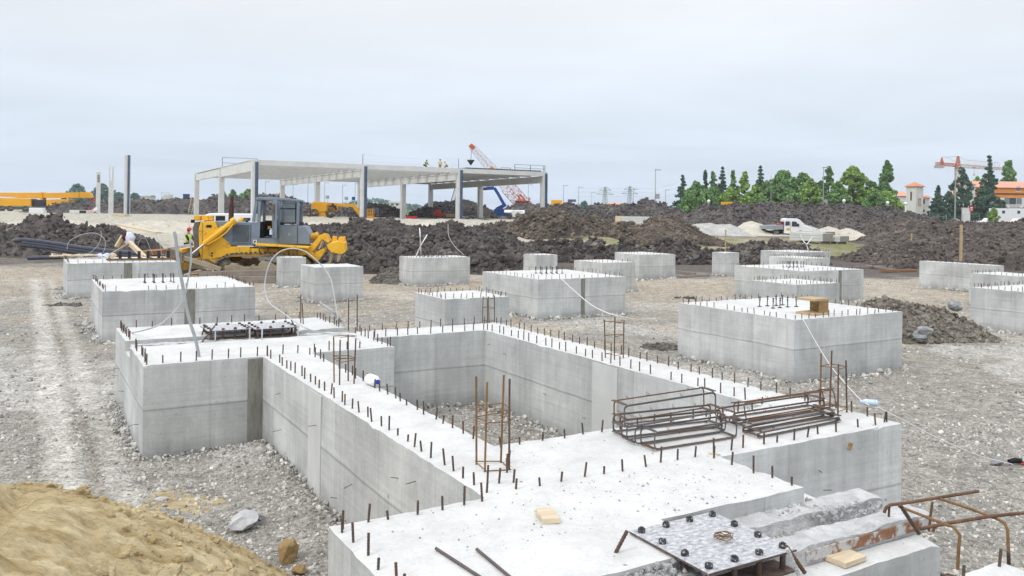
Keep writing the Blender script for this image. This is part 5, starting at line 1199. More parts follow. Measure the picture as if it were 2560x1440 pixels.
# ---------------------------------------------------------------- people
mat('skin',(.45,.26,.18),.6); mat('hivis',(.60,.92,.10),.8,var=.1,scale=12); mat('hivis_yellow',(.72,.72,.06),.8,var=.1,scale=12)
mat('trouser_dark',(.02,.022,.03),.9,var=.3,scale=10); mat('trouser_tan',(.26,.17,.15),.9,var=.2,scale=10); mat('reflective',(.62,.64,.64),.4)
mat('helmet_red',(.60,.03,.06),.35); mat('helmet_dark',(.03,.03,.035),.4); mat('helmet_white',(.8,.8,.78),.35); mat('hair_dark',(.02,.015,.012),.8); mat('boot',(.03,.025,.02),.7); mat('shirt_white',(.75,.76,.76),.85,var=.06,scale=10)
def skinmesh(name,mt,pts,edges,rad,parent,root=0,sub=1):
    me=bpy.data.meshes.new(name); me.from_pydata([tuple(p) for p in pts],edges,[]); o=bpy.data.objects.new(name,me); COL.objects.link(o)
    md=o.modifiers.new('skin','SKIN'); md.use_smooth_shade=True
    for i,r in enumerate(rad): me.skin_vertices[0].data[i].radius=r if isinstance(r,tuple) else (r,r)
    me.skin_vertices[0].data[root].use_root=True
    o.modifiers.new('sub','SUBSURF').levels=sub; o.modifiers['sub'].render_levels=sub
    dg=bpy.context.evaluated_depsgraph_get(); ev=o.evaluated_get(dg); m2=bpy.data.meshes.new_from_object(ev); m2.name=name
    bpy.data.objects.remove(o); m2.materials.clear(); m2.materials.append(MATS[mt]); m2.polygons.foreach_set('use_smooth',[True]*len(m2.polygons))
    return link(name,m2,parent)
BASEJ=dict(pel=(0,0,.95),sp=(0,0,1.15),ch=(0,0,1.38),nk=(0,0,1.50),hb=(0,-.01,1.58),hd=(0,-.02,1.68),ht=(0,0,1.76))
for s,k in ((-1,'l'),(1,'r')): BASEJ.update({'sh'+k:(s*.19,0,1.42),'el'+k:(s*.26,.02,1.14),'wr'+k:(s*.25,-.10,.90),'ha'+k:(s*.245,-.14,.82),'hp'+k:(s*.10,0,.90),'kn'+k:(s*.115,-.03,.49),'an'+k:(s*.12,.02,.09),'to'+k:(s*.13,-.17,.05)})
def person(label,loc,rz,pose=None,vest='hivis',helm='helmet_red',tr='trouser_dark',sleeve=None,group=None,hair=False):
    J={k:Vector(v) for k,v in BASEJ.items()}; J.update({k:Vector(v) for k,v in (pose or {}).items()})
    t=thing('person',label,'person',loc,rz,group)
    names=list(J); ix={n:i for i,n in enumerate(names)}
    E=[('pel','sp'),('sp','ch'),('ch','nk'),('nk','hb'),('hb','hd'),('hd','ht')]
    for k in 'lr': E+=[('ch','sh'+k),('sh'+k,'el'+k),('el'+k,'wr'+k),('wr'+k,'ha'+k),('pel','hp'+k),('hp'+k,'kn'+k),('kn'+k,'an'+k),('an'+k,'to'+k)]
    rad=dict(pel=(.13,.10),sp=(.135,.10),ch=(.155,.11),nk=.055,hb=.07,hd=.098,ht=.075)
    for k in 'lr': rad.update({'sh'+k:.065,'el'+k:.045,'wr'+k:.034,'ha'+k:(.045,.03),'hp'+k:.09,'kn'+k:.06,'an'+k:.045,'to'+k:.04})
    skinmesh('body','skin',[J[n] for n in names],[(ix[a],ix[b]) for a,b in E],[rad[n] for n in names],t)
    def sub_(nm,mt,chain_edges,scale,root):
        ns=[]; [ns.append(n) for e in chain_edges for n in e if n not in ns]; ii={n:i for i,n in enumerate(ns)}
        rr=[]
        for n in ns:
            r=rad[n]; r=r if isinstance(r,tuple) else (r,r); rr.append((r[0]*scale+.012,r[1]*scale+.012))
        return skinmesh(nm,mt,[J[n] for n in ns],[(ii[a],ii[b]) for a,b in chain_edges],rr,t,ii[root])
    sub_('trousers',tr,[('pel','hpl'),('hpl','knl'),('knl','anl'),('pel','hpr'),('hpr','knr'),('knr','anr')],1.12,'pel')
    v=sub_('vest',vest,[('pel','sp'),('sp','ch'),('ch','shl'),('ch','shr')],1.22,'pel')
    if sleeve:
        for k in 'lr': sub_('sleeve',sleeve,[('sh'+k,'el'+k),('el'+k,'wr'+k)],1.12,'sh'+k)
    for k in 'lr': sub_('boot','boot',[('an'+k,'to'+k)],1.1,'an'+k)
    d=(J['sp']-J['pel']).normalized(); c=J['sp']
    MB().lathe([(.160,-.025),(.168,0),(.160,.025)],(0,0,0),14).build('reflective_band',MATS['reflective'],v,c,d.to_track_quat('Z','Y').to_euler())
    h=J['hd']; 
    if helm: 
        hm=MB(); hm.lathe([(.132,.02),(.130,.05),(.112,.10),(.07,.135),(.02,.148)],(0,0,0),14); hm.box((0,-.14,.025),(.19,.10,.015)); hm.build('helmet',MATS[helm],t,h)
    if hair or helm: MB().ball(h+Vector((0,.03,.0)),(.105,.09,.10),10,7).build('hair',MATS['hair_dark'],t)
    return t
# worker at the bulldozer, turned to the machine
pm=atz(470,662,.12); person('worker in red helmet and lime vest standing at the bulldozer nose',(pm.x,pm.y,.30),R(75),dict(elr=(.22,-.14,1.18),wrr=(.14,-.30,1.08),har=(.10,-.36,1.07),ell=(-.21,-.15,1.17),wrl=(-.12,-.27,1.02),hal=(-.08,-.32,1.0),hd=(0,-.05,1.67),ht=(0,-.03,1.76)),sleeve='trouser_dark',group=None)
def roof(px,py,v_off): return None
def roofpt(px,k):
    lo,hi=0.,43.
    for _ in range(40):
        v=(lo+hi)/2; w=hall.matrix_basis@Vector((v,k*BD*2/12,ZT-.1)); x,y=w.x/w.y*FPX,-(w.z-CH)/w.y*FPX; q=1280+CR*x-SR*y
        if q<px: lo=v
        else: hi=v
    return w
GW='workers standing on the hall roof'
person('worker in yellow vest standing upright on the hall roof, arms at his front',roofpt(1100,2),R(12),dict(elr=(.30,-.02,1.15),wrr=(.16,-.2,1.02),har=(.1,-.23,1.02),ell=(-.3,-.02,1.15),wrl=(-.16,-.2,1.02),hal=(-.1,-.23,1.02)),'hivis_yellow','helmet_dark','trouser_tan',group=GW)
bend=dict(pel=(0,.1,.62),sp=(0,.02,.80),ch=(0,-.14,.98),nk=(0,-.2,1.08),hb=(0,-.23,1.14),hd=(0,-.26,1.22),ht=(0,-.25,1.31),shl=(-.19,-.14,1.0),shr=(.19,-.14,1.0),ell=(-.24,-.3,.78),elr=(.24,-.3,.78),wrl=(-.2,-.48,.62),wrr=(.2,-.48,.62),hal=(-.19,-.54,.56),har=(.19,-.54,.56),hpl=(-.1,.1,.58),hpr=(.1,.1,.58),knl=(-.12,-.22,.45),knr=(.12,-.2,.45))
person('crouching worker with red helmet and dark lime vest, left on the hall roof',roofpt(1063,1),R(60),bend,'hivis','helmet_red','trouser_dark',sleeve='trouser_dark',group=GW)
person('crouching worker in pale yellow with white helmet, right on the hall roof',roofpt(1115,1),R(-60),bend,'hivis_yellow','helmet_white','trouser_tan',sleeve='shirt_white',group=GW)
# ---------------------------------------------------------------- white pickup truck with flat bed
Yk=96; k0=aty(1905,590,Yk); kz_=float(H(np.array([k0.x+2]),np.array([Yk]))[0])
TK=thing('pickup_truck','white crew cab truck with grey open flat bed, parked on the dirt track','truck',(k0.x,Yk,k0.z+.03),R(-3)); ok_=Vector((k0.x,Yk,k0.z+.03))
s8=8.533
def K(zx,zy): p=aty(1860+zx/s8,530+zy/s8,Yk)-ok_; return (p.x,p.z)
def kp(name,pts,y0,y1,mt,par=TK,bev=.03): m=MB(); m.prism([K(*p) for p in pts],y0,y1); return m.build(name,MATS[mt],par,bevel=bev)
mat('bed_grey',(.33,.37,.40),.5,.3,var=.08,scale=2)
mat('car_white',(.80,.815,.83),.3,var=.03,scale=1)
cabk=kp('cab',[(795,450),(800,260),(820,150),(870,132),(1080,140),(1130,165),(1215,245),(1240,285),(1350,320),(1385,350),(1400,400),(1400,470),(1230,470),(1200,410),(1130,405),(1075,430),(1040,470)],-.95,.95,'car_white',bev=.06)
kp('rear_side_window',[(822,285),(830,200),(915,195),(920,280)],-.985,-.95,'glass_dark',cabk,0); kp('front_side_window',[(960,305),(965,200),(1050,200),(1110,305)],-.985,-.95,'glass_dark',cabk,0)
m=MB(); a,b=K(1085,172),K(1215,285); m.add([(a[0]+.03,-.85,a[1]+.02),(a[0]+.03,.85,a[1]+.02),(b[0]+.05,.9,b[1]+.03),(b[0]+.05,-.9,b[1]+.03)],[(0,1,2,3)]); m.build('windscreen',MATS['glass_dark'],cabk)
x,_=K(940,0); MB().b2(x-.012,x+.012,-.965,-.952,K(0,440)[1],K(0,190)[1]).build('door_gap',MATS['dark_metal'],cabk)
x0,z0=K(850,385);x1,z1=K(918,340); MB().b2(x0,x1,-.97,-.951,z0,z1).build('yellow_door_sign',MATS['crane_yellow'],cabk)
x,z=K(1090,290); MB().b2(x-.05,x+.08,-1.15,-.97,z-.02,z+.24).build('wing_mirror',MATS['dark_metal'],cabk,bevel=.03)
x,z=K(1385,375); MB().b2(x-.05,x+.06,-.9,-.6,z-.08,z+.08).build('headlight',MATS['window_glass'],cabk)
x,z=K(1400,450); MB().b2(x-.1,x+.1,-.95,.95,z-.1,z+.1).build('bumper',MATS['dark_metal'],TK,bevel=.03)
kp('flat_bed',[(380,285),(780,270),(780,372),(380,360)],-1.08,1.08,'bed_grey'); m=MB(); x0,_=K(385,0);x1,_=K(775,0)
for i in range(4): z=K(0,345)[1]+.09*i; m.b2(x0,x1,-1.09,-1.08,z,z+.03)
m.build('side_board_rib',MATS['galv'],TK); kp('headboard',[(775,200),(795,200),(795,400),(775,400)],-1.0,1.0,'exhaust_rust')
kp('bed_frame',[(450,410),(800,385),(1080,440),(1080,475),(800,450),(450,435)],-.5,.5,'dark_metal'); kp('mud_guard',[(540,430),(570,385),(690,385),(720,440),(700,440),(670,405),(590,405),(560,430)],-1.0,-.6,'dark_metal')
for zx,y in ((640,-.85),(790,.8),(1155,-.85),(1180,.8)):
    x,z=K(zx,0)[0],K(0,463)[1]; w=MB().lathe([(.2,-.13),(.33,-.14),(.37,-.07),(.37,.07),(.33,.14),(.2,.13)],(0,0,0),20,'y').build('wheel',MATS['tyre'],TK,(x,y,.37)); MB().lathe([(.05,-.1),(.2,-.135),(.2,.135),(.05,.1)],(0,0,0),14,'y').build('rim',MATS['galv'],w)
x,z=K(715,270); t=thing('red_bag','red bag lying in the truck bed','bag',Vector((x,0,z))+ok_); MB().ball((0,-.5,.05),(.32,.3,.14),12,8,jit=.05).ball((.25,-.5,.03),(.2,.22,.1),10,6).build('bag_body',MATS['red_paint'],t)
# white van behind the bulldozer bonnet
Yv=70; v0=aty(498,560,Yv); vz=float(H(np.array([v0.x]),np.array([Yv]))[0])
VN=thing('van','white minibus parked behind the bulldozer engine hood','van',(v0.x,Yv,vz),R(4))
top=(3.2+ray(530,533)[1]*Yv)-vz
bod=MB(); bod.prism([(0,.35),(0,.95),(.25,1.1),(.75,top-.12),(1.1,top),(4.6,top),(4.7,.35)],-.9,.9); bod=bod.build('body',MATS['car_white'],VN,bevel=.08)
MB().prism([(.55,1.15),(.85,top-.2),(1.45,top-.2),(1.45,1.15)],-.93,-.9).build('front_window',MATS['window_glass'],bod); MB().prism([(1.6,1.15),(1.6,top-.2),(2.35,top-.2),(2.35,1.15)],-.93,-.9).build('side_window',MATS['cab_black'],bod)
for x in (.9,3.8): MB().lathe([(.2,-.1),(.34,-.1),(.34,.1),(.2,.1)],(x,-.8,.34),16,'y').build('wheel',MATS['tyre'],VN)
# ---------------------------------------------------------------- loose stirrup cages, plate assembly, beams and small things near the camera
def stirrup(label,cu,cv,z,L_,w,h,rz=0,tilt=0,n=2,grp='rusty stirrup cages stacked on the near wall',twist=0,mt=('bar_blue_grey','bar_blue_grey','rebar_rust','bar_blue_grey')):
    """a bundle of n closed rings (long, rounded) tied to short end hoops"""
    t=thing('rebar_stirrup_cage',label,'rebar cage',UV(cu,cv,z),ROT+rz,grp); t.rotation_euler[0]=tilt; t.rotation_euler[1]=twist
    def ring(y,x0,x1,z0,z1,r,mtn,nm):
        c=.035; P=[]
        for cx,cz,a0 in ((x1-c,z1-c,0),(x0+c,z1-c,90),(x0+c,z0+c,180),(x1-c,z0+c,270)):
            for k in range(4): a=R(a0+30*k); P.append(Vector((cx+c*math.cos(a),y+random.uniform(-.002,.002),cz+c*math.sin(a))))
        MB().tube(P,r,7,True).build(nm,MATS[mtn],t)
    for i in range(n):
        y=-w/2+w*i/(n-1); dx=random.uniform(-.03,.03)
        ring(y,-L_/2+dx,L_/2+dx,0.012,h,.0062,random.choice(mt),'long_ring')
        if random.random()<.8: ring(y+.017,-L_/2+dx+.015,L_/2+dx+.012,0.014,h-.012,.0055,random.choice(mt),'long_ring')
    for x in (-L_/2,-L_/2+.02,L_/2-.0,L_/2-.025):
        for z_ in (.012,h): MB().tube([(x,-w/2,z_+.008),(x,0,z_+.011),(x,w/2,z_+.008)],.0065,6).build('end_bar',MATS[random.choice(mt)],t)
    for k in range(4):
        x=-L_/2+L_*(k+.7)/4.4; y=random.choice((-w/2,w/2)); MB().tube([(x-.004,y-.014,h+.01),(x+.012,y+.004,h+.022),(x+.005,y+.016,h+.0),(x,y+.02,h+.035)],.0022,4).build('tie_wire',MATS['rebar'],t)
    return t
def uvp(px,py,z=HB): return toUV(atz(px,py,z))
a=uvp(1640,1100); b_=uvp(1705,1118)
def cagepx(label,pl,pr,z,w,h,**k):
    q,r=uvp(*pl,z),uvp(*pr,z); L_=math.hypot(r[0]-q[0],r[1]-q[1]); rz=math.atan2(r[0]-q[0],r[1]-q[1])
    return stirrup(label,(q[0]+r[0])/2,(q[1]+r[1])/2,z,L_,w,h,rz,**k)
cagepx('bottom cage of the left stack, at its back, on the concrete',(1545,1090),(1790,1062),HB,.20,.17)
cagepx('front left cage of rusty stirrups nearest the camera',(1618,1122),(1822,1090),HB,.19,.16)
cagepx('slim cage between the front left and bottom back cages',(1575,1108),(1800,1076),HB,.13,.15)
cagepx('top cage of the left stack, lying across the one below',(1546,1062),(1772,1034),HB+.185,.19,.20,twist=R(-2))
cagepx('low flat cage in front of the right stack, its end bent down',(1878,1090),(2080,1050),HB,.20,.055)
cagepx('lower cage at the back of the right stack, beside the rebar column',(1812,1058),(2040,1022),HB,.22,.12)
cagepx('upper cage tipped on top of the right stack',(1852,1055),(2076,1018),HB+.075,.17,.17,tilt=R(-14))
cagepx('middle cage of the right stack with sagging flat rings',(1850,1068),(2060,1036),HB+.03,.24,.06,tilt=R(4))
# steel channels, crusted with concrete, in the near slot
def channel(label,u,v0,v1,z,w,h,rough=True,rust=None):
    t=thing('steel_channel',label,'steel channel',UV(u,(v0+v1)/2,z),ROT,'concrete crusted steel channels in the foundation slots')
    L_=v1-v0; res=.05; xs=np.arange(-L_/2,L_/2+res,res); n=len(xs); prof=[(-w/2,0),(-w/2,h*.5),(-w/2,h),(-w/4,h),(0,h),(w/4,h),(w/2,h),(w/2,h*.5),(w/2,0)]; V=[];Fs=[]
    for i,x in enumerate(xs):
        for j,(y,zz) in enumerate(prof):
            q=.011*fbm(np.array([x*7+u*31]),np.array([j*.9]),3,int(u*10))[0]+.005*random.random() if rough else 0
            V.append((x,y+(q if j in(1,7) else 0),zz+(q*1.3 if 2<=j<=6 else 0)))
    k=len(prof)
    for i in range(n-1):
        for j in range(k-1): Fs.append((i*k+j,i*k+j+1,(i+1)*k+j+1,(i+1)*k+j))
    me=bpy.data.meshes.new('channel_body'); me.from_pydata(V,[],Fs+[tuple(range(k)),tuple(range((n-1)*k+k-1,(n-1)*k-1,-1))]); me.materials.append(MATS['channel_crusted']); bm=bmesh.new(); bm.from_mesh(me); bmesh.ops.recalc_face_normals(bm,faces=bm.faces); bm.to_mesh(me); bm.free()
    link('channel_body',me,t)
    if rust: MB().b2(rust[0]-(v0+v1)/2,rust[1]-(v0+v1)/2,-w/2-.016,-w/2-.004,h*.25,h*.86).build('rusty_web',MATS['rusty_crust'],t)
    return t
e1=uvp(2172,1243,1.06); e2=uvp(2290,1292,1.06)
channel('upper crusted steel channel behind the bolted plate, pointing right',e1[0],3.3,e1[1],1.002,.20,.085)
channel('lower crusted steel channel with rusty side running to the right under the rebar frame',e2[0],2.95,e2[1],1.002,.20,.11,rust=(4.25,e2[1]-.01))
channel('left half of the crusted channel buried under rubble at the bottom',3.62,1.75,3.25,1.002,.18,.14)
# bolted plate pair
def plates(label,u,v,z,s,gap,rz=0,nuts='ring'):
    t=thing('bolted_plate_assembly',label,'bolted plates',UV(u,v,z),ROT+rz,'bolted steel plate pairs on the channels')
    tp=MB().box((0,0,gap),(s,s,.012)).build('top_plate',MATS['plate_dusty'],t); m=MB(); k=s/2+.0006
    for q in ((0,-k,s),(0,k,s)): m.box((q[0],q[1],gap-.001),(s,.002,.011))
    m.box((-k,0,gap-.001),(.002,s-.01,.011)); m.box((k,0,gap-.001),(.002,s-.01,.011)); m.build('rusty_edge',MATS['plate_edge'],tp)
    MB().box((0,0,.008),(s*1.0,s*1.0,.012)).build('lower_plate',MATS['plate_edge'],t)
    e=s/2-.055; pos=[(x,y) for x in (-e,-e/3,e/3,e) for y in (-e,-e/3,e/3,e) if max(abs(x),abs(y))>e*.9]
    pos=[p for i,p in enumerate(pos)]
    for x,y in pos:
        b=MB().cyl((x,y,.0),(x,y,gap-.007),.018,n=10).build('bolt_sleeve',MATS['plate_edge'],t)
        nt_=MB(); nt_.lathe([(.014,.008),(.022,.006),(.0235,.012),(.0235,.028),(.021,.032),(.013,.032),(.013,.018)],(x,y,gap),12); nt_.build('nut',MATS['bolt_steel'],b)
        if random.random()<.5: MB().cyl((x,y,gap+.028),(x,y,gap+.040),.0115,n=8).build('thread_end',MATS['bolt_steel'],b)
    return t
p0,p1,p2,p3=[uvp(*q,1.215) for q in ((1585,1336),(1775,1280),(1965,1370),(1790,1438))]
cu,cv=sum(q[0] for q in (p0,p1,p2,p3))/4,sum(q[1] for q in (p0,p1,p2,p3))/4
PL=plates('large dusty bolted plate pair in the foreground carrying a coil of wire',cu,cv,1.085,.70,.13)
def coil(label,loc,r,n=5):
    pts=[]
    for i in range(n*14):
        a=2*math.pi*i/14; rr=r*(1+.25*math.sin(a*1.3+1))*random.uniform(.88,1.08); pts.append(Vector((rr*math.cos(a)*1.15,rr*math.sin(a)*.8,.008+.0005*i+random.uniform(0,.012))))
    return tag(MB().tube(pts,.0028,5).build('wire_coil',MATS['rebar_ochre'],None,loc),label,'wire coil')
coil('coil of thin rusty tie wire on the near bolted plate',atz(1808,1352,1.223),.042)
def stub(label,a,b,r=.011,mt='rebar_rust',name='rebar_offcut',cat='rebar',grp=None):
    a,b=Vector(a),Vector(b); m=MB(); m.cyl((0,0,0),b-a,r,n=8); d=(b-a); n=int(d.length/.02)
    for i in range(n): m.cyl(d*(i/n),d*((i+.35)/n),r*1.14,n=8,smooth=False)
    return tag(m.build(name,MATS[mt],None,a),label,cat,grp)
stub('short crusted bar leaning beside the left corner of the bolted plate',atz(1537,1386,HB-.01),aty(1568,1327,atz(1537,1386,HB).y+.03),.011,'rebar')
stub('rusty bar leaning at the right corner of the bolted plate',atz(2012,1432,HB-.01),aty(1966,1366,atz(2012,1432,HB).y-.0),.011)
stub('second crusted bar leaning next to the rusty one at the right plate corner',atz(1998,1440,HB-.01),aty(1968,1372,atz(1998,1440,HB).y),.011,'channel_crusted')
stub('crusted bar standing at the front corner of the bolted plate',atz(1765,1450,1.1),aty(1752,1405,atz(1765,1450,1.1).y),.013,'channel_crusted')
stub('dark bar leaning across the lower channel under the rebar frame',atz(2298,1335,1.1),aty(2250,1262,atz(2298,1335,1.1).y),.012,'rebar')
stub('long grey bar lying across the near slab, left of the other',atz(1090,1371,HB+.012),atz(1215,1452,HB+.012),.0085,'bar_blue_grey'); stub('long grey bar lying across the near slab, right of the other',atz(1192,1373,HB+.012),atz(1290,1455,HB+.012),.0085,'bar_blue_grey')
# loose rubble in the slot and round the plate
n=2600; P_=[]
for i in range(n):
    q=random.random()
    if q<.35: px,py,z=random.gauss(1560,70),random.gauss(1415,14),1.14+.04*random.random()
    elif q<.75: px,py,z=random.gauss(2090,95),random.gauss(1300,10),1.0
    elif q<.87: px,py,z=random.gauss(1900,60),random.gauss(1335,14),1.0
    else: px,py,z=random.gauss(2060,90),random.gauss(1275,12),1.085
    w=atz(px,py,z); P_.append((w.x,w.y,w.z))
n2=850
for i in range(n2):
    q=random.random()
    if q<.6: p=UV(random.uniform(4.26,5.08),random.triangular(1.75,4.9,4.2),HB)
    elif q<.85: p=UV(random.uniform(5.1,6.15),random.uniform(2.9,7.2),HB)
    else: p=UV(random.uniform(3.45,4.2),random.uniform(3.7,5.3),1.0)
    P_.append((p.x,p.y,p.z))
sz=np.concatenate([.005*(7**(RNG.random(n)**2.5)),.0022*(6**(RNG.random(n2)**2.6))]); V,Fc=stones(P_,sz,ICO0,(1,.9,.7),.2)
tag(link('concrete_crumbs',np_mesh('concrete_crumbs',V,Fc,MATS['rubble_concrete'],False)),'crumbs of broken concrete around the channels and bolted plate','rubble',kind='stuff')
# far wing: two channels, two plate pairs
channel('front crusted channel across the far wing, left rusty end sticking out',13.12,1.38,4.65,1.045,.16,.10,rust=(1.45,2.0)); channel('back crusted channel across the far wing under the plates',13.44,1.38,4.65,1.045,.16,.10,rust=(1.45,2.2))
q=uvp(564,819,1.29); plates('left one of two bolted plate pairs on the far wing',q[0],q[1],1.15,.66,.14); q=uvp(680,814,1.29); plates('right one of two bolted plate pairs on the far wing',q[0],q[1],1.15,.70,.14)
for k,(x,y,x2,y2,lab) in enumerate(((505,838,512,812,'thin bar leaning at the left plate pair of the far wing'),(505,855,537,815,'slanted bar before the left plate pair of the far wing'),(745,830,728,800,'dark bar leaning on the right plate pair of the far wing'))):
    stub(lab,atz(x,y,HB),aty(x2,y2,atz(x,y,HB).y),.01,'rebar')
for (px,py) in ((538,853),(624,848),(655,850),(745,840)):
    w=uvp(px,py,HB); MB().cyl((w[1],w[0],HB-.1),(w[1],w[0],HB+.17),.011,n=7).build('crusted_bar',MATS['channel_crusted'],F0)
# rusty welded rebar frame at lower right
FR=thing('rebar_chair','rusty welded rebar chair frame standing at the right end of the near block','rebar frame',atz(2330,1400,0))
o_=FR.location.copy(); Y1,Y2=5.62,5.05
def fp(px,py,Y): return aty(px,py,Y)-o_
def fbar(pts,r,mt,nm='frame_bar'): MB().tube(pts,r,8).build(nm,MATS[mt],FR)
fbar([fp(2210,1282,5.6),fp(2216,1268,5.6),fp(2226,1262,5.6),fp(2260,1258,5.62),fp(2446,1228,5.75)],.011,'rebar_rust'); fbar([fp(2300,1322,5.05),fp(2370,1308,5.08),fp(2480,1290,5.15),fp(2575,1281,5.2)],.011,'rebar_rust')
fbar([fp(2248,1266,5.6),fp(2350,1306,5.1),fp(2385,1318,5.02),fp(2400,1338,5.0),fp(2396,1380,5.0),fp(2394,1424,5.0)],.0095,'rebar_ochre'); fbar([fp(2350,1247,5.68),fp(2420,1270,5.4),fp(2492,1297,5.15),fp(2512,1308,5.1),fp(2519,1325,5.08),fp(2522,1400,5.08)],.0095,'rebar_ochre')
fbar([fp(2331,1256,5.66),fp(2326,1290,5.66),fp(2322,1328,5.66)],.0085,'rebar_rust','short_leg'); fbar([fp(2223,1266,5.62),fp(2222,1292,5.62)],.008,'rebar_rust','short_leg'); fbar([fp(2332,1330,5.2),fp(2336,1318,5.2),fp(2345,1312,5.18)],.009,'rebar_rust','short_leg')
t=thing('rebar_stirrup_cage','grey stirrup cage cut by the bottom edge, before the near block','rebar cage',atz(2370,1436,.62))
for dx in (0,.05): MB().tube([Vector((x-.0+dx,y,z)) for x,y,z in ((-.16,0,-.3),(-.155,0,-.06),(-.12,0,-.01),(-.05,0,.0),(.35,-.35,-.02),(.6,-.6,-.05))],.009,8).build('bent_bar',MATS['bar_blue_grey' if dx==0 else 'rebar_rust'],t)
stub('single dark bar sticking up at the bottom right footing corner',atz(2522,1412,HB-.05),aty(2521,1378,atz(2522,1412,HB).y),.0095,'rebar')
# wood pieces
def wblock(name,label,px,py,z,sz,rz,mt='wood',cat='wood block'):
    p=atz(px,py,z); t=MB().box((0,0,sz[2]/2+.002),sz); return tag(t.build(name,MATS[mt],None,p,(0,0,rz),bevel=.003),label,cat)
wblock('wood_block','short pale wood block lying on the near concrete slab',1369,1297,HB,(.115,.20,.035),R(12),'wood_pale'); wblock('wood_board','yellow-edged board end under the lower channel on the near slab',2112,1402,1.0,(.22,.16,.035),ROT+R(4),'wood_pale','board')
wblock('wood_block','broken piece of pale timber beside the upper channel',1885,1308,1.002,(.18,.05,.03),ROT+.1,'wood_pale'); wblock('wood_sliver','thin pale sliver of wood lying by the stirrup cages',1786,1137,HB,(.10,.012,.01),-.35,'wood_pale','wood sliver'); 
p=uvp(2011,1108,.98); MB().box((0,0,0),(.022,.03,.06),(0,.5,0)).build('wood_plug',MATS['plywood_face'],F0,(p[1],5.07,1.08))
bxp=atz(2030,785,HB); t=thing('plywood_box','open sided plywood box standing on the big right footing','box',bxp,ROT+.1)
MB().b2(-.22,.26,-.22,.22,.285,.33).build('lid',MATS['wood'],t,bevel=.004); MB().b2(-.24,.26,-.22,.22,0,.045).build('bottom',MATS['wood'],t,bevel=.004); MB().b2(-.04,.26,-.20,-.175,.048,.282).build('front_panel',MATS['plywood_face'],t); MB().b2(.23,.255,-.17,.21,.048,.282).build('side_panel',MATS['plywood_face'],t)
# bottles
def bottle(label,loc,rz,L_,r,mt,capm,tilt=R(90),cat='bottle',ridged=False):
    t=thing('plastic_bottle',label,cat,loc,rz); pr=[(r*.55,0),(r*.95,.01),(r,.03)]
    if ridged: 
        for k in range(6): pr+= [(r*.9,L_*(.15+.09*k)),(r,L_*(.19+.09*k))]
    pr+=[(r,L_*.70),(r*.8,L_*.82),(r*.42,L_*.92),(r*.40,L_*.95)]
    b=MB().lathe(pr,(0,0,0),18).build('bottle_body',MATS[mt],t,(0,0,r),(0,tilt,0)); MB().lathe([(r*.40,L_*.95),(r*.44,L_*.955),(r*.44,L_*1.03),(r*.2,L_*1.035)],(0,0,0),16).build('cap',MATS[capm],t,(0,0,r),(0,tilt,0)); return t
j0,j1=atz(921,960,HB),atz(966,977,HB); bottle('white plastic jug with blue cap lying on the long wall',j0,math.atan2(j1.y-j0.y,j1.x-j0.x),.225,.062,'white_plastic','blue_cap',cat='jug')
w0,w1=atz(2195,1016,HB),atz(2152,1012,HB); bottle('crumpled clear blue water bottle lying on the right wing edge',Vector((w0.x,w0.y,HB)),math.atan2(w1.y-w0.y,w1.x-w0.x),.17,.034,'clear_blue','clear_blue',ridged=True)
# hoses, ducts and cords
def bez(pts,n=8):
    P=[Vector(p) for p in pts]; out=[]
    for i in range(len(P)-1):
        a,b,c,d=P[max(i-1,0)],P[i],P[i+1],P[min(i+2,len(P)-1)]
        for k in range(n):
            t=k/n; out.append(.5*((2*b)+(c-a)*t+(2*a-5*b+4*c-d)*t*t+(3*b-a-3*c+d)*t**3))
    return out+[P[-1]]
def hose(name,label,pts,r,mt,cat='hose',grp=None,n=7):
    P=bez(pts); o=P[0].copy(); return tag(MB().tube([q-o for q in P],r,n).build(name,MATS[mt],None,o),label,cat,grp)
Y0=atz(498,892,HB).y
hose('cable_duct','thick grey cable duct rising from the far wing toward the bulldozer blade',[atz(498,892,HB)]+[aty(x,y,Y0+.0+.02*i) for i,(x,y) in enumerate(((488,845),(471,790),(457,715),(446,655),(440,600),(436,580)))],.022,'duct_grey','duct')
hose('cable_duct','thin pale duct curling up from the left of the far wing',[atz(329,832,HB)]+[aty(x,y,12.3-.12*i) for i,(x,y) in enumerate(((372,822),(412,803),(456,752),(471,693),(478,645),(475,600)))],.012,'duct_pale','duct')
hose('cable_duct','pale duct arching over the pedestal and falling back to the far wing',[atz(902,860,HB),atz(893,846,HB),atz(852,836,HB+.02),atz(812,833,HB+.05)]+[aty(x,y,Y) for x,y,Y in ((764,820,12.2),(704,780,13.2),(671,753,13.8),(662,713,14.0),(674,659,14.0),(699,630,14.0),(732,621,14.0),(764,629,14.0),(790,650,14.0),(812,673,14.0),(828,702,13.9),(838,755,13.8),(845,797,13.7))],.0105,'duct_pale','duct')
hose('cable_duct','bundle of grey strips leaning at the right end of the far wing',[atz(852,803,HB),aty(838,785,13.9),aty(823,772,14.0),aty(808,762,14.1)],.022,'duct_grey','duct')
cA=atz(1403,697,HB+.02)
hose('cord','white cord hanging from the middle bolt footing to the gravel',[cA,aty(1430,722,23.6),aty(1475,760,21.5),aty(1515,781,20.2),aty(1545,790,20.0),aty(1590,798,20.6),aty(1640,797,21.8)],.013,'cord_white','cord',n=5)
hose('cord','taut white cord from the big right footing to the water bottle',[atz(2007,797,HB+.01),aty(2040,856,14.0),aty(2075,912,11.9),aty(2110,955,10.4),aty(2150,998,9.2),aty(2172,1013,8.6)],.006,'cord_white','cord',n=5)
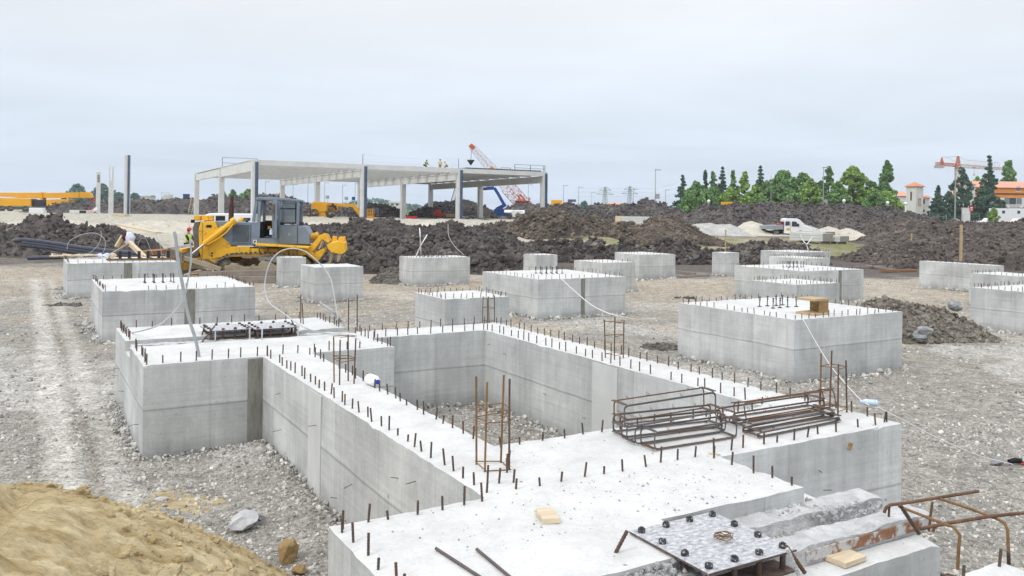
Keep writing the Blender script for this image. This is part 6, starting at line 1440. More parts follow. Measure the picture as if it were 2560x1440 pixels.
hose('cord','white cord from the water bottle to the black hand tool at the right edge',[aty(2195,1018,8.5),aty(2260,1052,8.7),aty(2350,1098,9.2),aty(2450,1140,10.0),atz(2530,1160,.06)],.007,'cord_white','cord',n=5)
hose('white_pipe','upright white pipe on the footing before the dark soil bank',[atz(1052,636,HB),aty(1051,600,34.3),aty(1049,570,34.3)],.022,'white_plastic','pipe'); hose('white_pipe','slanted white pipe crossing the upright one',[atz(1040,640,HB),aty(1052,614,34.2),aty(1068,587,34.3)],.024,'white_plastic','pipe')
hose('thin_wire','thin pale wire curving from the footing with two pipes',[aty(1120,560,34),aty(1122,590,34),aty(1136,615,34),aty(1158,636,34)],.016,'duct_pale','wire',n=5)
Yf=45
hose('white_pipe','left branch of the forked white pipes',[atz(2021,627,HB),aty(2016,612,Yf),aty(2008,602,Yf),aty(2003,592,Yf),aty(2002,586,Yf)],.026,'white_plastic','pipe'); hose('white_pipe','right branch of the forked white pipes',[aty(2017,611,Yf-.1),aty(2024,602,Yf),aty(2031,592,Yf)],.026,'white_plastic','pipe')
for k,(pts,lab) in enumerate(((((168,623),(172,605),(195,590),(222,583),(245,585),(262,600),(262,622),(257,630)),'large pale loop of hose over the left soil heap'),(((252,577),(253,592),(246,610),(228,630),(205,640)),'pale hose dropping to the left end of the far left footing'),(((345,612),(352,597),(365,598),(375,620),(383,638)),'thin pale hoop of wire behind the far left footing'),(((385,582),(398,605),(405,640)),'thin straight wire rising from the far left footing'),(((420,642),(408,637),(402,645)),'short wire loop by the bulldozer blade'))):
    hose('wire_hoop',lab,[aty(x,y,40) for x,y in pts],.013 if k<2 else .01,'duct_pale','wire',n=5)
for (px,py,l) in ((1905,907,'dark plastic scrap on the gravel before the big right footing'),(2290,835,'dark plastic scrap at the foot of the rubble mound')):
    p=atz(px,py,0); V,Fc=ICO1; Pn=V*np.array((.22,.12,.035)); Pn=Pn*(1+.35*RNG.normal(size=(len(V),1))*.5); Pn[:,2]+=.03; tag(link('plastic_scrap',np_mesh('plastic_scrap',Pn,Fc,MATS['cab_black'],False),None,p),l,'scrap')
for (a,b,l) in (((1868,906),(1885,902),'short wood sliver on gravel left of the dark plastic scrap'),((1962,938),(1986,934),'yellow wood sliver at the near corner of the big right footing'),((1995,905),(2030,912),'split wooden lath lying beside the big right footing'),((1540,893),(1560,902),'small wood piece on gravel behind the rebar cage'),((540,700),(560,704),'bit of wood before the timber baulks')):
    board(l,atz(*a,.02),atz(*b,.02),.05,.025,'wood')
# stakes
def stake(label,px,pyb,pyt,Y,w=.07):
    a=aty(px,pyb,Y); b=aty(px+1.5,pyt,Y); return board(label,a-Vector((0,0,.3)),b,w,w,'wood','wooden_stake','stake')
stake('tall orange wooden stake behind the small right pedestal',1813,634,574,52); stake('tall wooden stake in front of the dark soil field',2402,640,562,49.5,.13); stake('short pale stake standing in the dark soil field',2278,600,583,66,.09)
# hand tool at the right edge, dark timbers on the ground
tp_=atz(2545,1162,.0); t=thing('hand_tool','black gripped hand tool with red cable at the right edge','tool',tp_,.4); MB().tube([(-.14,.02,.05),(-.05,.01,.06),(.06,0,.045)],[.03,.036,.03],10).build('grip',MATS['cab_black'],t); MB().tube([(-.02,-.05,.03),(.08,-.09,.02),(.22,-.06,.03),(.3,.02,.05)],.012,8).build('red_cable',MATS['red_paint'],t); MB().ball((.07,-.03,.05),(.03,.03,.03),10,7).build('shiny_knob',MATS['galv'],t)
rock('rounded grey stone left of the hand tool',atz(2490,1163,0),.10,'rock_grey',21,rz=.3)
for i,(a,b,lab) in enumerate((((1692,679),(1738,684),'dark timber lying right of the stepped footing'),((1694,692),(1772,689),'second dark timber lying right of the stepped footing'),((2165,664),(2230,674),'dark bent branch of the debris before the soil field'),((2200,678),(2290,676),'rusty brown pipe of the debris before the soil field'),((2140,668),(2215,666),'long dark plank of the debris before the soil field'))):
    board(lab,atz(*a,.1),atz(*b,.08),.14,.12,'wood_grey' if i!=3 else 'rust_plate','timber_beam','timber')
# ---------------------------------------------------------------- trees, far buildings, poles
def leafmat(n,a,b,isl=.35):
    m=mat(n,a,.7,col2=b,scale=.35,spec=.15,island=isl,detail=4); return m
leafmat('leaf_bright',(.19,.32,.07),(.33,.48,.14)); leafmat('leaf_mid',(.13,.255,.085),(.235,.385,.15)); leafmat('leaf_deep',(.09,.185,.085),(.155,.27,.13)); leafmat('leaf_conifer',(.07,.135,.095),(.12,.205,.14)); leafmat('leaf_far',(.13,.23,.22),(.20,.31,.28))  # leaf_far has the blue tint of distant haze mixed into its leaf colour
mat('bark',(.09,.07,.055),.9,var=.3,scale=3)
mat('stucco',(.66,.65,.64),.85,var=.05,scale=.7); mat('tile_orange',(.62,.25,.13),.8,var=.14,scale=3,stretch=(1,1,4)); mat('wall_orange',(.72,.27,.06),.8,var=.06,scale=1); mat('tile_pink',(.66,.34,.25),.8,var=.1,scale=3); mat('wall_grey',(.40,.39,.39),.85,var=.1,scale=1); mat('pole_grey',(.36,.40,.42),.5,.3); mat('globe',(.85,.86,.85),.3)
def leaves(cent,rad,n,size,droop=0):
    """n leaf quads gathered round cluster centres"""
    cent=np.asarray(cent); k=RNG.integers(0,len(cent),n); r=np.asarray(rad)[k]
    d=RNG.normal(size=(n,3)); d/=np.linalg.norm(d,axis=1)[:,None]; p=cent[k]+d*(r*RNG.random(n)**.45)[:,None]*np.array((1,1,.8))
    p[:,2]-=droop*np.hypot(d[:,0],d[:,1])*r
    M=rand_rot(n); s=size*RNG.uniform(.6,1.35,n)[:,None]
    a=M[:,:,0]*s; b=M[:,:,1]*s*.7
    V=np.stack([p-a,p+b*.9,p+a*1.1,p-b],1).reshape(-1,3); return V,np.arange(4*n).reshape(-1,4)
def tree(label,px,ptop,wpx,Y,kind='broad',mt='leaf_mid',n=2600,grp='trees behind the dark soil ridge',zb=None,low=.10,leaf=.25):
    tp=aty(px,ptop,Y); zb=float(H(np.array([tp.x]),np.array([Y]))[0])-.1 if zb is None else zb
    h=tp.z-zb; w=wpx/FPX*Y/2*(1.3 if kind in('broad','cedar') else 1.55); n=int(n*2.6); t=thing('conifer_tree' if kind in('conifer','cedar') else 'tree',label,'tree',(tp.x,Y,zb),random.uniform(0,6),grp)
    cs=[];rs=[];tr=MB(); tr.tube([(0,0,-.2),(.05*w,.02,h*.35),(0,.05*w,h*.7),(0,0,h*.96)],[.032*h*.6,.024*h*.6,.013*h*.6,.004*h],8)
    if kind=='broad':
        nc=90
        for i in range(nc):
            zt=low+(1-low)*(i+.5)/nc; prof=math.sin(math.pi*min(1,(zt-low)/(1-low)*.86+.13))**.75*(1 if zt<.8 else .9)
            a=random.uniform(0,6.28); r=w*prof*random.uniform(.35,.92); cs.append((r*math.cos(a),r*math.sin(a),h*zt-.03*h)); rs.append(w*random.uniform(.13,.27)*(.6+.4*prof))
            if i%3==0: tr.tube([(0,0,h*zt*.7),(r*.5*math.cos(a),r*.5*math.sin(a),h*zt*.88),(r*math.cos(a),r*math.sin(a),h*zt)],[.02*h*.4,.012*h*.4,.004*h],5)
    elif kind=='spire':
        nc=60
        for i in range(nc):
            zt=low+(1-low)*i/(nc-1); prof=(1-((zt-low)/(1-low))**1.4)*.9+.07
            a=random.uniform(0,6.28); r=w*prof*random.uniform(.2,.85); cs.append((r*math.cos(a),r*math.sin(a),h*zt)); rs.append(w*random.uniform(.13,.27)*(.4+prof*.6))
            if i%3==0: tr.tube([(0,0,h*max(.1,zt-.08)),(r*math.cos(a),r*math.sin(a),h*zt)],[.008*h,.003*h],5)
    else:
        lay=15 if kind=='conifer' else 17
        for i in range(lay):
            zt=low+(1-low)*i/(lay-1); prof=(1-(zt-low)/(1-low))**(.9 if kind=='conifer' else 1.25)*.95+.03
            for k in range(max(2,int(8*prof)+1)):
                a=random.uniform(0,6.28); L_=w*prof*random.uniform(.75,1.1)
                for q in (.35,.68,.98): cs.append((L_*q*math.cos(a),L_*q*math.sin(a),h*zt-L_*q*.12+random.uniform(-.1,.1))); rs.append(.06*h*(.35+prof)*(1.15-q*.5))
                tr.tube([(0,0,h*zt),(L_*math.cos(a),L_*math.sin(a),h*zt-L_*.12)],[.006*h,.002*h],4)
    V,Fc=leaves(cs,rs,n,leaf,.12 if kind!='broad' else 0)
    link('crown',np_mesh('crown',V,Fc,MATS[mt],False),t); tr.build('trunk',MATS['bark'],t); return t
TS=[('sparse dark conifer at the left end of the green tree row',1707,440,36,178,'conifer','leaf_conifer',1300),('rounded mid green tree right of the sparse dark conifer',1741,455,62,176,'broad','leaf_mid',3200),('slim spire tree behind the first rounded tree',1763,428,26,186,'spire','leaf_conifer',1300),('pale slim spire tree, third from the row end',1783,431,34,188,'spire','leaf_mid',1500),('dark pointed spire tree, tallest of the left spires',1806,420,26,186,'conifer','leaf_conifer',1500),('dense low green tree under the left spires',1785,468,60,174,'broad','leaf_mid',2600),('open tree with gaps of sky, right of the dark pointed spire',1834,428,40,184,'spire','leaf_mid',1400),('bright triangular tree in the middle of the left tree group',1862,432,52,178,'spire','leaf_bright',3000),('dark thin spire right of the bright triangular tree',1901,417,32,188,'conifer','leaf_conifer',1500),('light green low tree in front of the wide dark dome',1890,462,56,174,'broad','leaf_bright',2600),('wide dark green dome tree, largest of the row',1958,426,96,180,'broad','leaf_mid',6000),('second dark dome overlapping the largest one on its right',2006,432,70,182,'broad','leaf_mid',4000),('yellow green bushy tree left of the tall lamp post',2028,446,50,172,'broad','leaf_bright',2600),('pointed green tree just right of the tall lamp post',2073,418,52,180,'spire','leaf_mid',3200),('big bright leafy tree with broad light clumps',2132,416,80,176,'broad','leaf_bright',5600),('shaded mid green tree between the two tallest right trees',2176,452,56,184,'broad','leaf_deep',2600),('tall irregular tree at the right end of the row',2220,405,66,180,'spire','leaf_mid',4400),('low bright foliage below the tall right end tree',2215,478,74,172,'broad','leaf_bright',2600)]
TS+=[('low leafy tree filling the gap below the first spires',1726,478,56,172,'broad','leaf_mid',1800),('rounded low tree in front of the two slim spires',1765,474,54,171,'broad','leaf_mid',1800),('low bright tree under the open gap-toothed tree',1826,470,58,171,'broad','leaf_bright',2000),('low tree between the bright triangle and the largest dome',1926,468,54,172,'broad','leaf_mid',2000),('mid green low tree at the foot of the largest dome',1975,470,64,170,'broad','leaf_mid',2200),('low tree under the tree right of the tall lamp post',2092,466,56,171,'broad','leaf_mid',2200),('low shaded tree left of the tall right end tree',2190,474,52,170,'broad','leaf_mid',1800),('rounded tree behind the pointed tree by the lamp post',2052,452,54,186,'broad','leaf_deep',2200)]
for a in TS: tree(*a)
GC='dark evergreens by the orange building'
tree('small dark evergreen left of the tall grey lamp post',2346,466,40,190,'conifer','leaf_conifer',2200,GC,low=.06); tree('tall dark evergreen behind the grey lamp post, under the tower crane',2404,416,48,205,'broad','leaf_conifer',4200,GC); tree('dark shrubby evergreen at the foot of the tall one',2372,478,36,192,'broad','leaf_conifer',2200,GC,low=.05)
tree('large cedar with a thin tip in front of the orange building',2474,392,72,182,'cedar','leaf_conifer',5600,GC,low=.12); tree('green pointed tree rising behind the orange roof',2522,405,64,250,'spire','leaf_mid',3200,GC,leaf=.42); tree('small light tree behind the orange roof near the cedar',2443,440,34,250,'broad','leaf_bright',1400,GC,leaf=.4); tree('pale young shrub before the white site cabins',2484,520,22,150,'broad','leaf_bright',900,GC,low=.05,leaf=.2)
GL='far trees at the left horizon'
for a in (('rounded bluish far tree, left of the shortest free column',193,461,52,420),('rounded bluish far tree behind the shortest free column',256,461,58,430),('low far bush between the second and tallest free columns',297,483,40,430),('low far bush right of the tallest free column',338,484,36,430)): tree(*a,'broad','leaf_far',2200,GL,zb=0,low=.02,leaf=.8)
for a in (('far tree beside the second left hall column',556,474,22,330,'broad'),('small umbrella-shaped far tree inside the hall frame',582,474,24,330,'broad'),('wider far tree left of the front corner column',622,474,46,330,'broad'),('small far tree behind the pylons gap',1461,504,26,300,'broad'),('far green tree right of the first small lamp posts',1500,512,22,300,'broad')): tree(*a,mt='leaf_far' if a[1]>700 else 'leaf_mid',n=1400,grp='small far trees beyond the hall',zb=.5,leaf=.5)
# low far belt of trees, one mass
n=9000; xx=RNG.uniform(-330,270,n); k=np.abs(fbm(xx*.02,xx*0,3,4)); hh=1.2+5.0*k+1.5*(xx<-60); yy=RNG.uniform(585,625,n); cc=np.stack([xx,yy,1.6+hh*RNG.random(n)**.6],-1)
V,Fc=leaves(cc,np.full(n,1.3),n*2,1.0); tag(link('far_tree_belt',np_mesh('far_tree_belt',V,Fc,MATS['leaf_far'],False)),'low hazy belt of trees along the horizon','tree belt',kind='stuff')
# lamp posts, masts
def lamp(label,px,ptop,Y,r=.09,head=True,box=None,grp='tall grey lamp posts beyond the site'):
    tp=aty(px,ptop,Y); zb=float(H(np.array([tp.x]),np.array([Y]))[0])-.2; t=thing('lamp_post',label,'lamp post',(tp.x,Y,zb),0,grp); h=tp.z-zb
    MB().cyl((0,0,0),(0,0,h),r,r*.6,8).build('pole',MATS['pole_grey'],t)
    if head: MB().b2(-.15,.95 if Y<200 else 1.6,-.15,.15,h-.05,h+.1).build('lamp_head',MATS['pole_grey'],t)
    if box: MB().b2(.08,.75,-.25,.25,h*box,h*box+.9).b2(.08,.35,-.2,.2,h*box-.8,h*box-.35).build('control_box',MATS['galv'],t)
lamp('tall lamp post with a box halfway up, above the wide soil ridge',1639,425,150,.10,box=.45); lamp('lamp post with a white box standing before the green trees',2059,419,150,.10,box=.35); lamp('grey lamp post before the dark evergreens',2389,424,150,.13); lamp('slim lamp post before the wide dark dome tree',1928,438,160,.06,head=False,box=.25)
for i,(px,pt) in enumerate(((664,454),(733,462),(770,458),(812,457),(857,463),(888,459))): lamp(['leftmost slim lamp post seen through the hall, above the cab','slim lamp post behind the middle of the hall, second from left','third slim lamp post seen through the hall','dark slim lamp post above the yellow boom lift','slim lamp post right of the boom lift hood','slim lamp post just left of the second front column'][i],px,pt,300,.13,grp='slim lamp posts seen through the hall')
for i,(px,pt) in enumerate(((1321,462),(1351,460),(1409,464),(1447,468),(1479,482),(1584,473),(1664,475))): lamp(['mast left of the last front column, with a small box','mast just left of the last front column','first lamp post right of the hall','second lamp post right of the hall','faint thin lamp post right of the second one','lamp post just right of the second pylon','thin lamp post right of the tall one'][i],px,pt,290,.12 if i!=4 else .07,box=.5 if i<2 else None,grp='far lamp posts right of the hall')
def pylon(label,px,pt,Y):
    tp=aty(px,pt,Y); t=thing('power_pylon',label,'pylon',(tp.x,Y,0),.3,'lattice power pylons'); h=tp.z; m=MB()
    for sx_,sy_ in ((-1,-1),(1,-1),(1,1),(-1,1)): m.beam((sx_*1.3,sy_*1.3,0),(sx_*.3,sy_*.3,h),.12,.12)
    for i in range(10):
        w0=1.3-1.0*i/10; w1=1.3-1.0*(i+1)/10; z0,z1=h*i/10,h*(i+1)/10
        for s in (-1,1): m.beam((-w0,s*w0,z0),(w1,s*w1,z1),.1,.1); m.beam((w0,s*w0,z0),(-w1,s*w1,z1),.1,.1)
    m.build('mast',MATS['pole_grey'],t); m=MB()
    for z,w in ((.78,3.6),(.9,2.6)): m.beam((-w,0,h*z),(w,0,h*z),.22,.2); m.beam((-w,0,h*z),(0,0,h*z+1.2),.12,.12); m.beam((w,0,h*z),(0,0,h*z+1.2),.12,.12)
    m.build('cross_arm',MATS['pole_grey'],t); return tp
q1=pylon('left one of two lattice pylons above the wide soil ridge',1513,467,330); q2=pylon('right one of two lattice pylons above the wide soil ridge',1575,465,330)
for k,dz in enumerate((-.4,-1.8,-3.6)):
    a=q1+Vector((0,0,dz)); b=q2+Vector((0,0,dz)); c=aty(1720,445+14*k,330); pts=[a-(b-a)*1.2]+[a,a.lerp(b,.5)-Vector((0,0,.5)),b]+[b.lerp(c,s)-Vector((0,0,2.2*math.sin(math.pi*s))) for s in (.25,.5,.75,1)]; o=pts[0]
    tag(MB().tube([q-o for q in pts],.035,4).build('power_line',MATS['pole_grey'],None,o),['topmost power line between the pylons','middle power line between the pylons','lowest power line between the pylons'][k],'power line','power lines')
def globe(label,px,py,Y=138):
    p=aty(px,py,Y); zb=float(H(np.array([p.x]),np.array([Y]))[0])-.2; t=thing('globe_lamp',label,'lamp post',(p.x,Y,zb),0,'white globe lamps along the soil ridge'); h=p.z-zb
    MB().cyl((0,0,0),(0,0,h-.2),.10,n=8).build('post',MATS['white_paint'],t); MB().ball((0,0,h),(.28,.28,.28),12,9).build('globe',MATS['globe'],t)
for px,py,l in ((1772,503,'globe lamp under the left spire trees'),(2110,502,'globe lamp before the big bright leafy tree'),(2219,507,'globe lamp below the tall right end tree'),(2264,509,'globe lamp just left of the small tower house')): globe(l,px,py)
# small tower house
def fixz(p): return float(H(np.array([p.x]),np.array([p.y]))[0])-.2
Yt=220; p=aty(2286,538,Yt); zb=fixz(p); sc7=7.53
def T7(zx,zy,Y=Yt): q=aty(2220+zx/sc7,380+zy/sc7,Y); return q
hE=T7(500,645).z-zb; w=2.9/2
TW=thing('tower_house','narrow white tower house with orange pyramid roof and orange trimmed window','house',(p.x,Yt,zb),R(28))
wl=MB().b2(-w,w,-w,w,0,hE).build('wall',MATS['stucco'],TW)
m=MB(); e=w+.35; m.add([(-e,-e,hE),(e,-e,hE),(e,e,hE),(-e,e,hE),(0,0,hE+1.15),(-e,-e,hE-.15),(e,-e,hE-.15),(e,e,hE-.15),(-e,e,hE-.15)],[(0,1,4),(1,2,4),(2,3,4),(3,0,4),(5,6,1,0),(6,7,2,1),(7,8,3,2),(8,5,0,3),(8,7,6,5)]); m.build('roof',MATS['tile_orange'],TW)
zw=T7(530,980).z-zb
wi=MB().b2(-.65,.55,-w-.03,-w+.01,zw,zw+1.3).build('window',MATS['window_glass'],TW); MB().b2(-.7,.6,-w-.08,-w-.031,zw+1.3,zw+1.5).b2(-.7,.6,-w-.08,-w-.031,zw-.45,zw-.1).build('trim',MATS['wall_orange'],wi); MB().b2(-.08,.0,-w-.06,-w-.031,zw,zw+1.3).build('mullion',MATS['white_paint'],wi)
MB().b2(-w-.03,-w+.01,-.25,.2,zw+.9,zw+3.2).build('tall_red_window',MATS['exhaust_rust'],TW)
def house(name,label,px0,px1,pt,pe,pb,Y,dpt,wallm,roofm,wins=(),winm='glass_dark',rz=0,ov=.4):
    a,b=aty(px0,pb,Y),aty(px1,pb,Y); zb=min(fixz(a),a.z); he=aty((px0+px1)/2,pe,Y).z-zb; ht=aty((px0+px1)/2,pt,Y).z-zb; W_=b.x-a.x
    t=thing(name,label,'house',(a.x,Y,zb),rz); MB().b2(0,W_,0,dpt,0,he).build('wall',MATS[wallm],t)
    m=MB(); m.add([(-ov,-ov,he),(W_+ov,-ov,he),(W_+ov,dpt+ov,he),(-ov,dpt+ov,he),(-ov,dpt/2,ht),(W_+ov,dpt/2,ht)],[(0,1,5,4),(2,3,4,5),(1,2,5),(3,0,4),(3,2,1,0)]); m.build('roof',MATS[roofm],t)
    for (x0,x1,y0,y1) in wins:
        x0_,x1_=aty(x0,pe,Y).x-a.x,aty(x1,pe,Y).x-a.x; z1_,z0_=aty((x0+x1)/2,y0,Y).z-zb,aty((x0+x1)/2,y1,Y).z-zb
        f=MB().b2(x0_,x1_,-.05,.01,z0_,z1_).build('window',MATS[winm],t); MB().b2(x0_-.08,x1_+.08,-.09,-.051,z0_-.12,z0_).build('sill',MATS['white_paint'],f)
    return t
house('low_house','low white house with orange trim right of the tower house',2304,2324,488,494,538,222,4,'stucco','tile_orange',[(2307,2312,498,510),(2306,2312,524,530)]); house('orange_roof_house','pink tiled house half hidden by the tall right end tree',2240,2268,478,490,538,236,6,'stucco','tile_pink')
# long orange building
OB=thing('orange_building','long orange building with pale tower, pink tiled roof and dark windows','building',aty(2406,540,215),0); ob_=OB.location.copy(); Yo=215; OB.location.z=1.2; ob_=Vector((ob_.x,Yo,1.2))
def O(zx,zy): q=aty(2220+zx/sc7,380+zy/sc7,Yo)-ob_; return q.x,q.z
x0,zt=O(1400,605); x1,_=O(1645,605); MB().b2(x0,x1,0,3.2,0,zt).build('tower_wall',MATS['stucco'],OB)
m=MB(); e=.3; xm=(x0+x1)/2; hp=O(1530,540)[1]; m.add([(x0-e,-e,zt),(x1+e,-e,zt),(x1+e,3.5,zt),(x0-e,3.5,zt),(xm,1.6,hp)],[(0,1,4),(1,2,4),(2,3,4),(3,0,4),(3,2,1,0)]); m.build('tower_roof',MATS['tile_orange'],OB)
a,b=O(1475,830),O(1545,665); f=MB().b2(a[0],b[0],-.04,.01,a[1],b[1]).build('tall_window',MATS['glass_dark'],OB); MB().b2(a[0]-.1,b[0]+.1,-.08,-.041,a[1]-.12,a[1]).build('sill',MATS['white_paint'],f)
a,b=O(1470,1020),O(1545,850); MB().b2(a[0],b[0],-.04,.01,a[1],b[1]).build('door',MATS['wall_grey'],OB)
xr=x1+20; z0=O(0,755)[1]; z1=O(0,640)[1]; MB().b2(x1+.01,xr,.6,11,O(0,830)[1],z1).build('orange_wall',MATS['wall_orange'],OB); MB().b2(x1+.02,xr,.45,.598,O(0,765)[1],O(0,745)[1]).build('ledge',MATS['exhaust_rust'],OB)
MB().b2(x1+.01,xr,.5,11,0,O(0,830)[1]-.01).build('ground_wall',MATS['stucco'],OB); MB().b2(x1+.01,xr,.38,.499,0,O(0,1060)[1]+.9).build('grey_base',MATS['wall_grey'],OB)
zr=O(0,550)[1]; m=MB(); m.add([(x1,.2,z1),(xr,.2,z1),(xr,6,zr+.6),(x1,6,zr+.6),(xr,11.4,z1),(x1,11.4,z1)],[(0,1,2,3),(3,2,4,5),(0,3,5),(1,4,2)]); m.build('main_roof',MATS['tile_pink'],OB); a=O(2050,520); MB().b2(a[0]-.5,a[0]+.6,5.5,6.5,a[1]-1,a[1]).build('chimney',MATS['tile_orange'],OB)
for (zx0,zx1,zy0,zy1,mt) in ((2215,2300,860,985,'window_glass'),(2305,2430,865,985,'glass_dark'),(2440,2540,865,985,'window_glass'),(2445,2515,650,735,'window_glass')):
    a,b=O(zx0,zy1),O(zx1,zy0); y=.5 if zy0>800 else .6; f=MB().b2(a[0],b[0],y-.06,y-.002,a[1],b[1]).build('window',MATS[mt],OB); MB().b2(a[0]-.1,b[0]+.1,y-.12,y-.061,a[1]-.15,a[1]).build('sill',MATS['white_paint'],f)
for zx in (2265,2520): a=O(zx,1030); MB().b2(a[0]-.35,a[0]+.35,.15,.379,a[1]-.25,a[1]+.25).build('air_conditioner',MATS['white_paint'],OB)
# gate pillar, sign, cabins, cars, fence
def gpos(px,py,Y): q=aty(px,py,Y); q.z=fixz(q)+.15; return q
t=thing('gate_wall','low white gate wall left of the red sign','wall',gpos(2405,540,160)); z=aty(2405,521,160).z-t.location.z; MB().b2(0,1.5,-.15,.15,0,z).b2(-.1,1.6,-.2,.2,z,z+.12).build('wall_body',MATS['stucco'],t)
t=thing('red_sign','tall red sign board with white marks by the gate','sign',gpos(2428,540,150)); za,zb_=aty(2428,514,150).z-t.location.z,aty(2428,529,150).z-t.location.z; MB().b2(-.3,.3,-.06,.06,zb_,za).build('board',MATS['red_paint'],t); MB().b2(-.2,.2,-.075,-.061,za-.5,za-.3).b2(-.15,.15,-.075,-.061,zb_+.25,zb_+.38).build('white_mark',MATS['white_paint'],t); MB().b2(-.05,.05,-.04,.04,0,zb_).build('post',MATS['dark_metal'],t)
t=thing('site_cabin','long white site cabin with small windows at the right edge','cabin',gpos(2490,540,165)); z=aty(2520,521,165).z-t.location.z; MB().b2(0,9.5,0,2.5,.1,z).build('cabin_wall',MATS['white_paint'],t,bevel=.04)
for x in (1.2,4.2,6.6): f=MB().b2(x,x+.55,-.03,.01,z-1.0,z-.45).build('window',MATS['glass_dark'],t)
def car(label,px,py,Y,mt='car_white',L_=4.2,rz=0,grp='small far parked cars'):
    t=thing('parked_car',label,'car',gpos(px,py,Y),rz,grp); b=MB().prism([(0,.3),(0,.75),(.15,.85),(.75,.9),(1.25,1.4),(2.7,1.42),(3.4,.95),(L_,.8),(L_+.05,.35)],-.82,.82).build('body',MATS[mt],t,bevel=.08)
    MB().prism([(.95,.92),(1.32,1.33),(2.62,1.35),(3.15,.95)],-.845,-.818).build('side_window',MATS['glass_dark'],b)
    for x in (.8,3.3): MB().lathe([(.15,-.1),(.31,-.1),(.31,.1),(.15,.1)],(x,-.75,.31),14,'y').build('wheel',MATS['tyre'],t)
car('white car left of the white site cabin',2449,540,158); car('white car in front of the site cabin at the right edge',2522,543,150,L_=4.4); car('white car in the gap between the two soil ridges',1700,535,165); car('white car behind the globe lamp and tower house',2232,527,185)
fn=thing('wire_fence','low green wire fence along the far side of the soil field','fence',gpos(2304,540,152)); m=MB(); W_=10.5
for i in range(8): m.cyl((W_*i/7,0,0),(W_*i/7,0,2.0),.04,n=6)
m.build('fence_posts',MATS['pole_grey'],fn); m=MB(); [m.beam((0,0,z),(W_,0,z),.025,.025) for z in (.3,.75,1.2,1.6,1.98)]; m.build('rails',MATS['leaf_far'],fn)
# far low buildings and signs between the soil heaps
house('far_house','white far house between heaps seen under the hall roof',972,1000,503,507,520,420,8,'stucco','wall_grey',[(978,984,509,514),(990,996,509,514)]); house('far_house','far house with pink roof between the pylons',1519,1551,506,511,530,380,8,'stucco','tile_pink'); house('far_house','pale far house on the left horizon right of the tallest free column',352,372,487,491,512,420,8,'stucco','wall_grey',[(356,362,494,500)])
t=thing('scaffold_block','pale far building shell with open grid front on the left horizon','building',gpos(403,512,420)); s_=420/FPX; z=aty(410,482,420).z-t.location.z
m=MB(); [m.b2(4*i-.1,4*i+.1,0,.3,0,z) for i in range(2)]; [m.b2(-.1,4.1,0,.3,z*k-.15,z*k+.15) for k in (.55,.78,1)]; m.b2(0,4,2,5,0,z*.9); m.build('shell',MATS['stucco'],t)
q=aty(466,485,173); t=thing('portable_toilet','small blue portable toilet on the far heap, left of the hall','toilet',(q.x,173,q.z-2.3)); z=2.3; MB().b2(-.5,.5,-.5,.5,0,z-.1).b2(-.55,.55,-.55,.55,z-.099,z).build('cabin',MATS['blue_paint'],t); MB().b2(-.35,.35,-.53,-.501,.1,z-.3).build('door',MATS['pipe_dark'],t)
t=thing('yellow_machine','yellow machine roof showing above the far dark heap right of the hall','machine',gpos(1378,512,150)); z=aty(1390,500,150).z-t.location.z; MB().b2(0,1.9,-.6,.6,z-1,z).b2(2.4,3.6,-.5,.5,z-1.2,z-.35).b2(.1,3.4,-.5,.5,.4,z-.99).build('body',MATS['crane_yellow'],t,bevel=.08); MB().b2(3.0,4.4,-.7,.7,z-.3,z+.15).build('grey_hood',MATS['gutter_steel'],t,bevel=.05)
t=thing('yellow_machine','flat yellow machine roof showing above the soil ridge under the trees','machine',gpos(1805,512,128)); z=aty(1820,505,128).z-t.location.z; MB().b2(0,2.0,-.7,.7,z-.45,z).b2(.2,1.8,-.6,.6,.5,z-.451).build('body',MATS['crane_yellow'],t,bevel=.06)
for px,pt,l in ((819,493,'small round road sign above the yellow boom lift'),(866,496,'square road sign right of the boom lift'),(884,496,'small blue road sign left of the second front column')):
    q=aty(px,pt,260); t=thing('road_sign',l,'sign',(q.x,260,1.0),0,'small far road signs'); h=q.z-1.0; MB().cyl((0,0,0),(0,0,h),.06,n=6).build('post',MATS['pole_grey'],t); MB().b2(-.55,.55,-.08,-.05,h-.5,h+.5).build('plate',MATS['galv' if px!=884 else 'blue_paint'],t)
# tower crane
Yw=340; C0=aty(2393,540,Yw); TC=thing('tower_crane','pale orange tower crane with long jib above the dark evergreens','tower crane',(C0.x,Yw,0)); oT=Vector((C0.x,Yw,0))
def C7(zx,zy): return aty(2220+zx/sc7,380+zy/sc7,Yw)-oT
m=MB(); lattice(m,(0,0,0),C7(1315,265),1.6,1.6,22,.12); m.build('mast',MATS['lattice_faded'],TC); m=MB(); lattice(m,C7(1315,262),C7(1320,80),1.4,.5,6,.12); m.build('tower_head',MATS['lattice_orange'],TC)
m=MB(); lattice(m,C7(1330,258),C7(2195,322),1.3,.9,26,.10); a,b=C7(1470,150),C7(2100,205); m.beam(a,b,.12,.12)
for i in range(15): t_=i/14; q=a.lerp(b,t_); r_=C7(1470,268).lerp(C7(2100,315),t_); m.beam(q,r_,.07,.07)
m.build('jib',MATS['lattice_faded'],TC); m=MB(); lattice(m,C7(1300,250),C7(905,222),1.1,1.1,10,.13); m.build('counter_jib',MATS['lattice_orange'],TC)
m=MB()
for a,b in (((1320,78),(1470,150)),((1320,78),(1130,112)),((1130,112),(1010,100)),((1320,78),(1015,100)),((1130,112),(1280,190))): m.beam(C7(*a),C7(*b),.1,.1)
m.build('tie_rod',MATS['lattice_faded'],TC); m=MB(); q=C7(1010,100); 
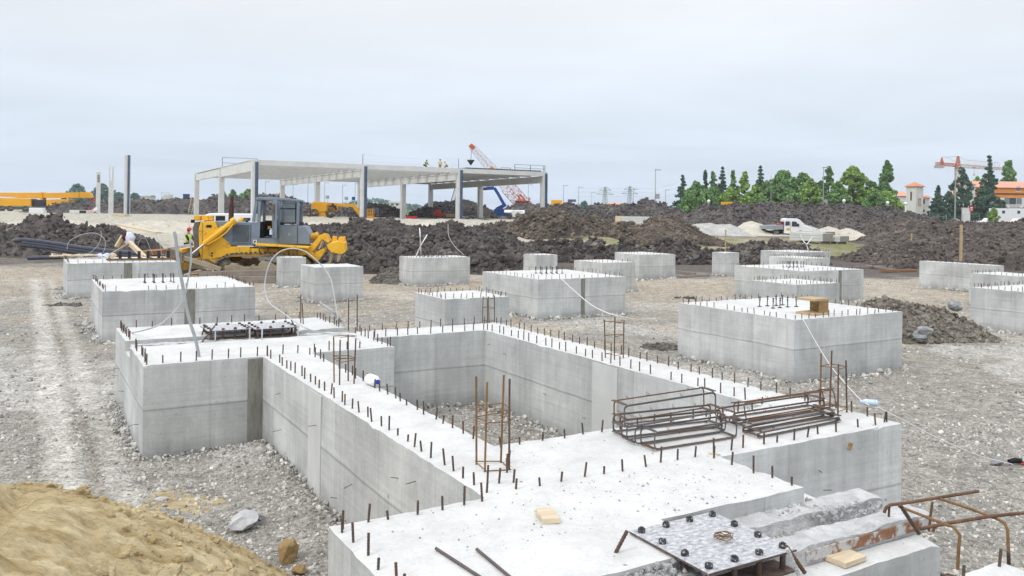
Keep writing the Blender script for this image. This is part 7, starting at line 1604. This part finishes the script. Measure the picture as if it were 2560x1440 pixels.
for s in (-1,1): m.beam(q,C7(985,240)+Vector((0,s*.6,0)),.2,.2); m.beam(q,C7(1045,240)+Vector((0,s*.6,0)),.45,.3)
m.build('a_frame',MATS['lattice_orange'],TC); a,b=C7(885,300),C7(1045,255); MB().b2(a.x,b.x,-.8,.8,a.z,b.z).build('counterweight',MATS['wall_grey'],TC); a,b=C7(1620,300),C7(1620,450); MB().b2(a.x-.6,a.x+.6,-.5,.5,a.z-.2,a.z+.3).build('trolley',MATS['lattice_orange'],TC); MB().cyl(a,b,.06,n=5).cyl(b,b+Vector((0,0,1.0)),.3,n=8).build('hook_line',MATS['lattice_faded'],TC)
a=C7(1290,300); MB().b2(a.x-.9,a.x-.1,-1.4,-.2,a.z-.6,a.z+1.0).build('operator_cab',MATS['lattice_orange'],TC)
# tufts of weeds on the grass strip
cs=[];rs=[]
for px,py,Y in ((1398,597,72),(1660,607,66),(1690,606,66),(1830,612,68),(1850,610,68),(1385,610,70),(2040,625,60),(1560,612,66),(2285,600,70),(1760,616,64)):
    p=aty(px,py,Y); z=float(H(np.array([p.x]),np.array([Y]))[0])
    for i in range(6): cs.append((p.x+random.gauss(0,.5),Y+random.gauss(0,.4),z+.12)); rs.append(random.uniform(.12,.3))
V,Fc=leaves(cs,rs,2200,.09); tag(link('weeds',np_mesh('weeds',V,Fc,MATS['leaf_bright'],False)),'tufts of green weeds on the grass strip','weeds',kind='stuff')
# ---------------------------------------------------------------- air: thin even haze over the whole site
hz=bpy.data.materials.new('haze_air'); hz.use_nodes=True; nt=hz.node_tree; nt.nodes.remove(nt.nodes['Principled BSDF'])
pv=nt.nodes.new('ShaderNodeVolumePrincipled'); pv.inputs['Color'].default_value=(.92,.965,1,1); pv.inputs['Density'].default_value=.00030; pv.inputs['Anisotropy'].default_value=.2
nt.links.new(pv.outputs[0],nt.nodes['Material Output'].inputs['Volume'])
m=MB(); m.b2(-1300,1300,-120,1300,-3,60); tag(m.build('haze',hz),'thin pale haze over the site and its far horizon','haze',kind='stuff')
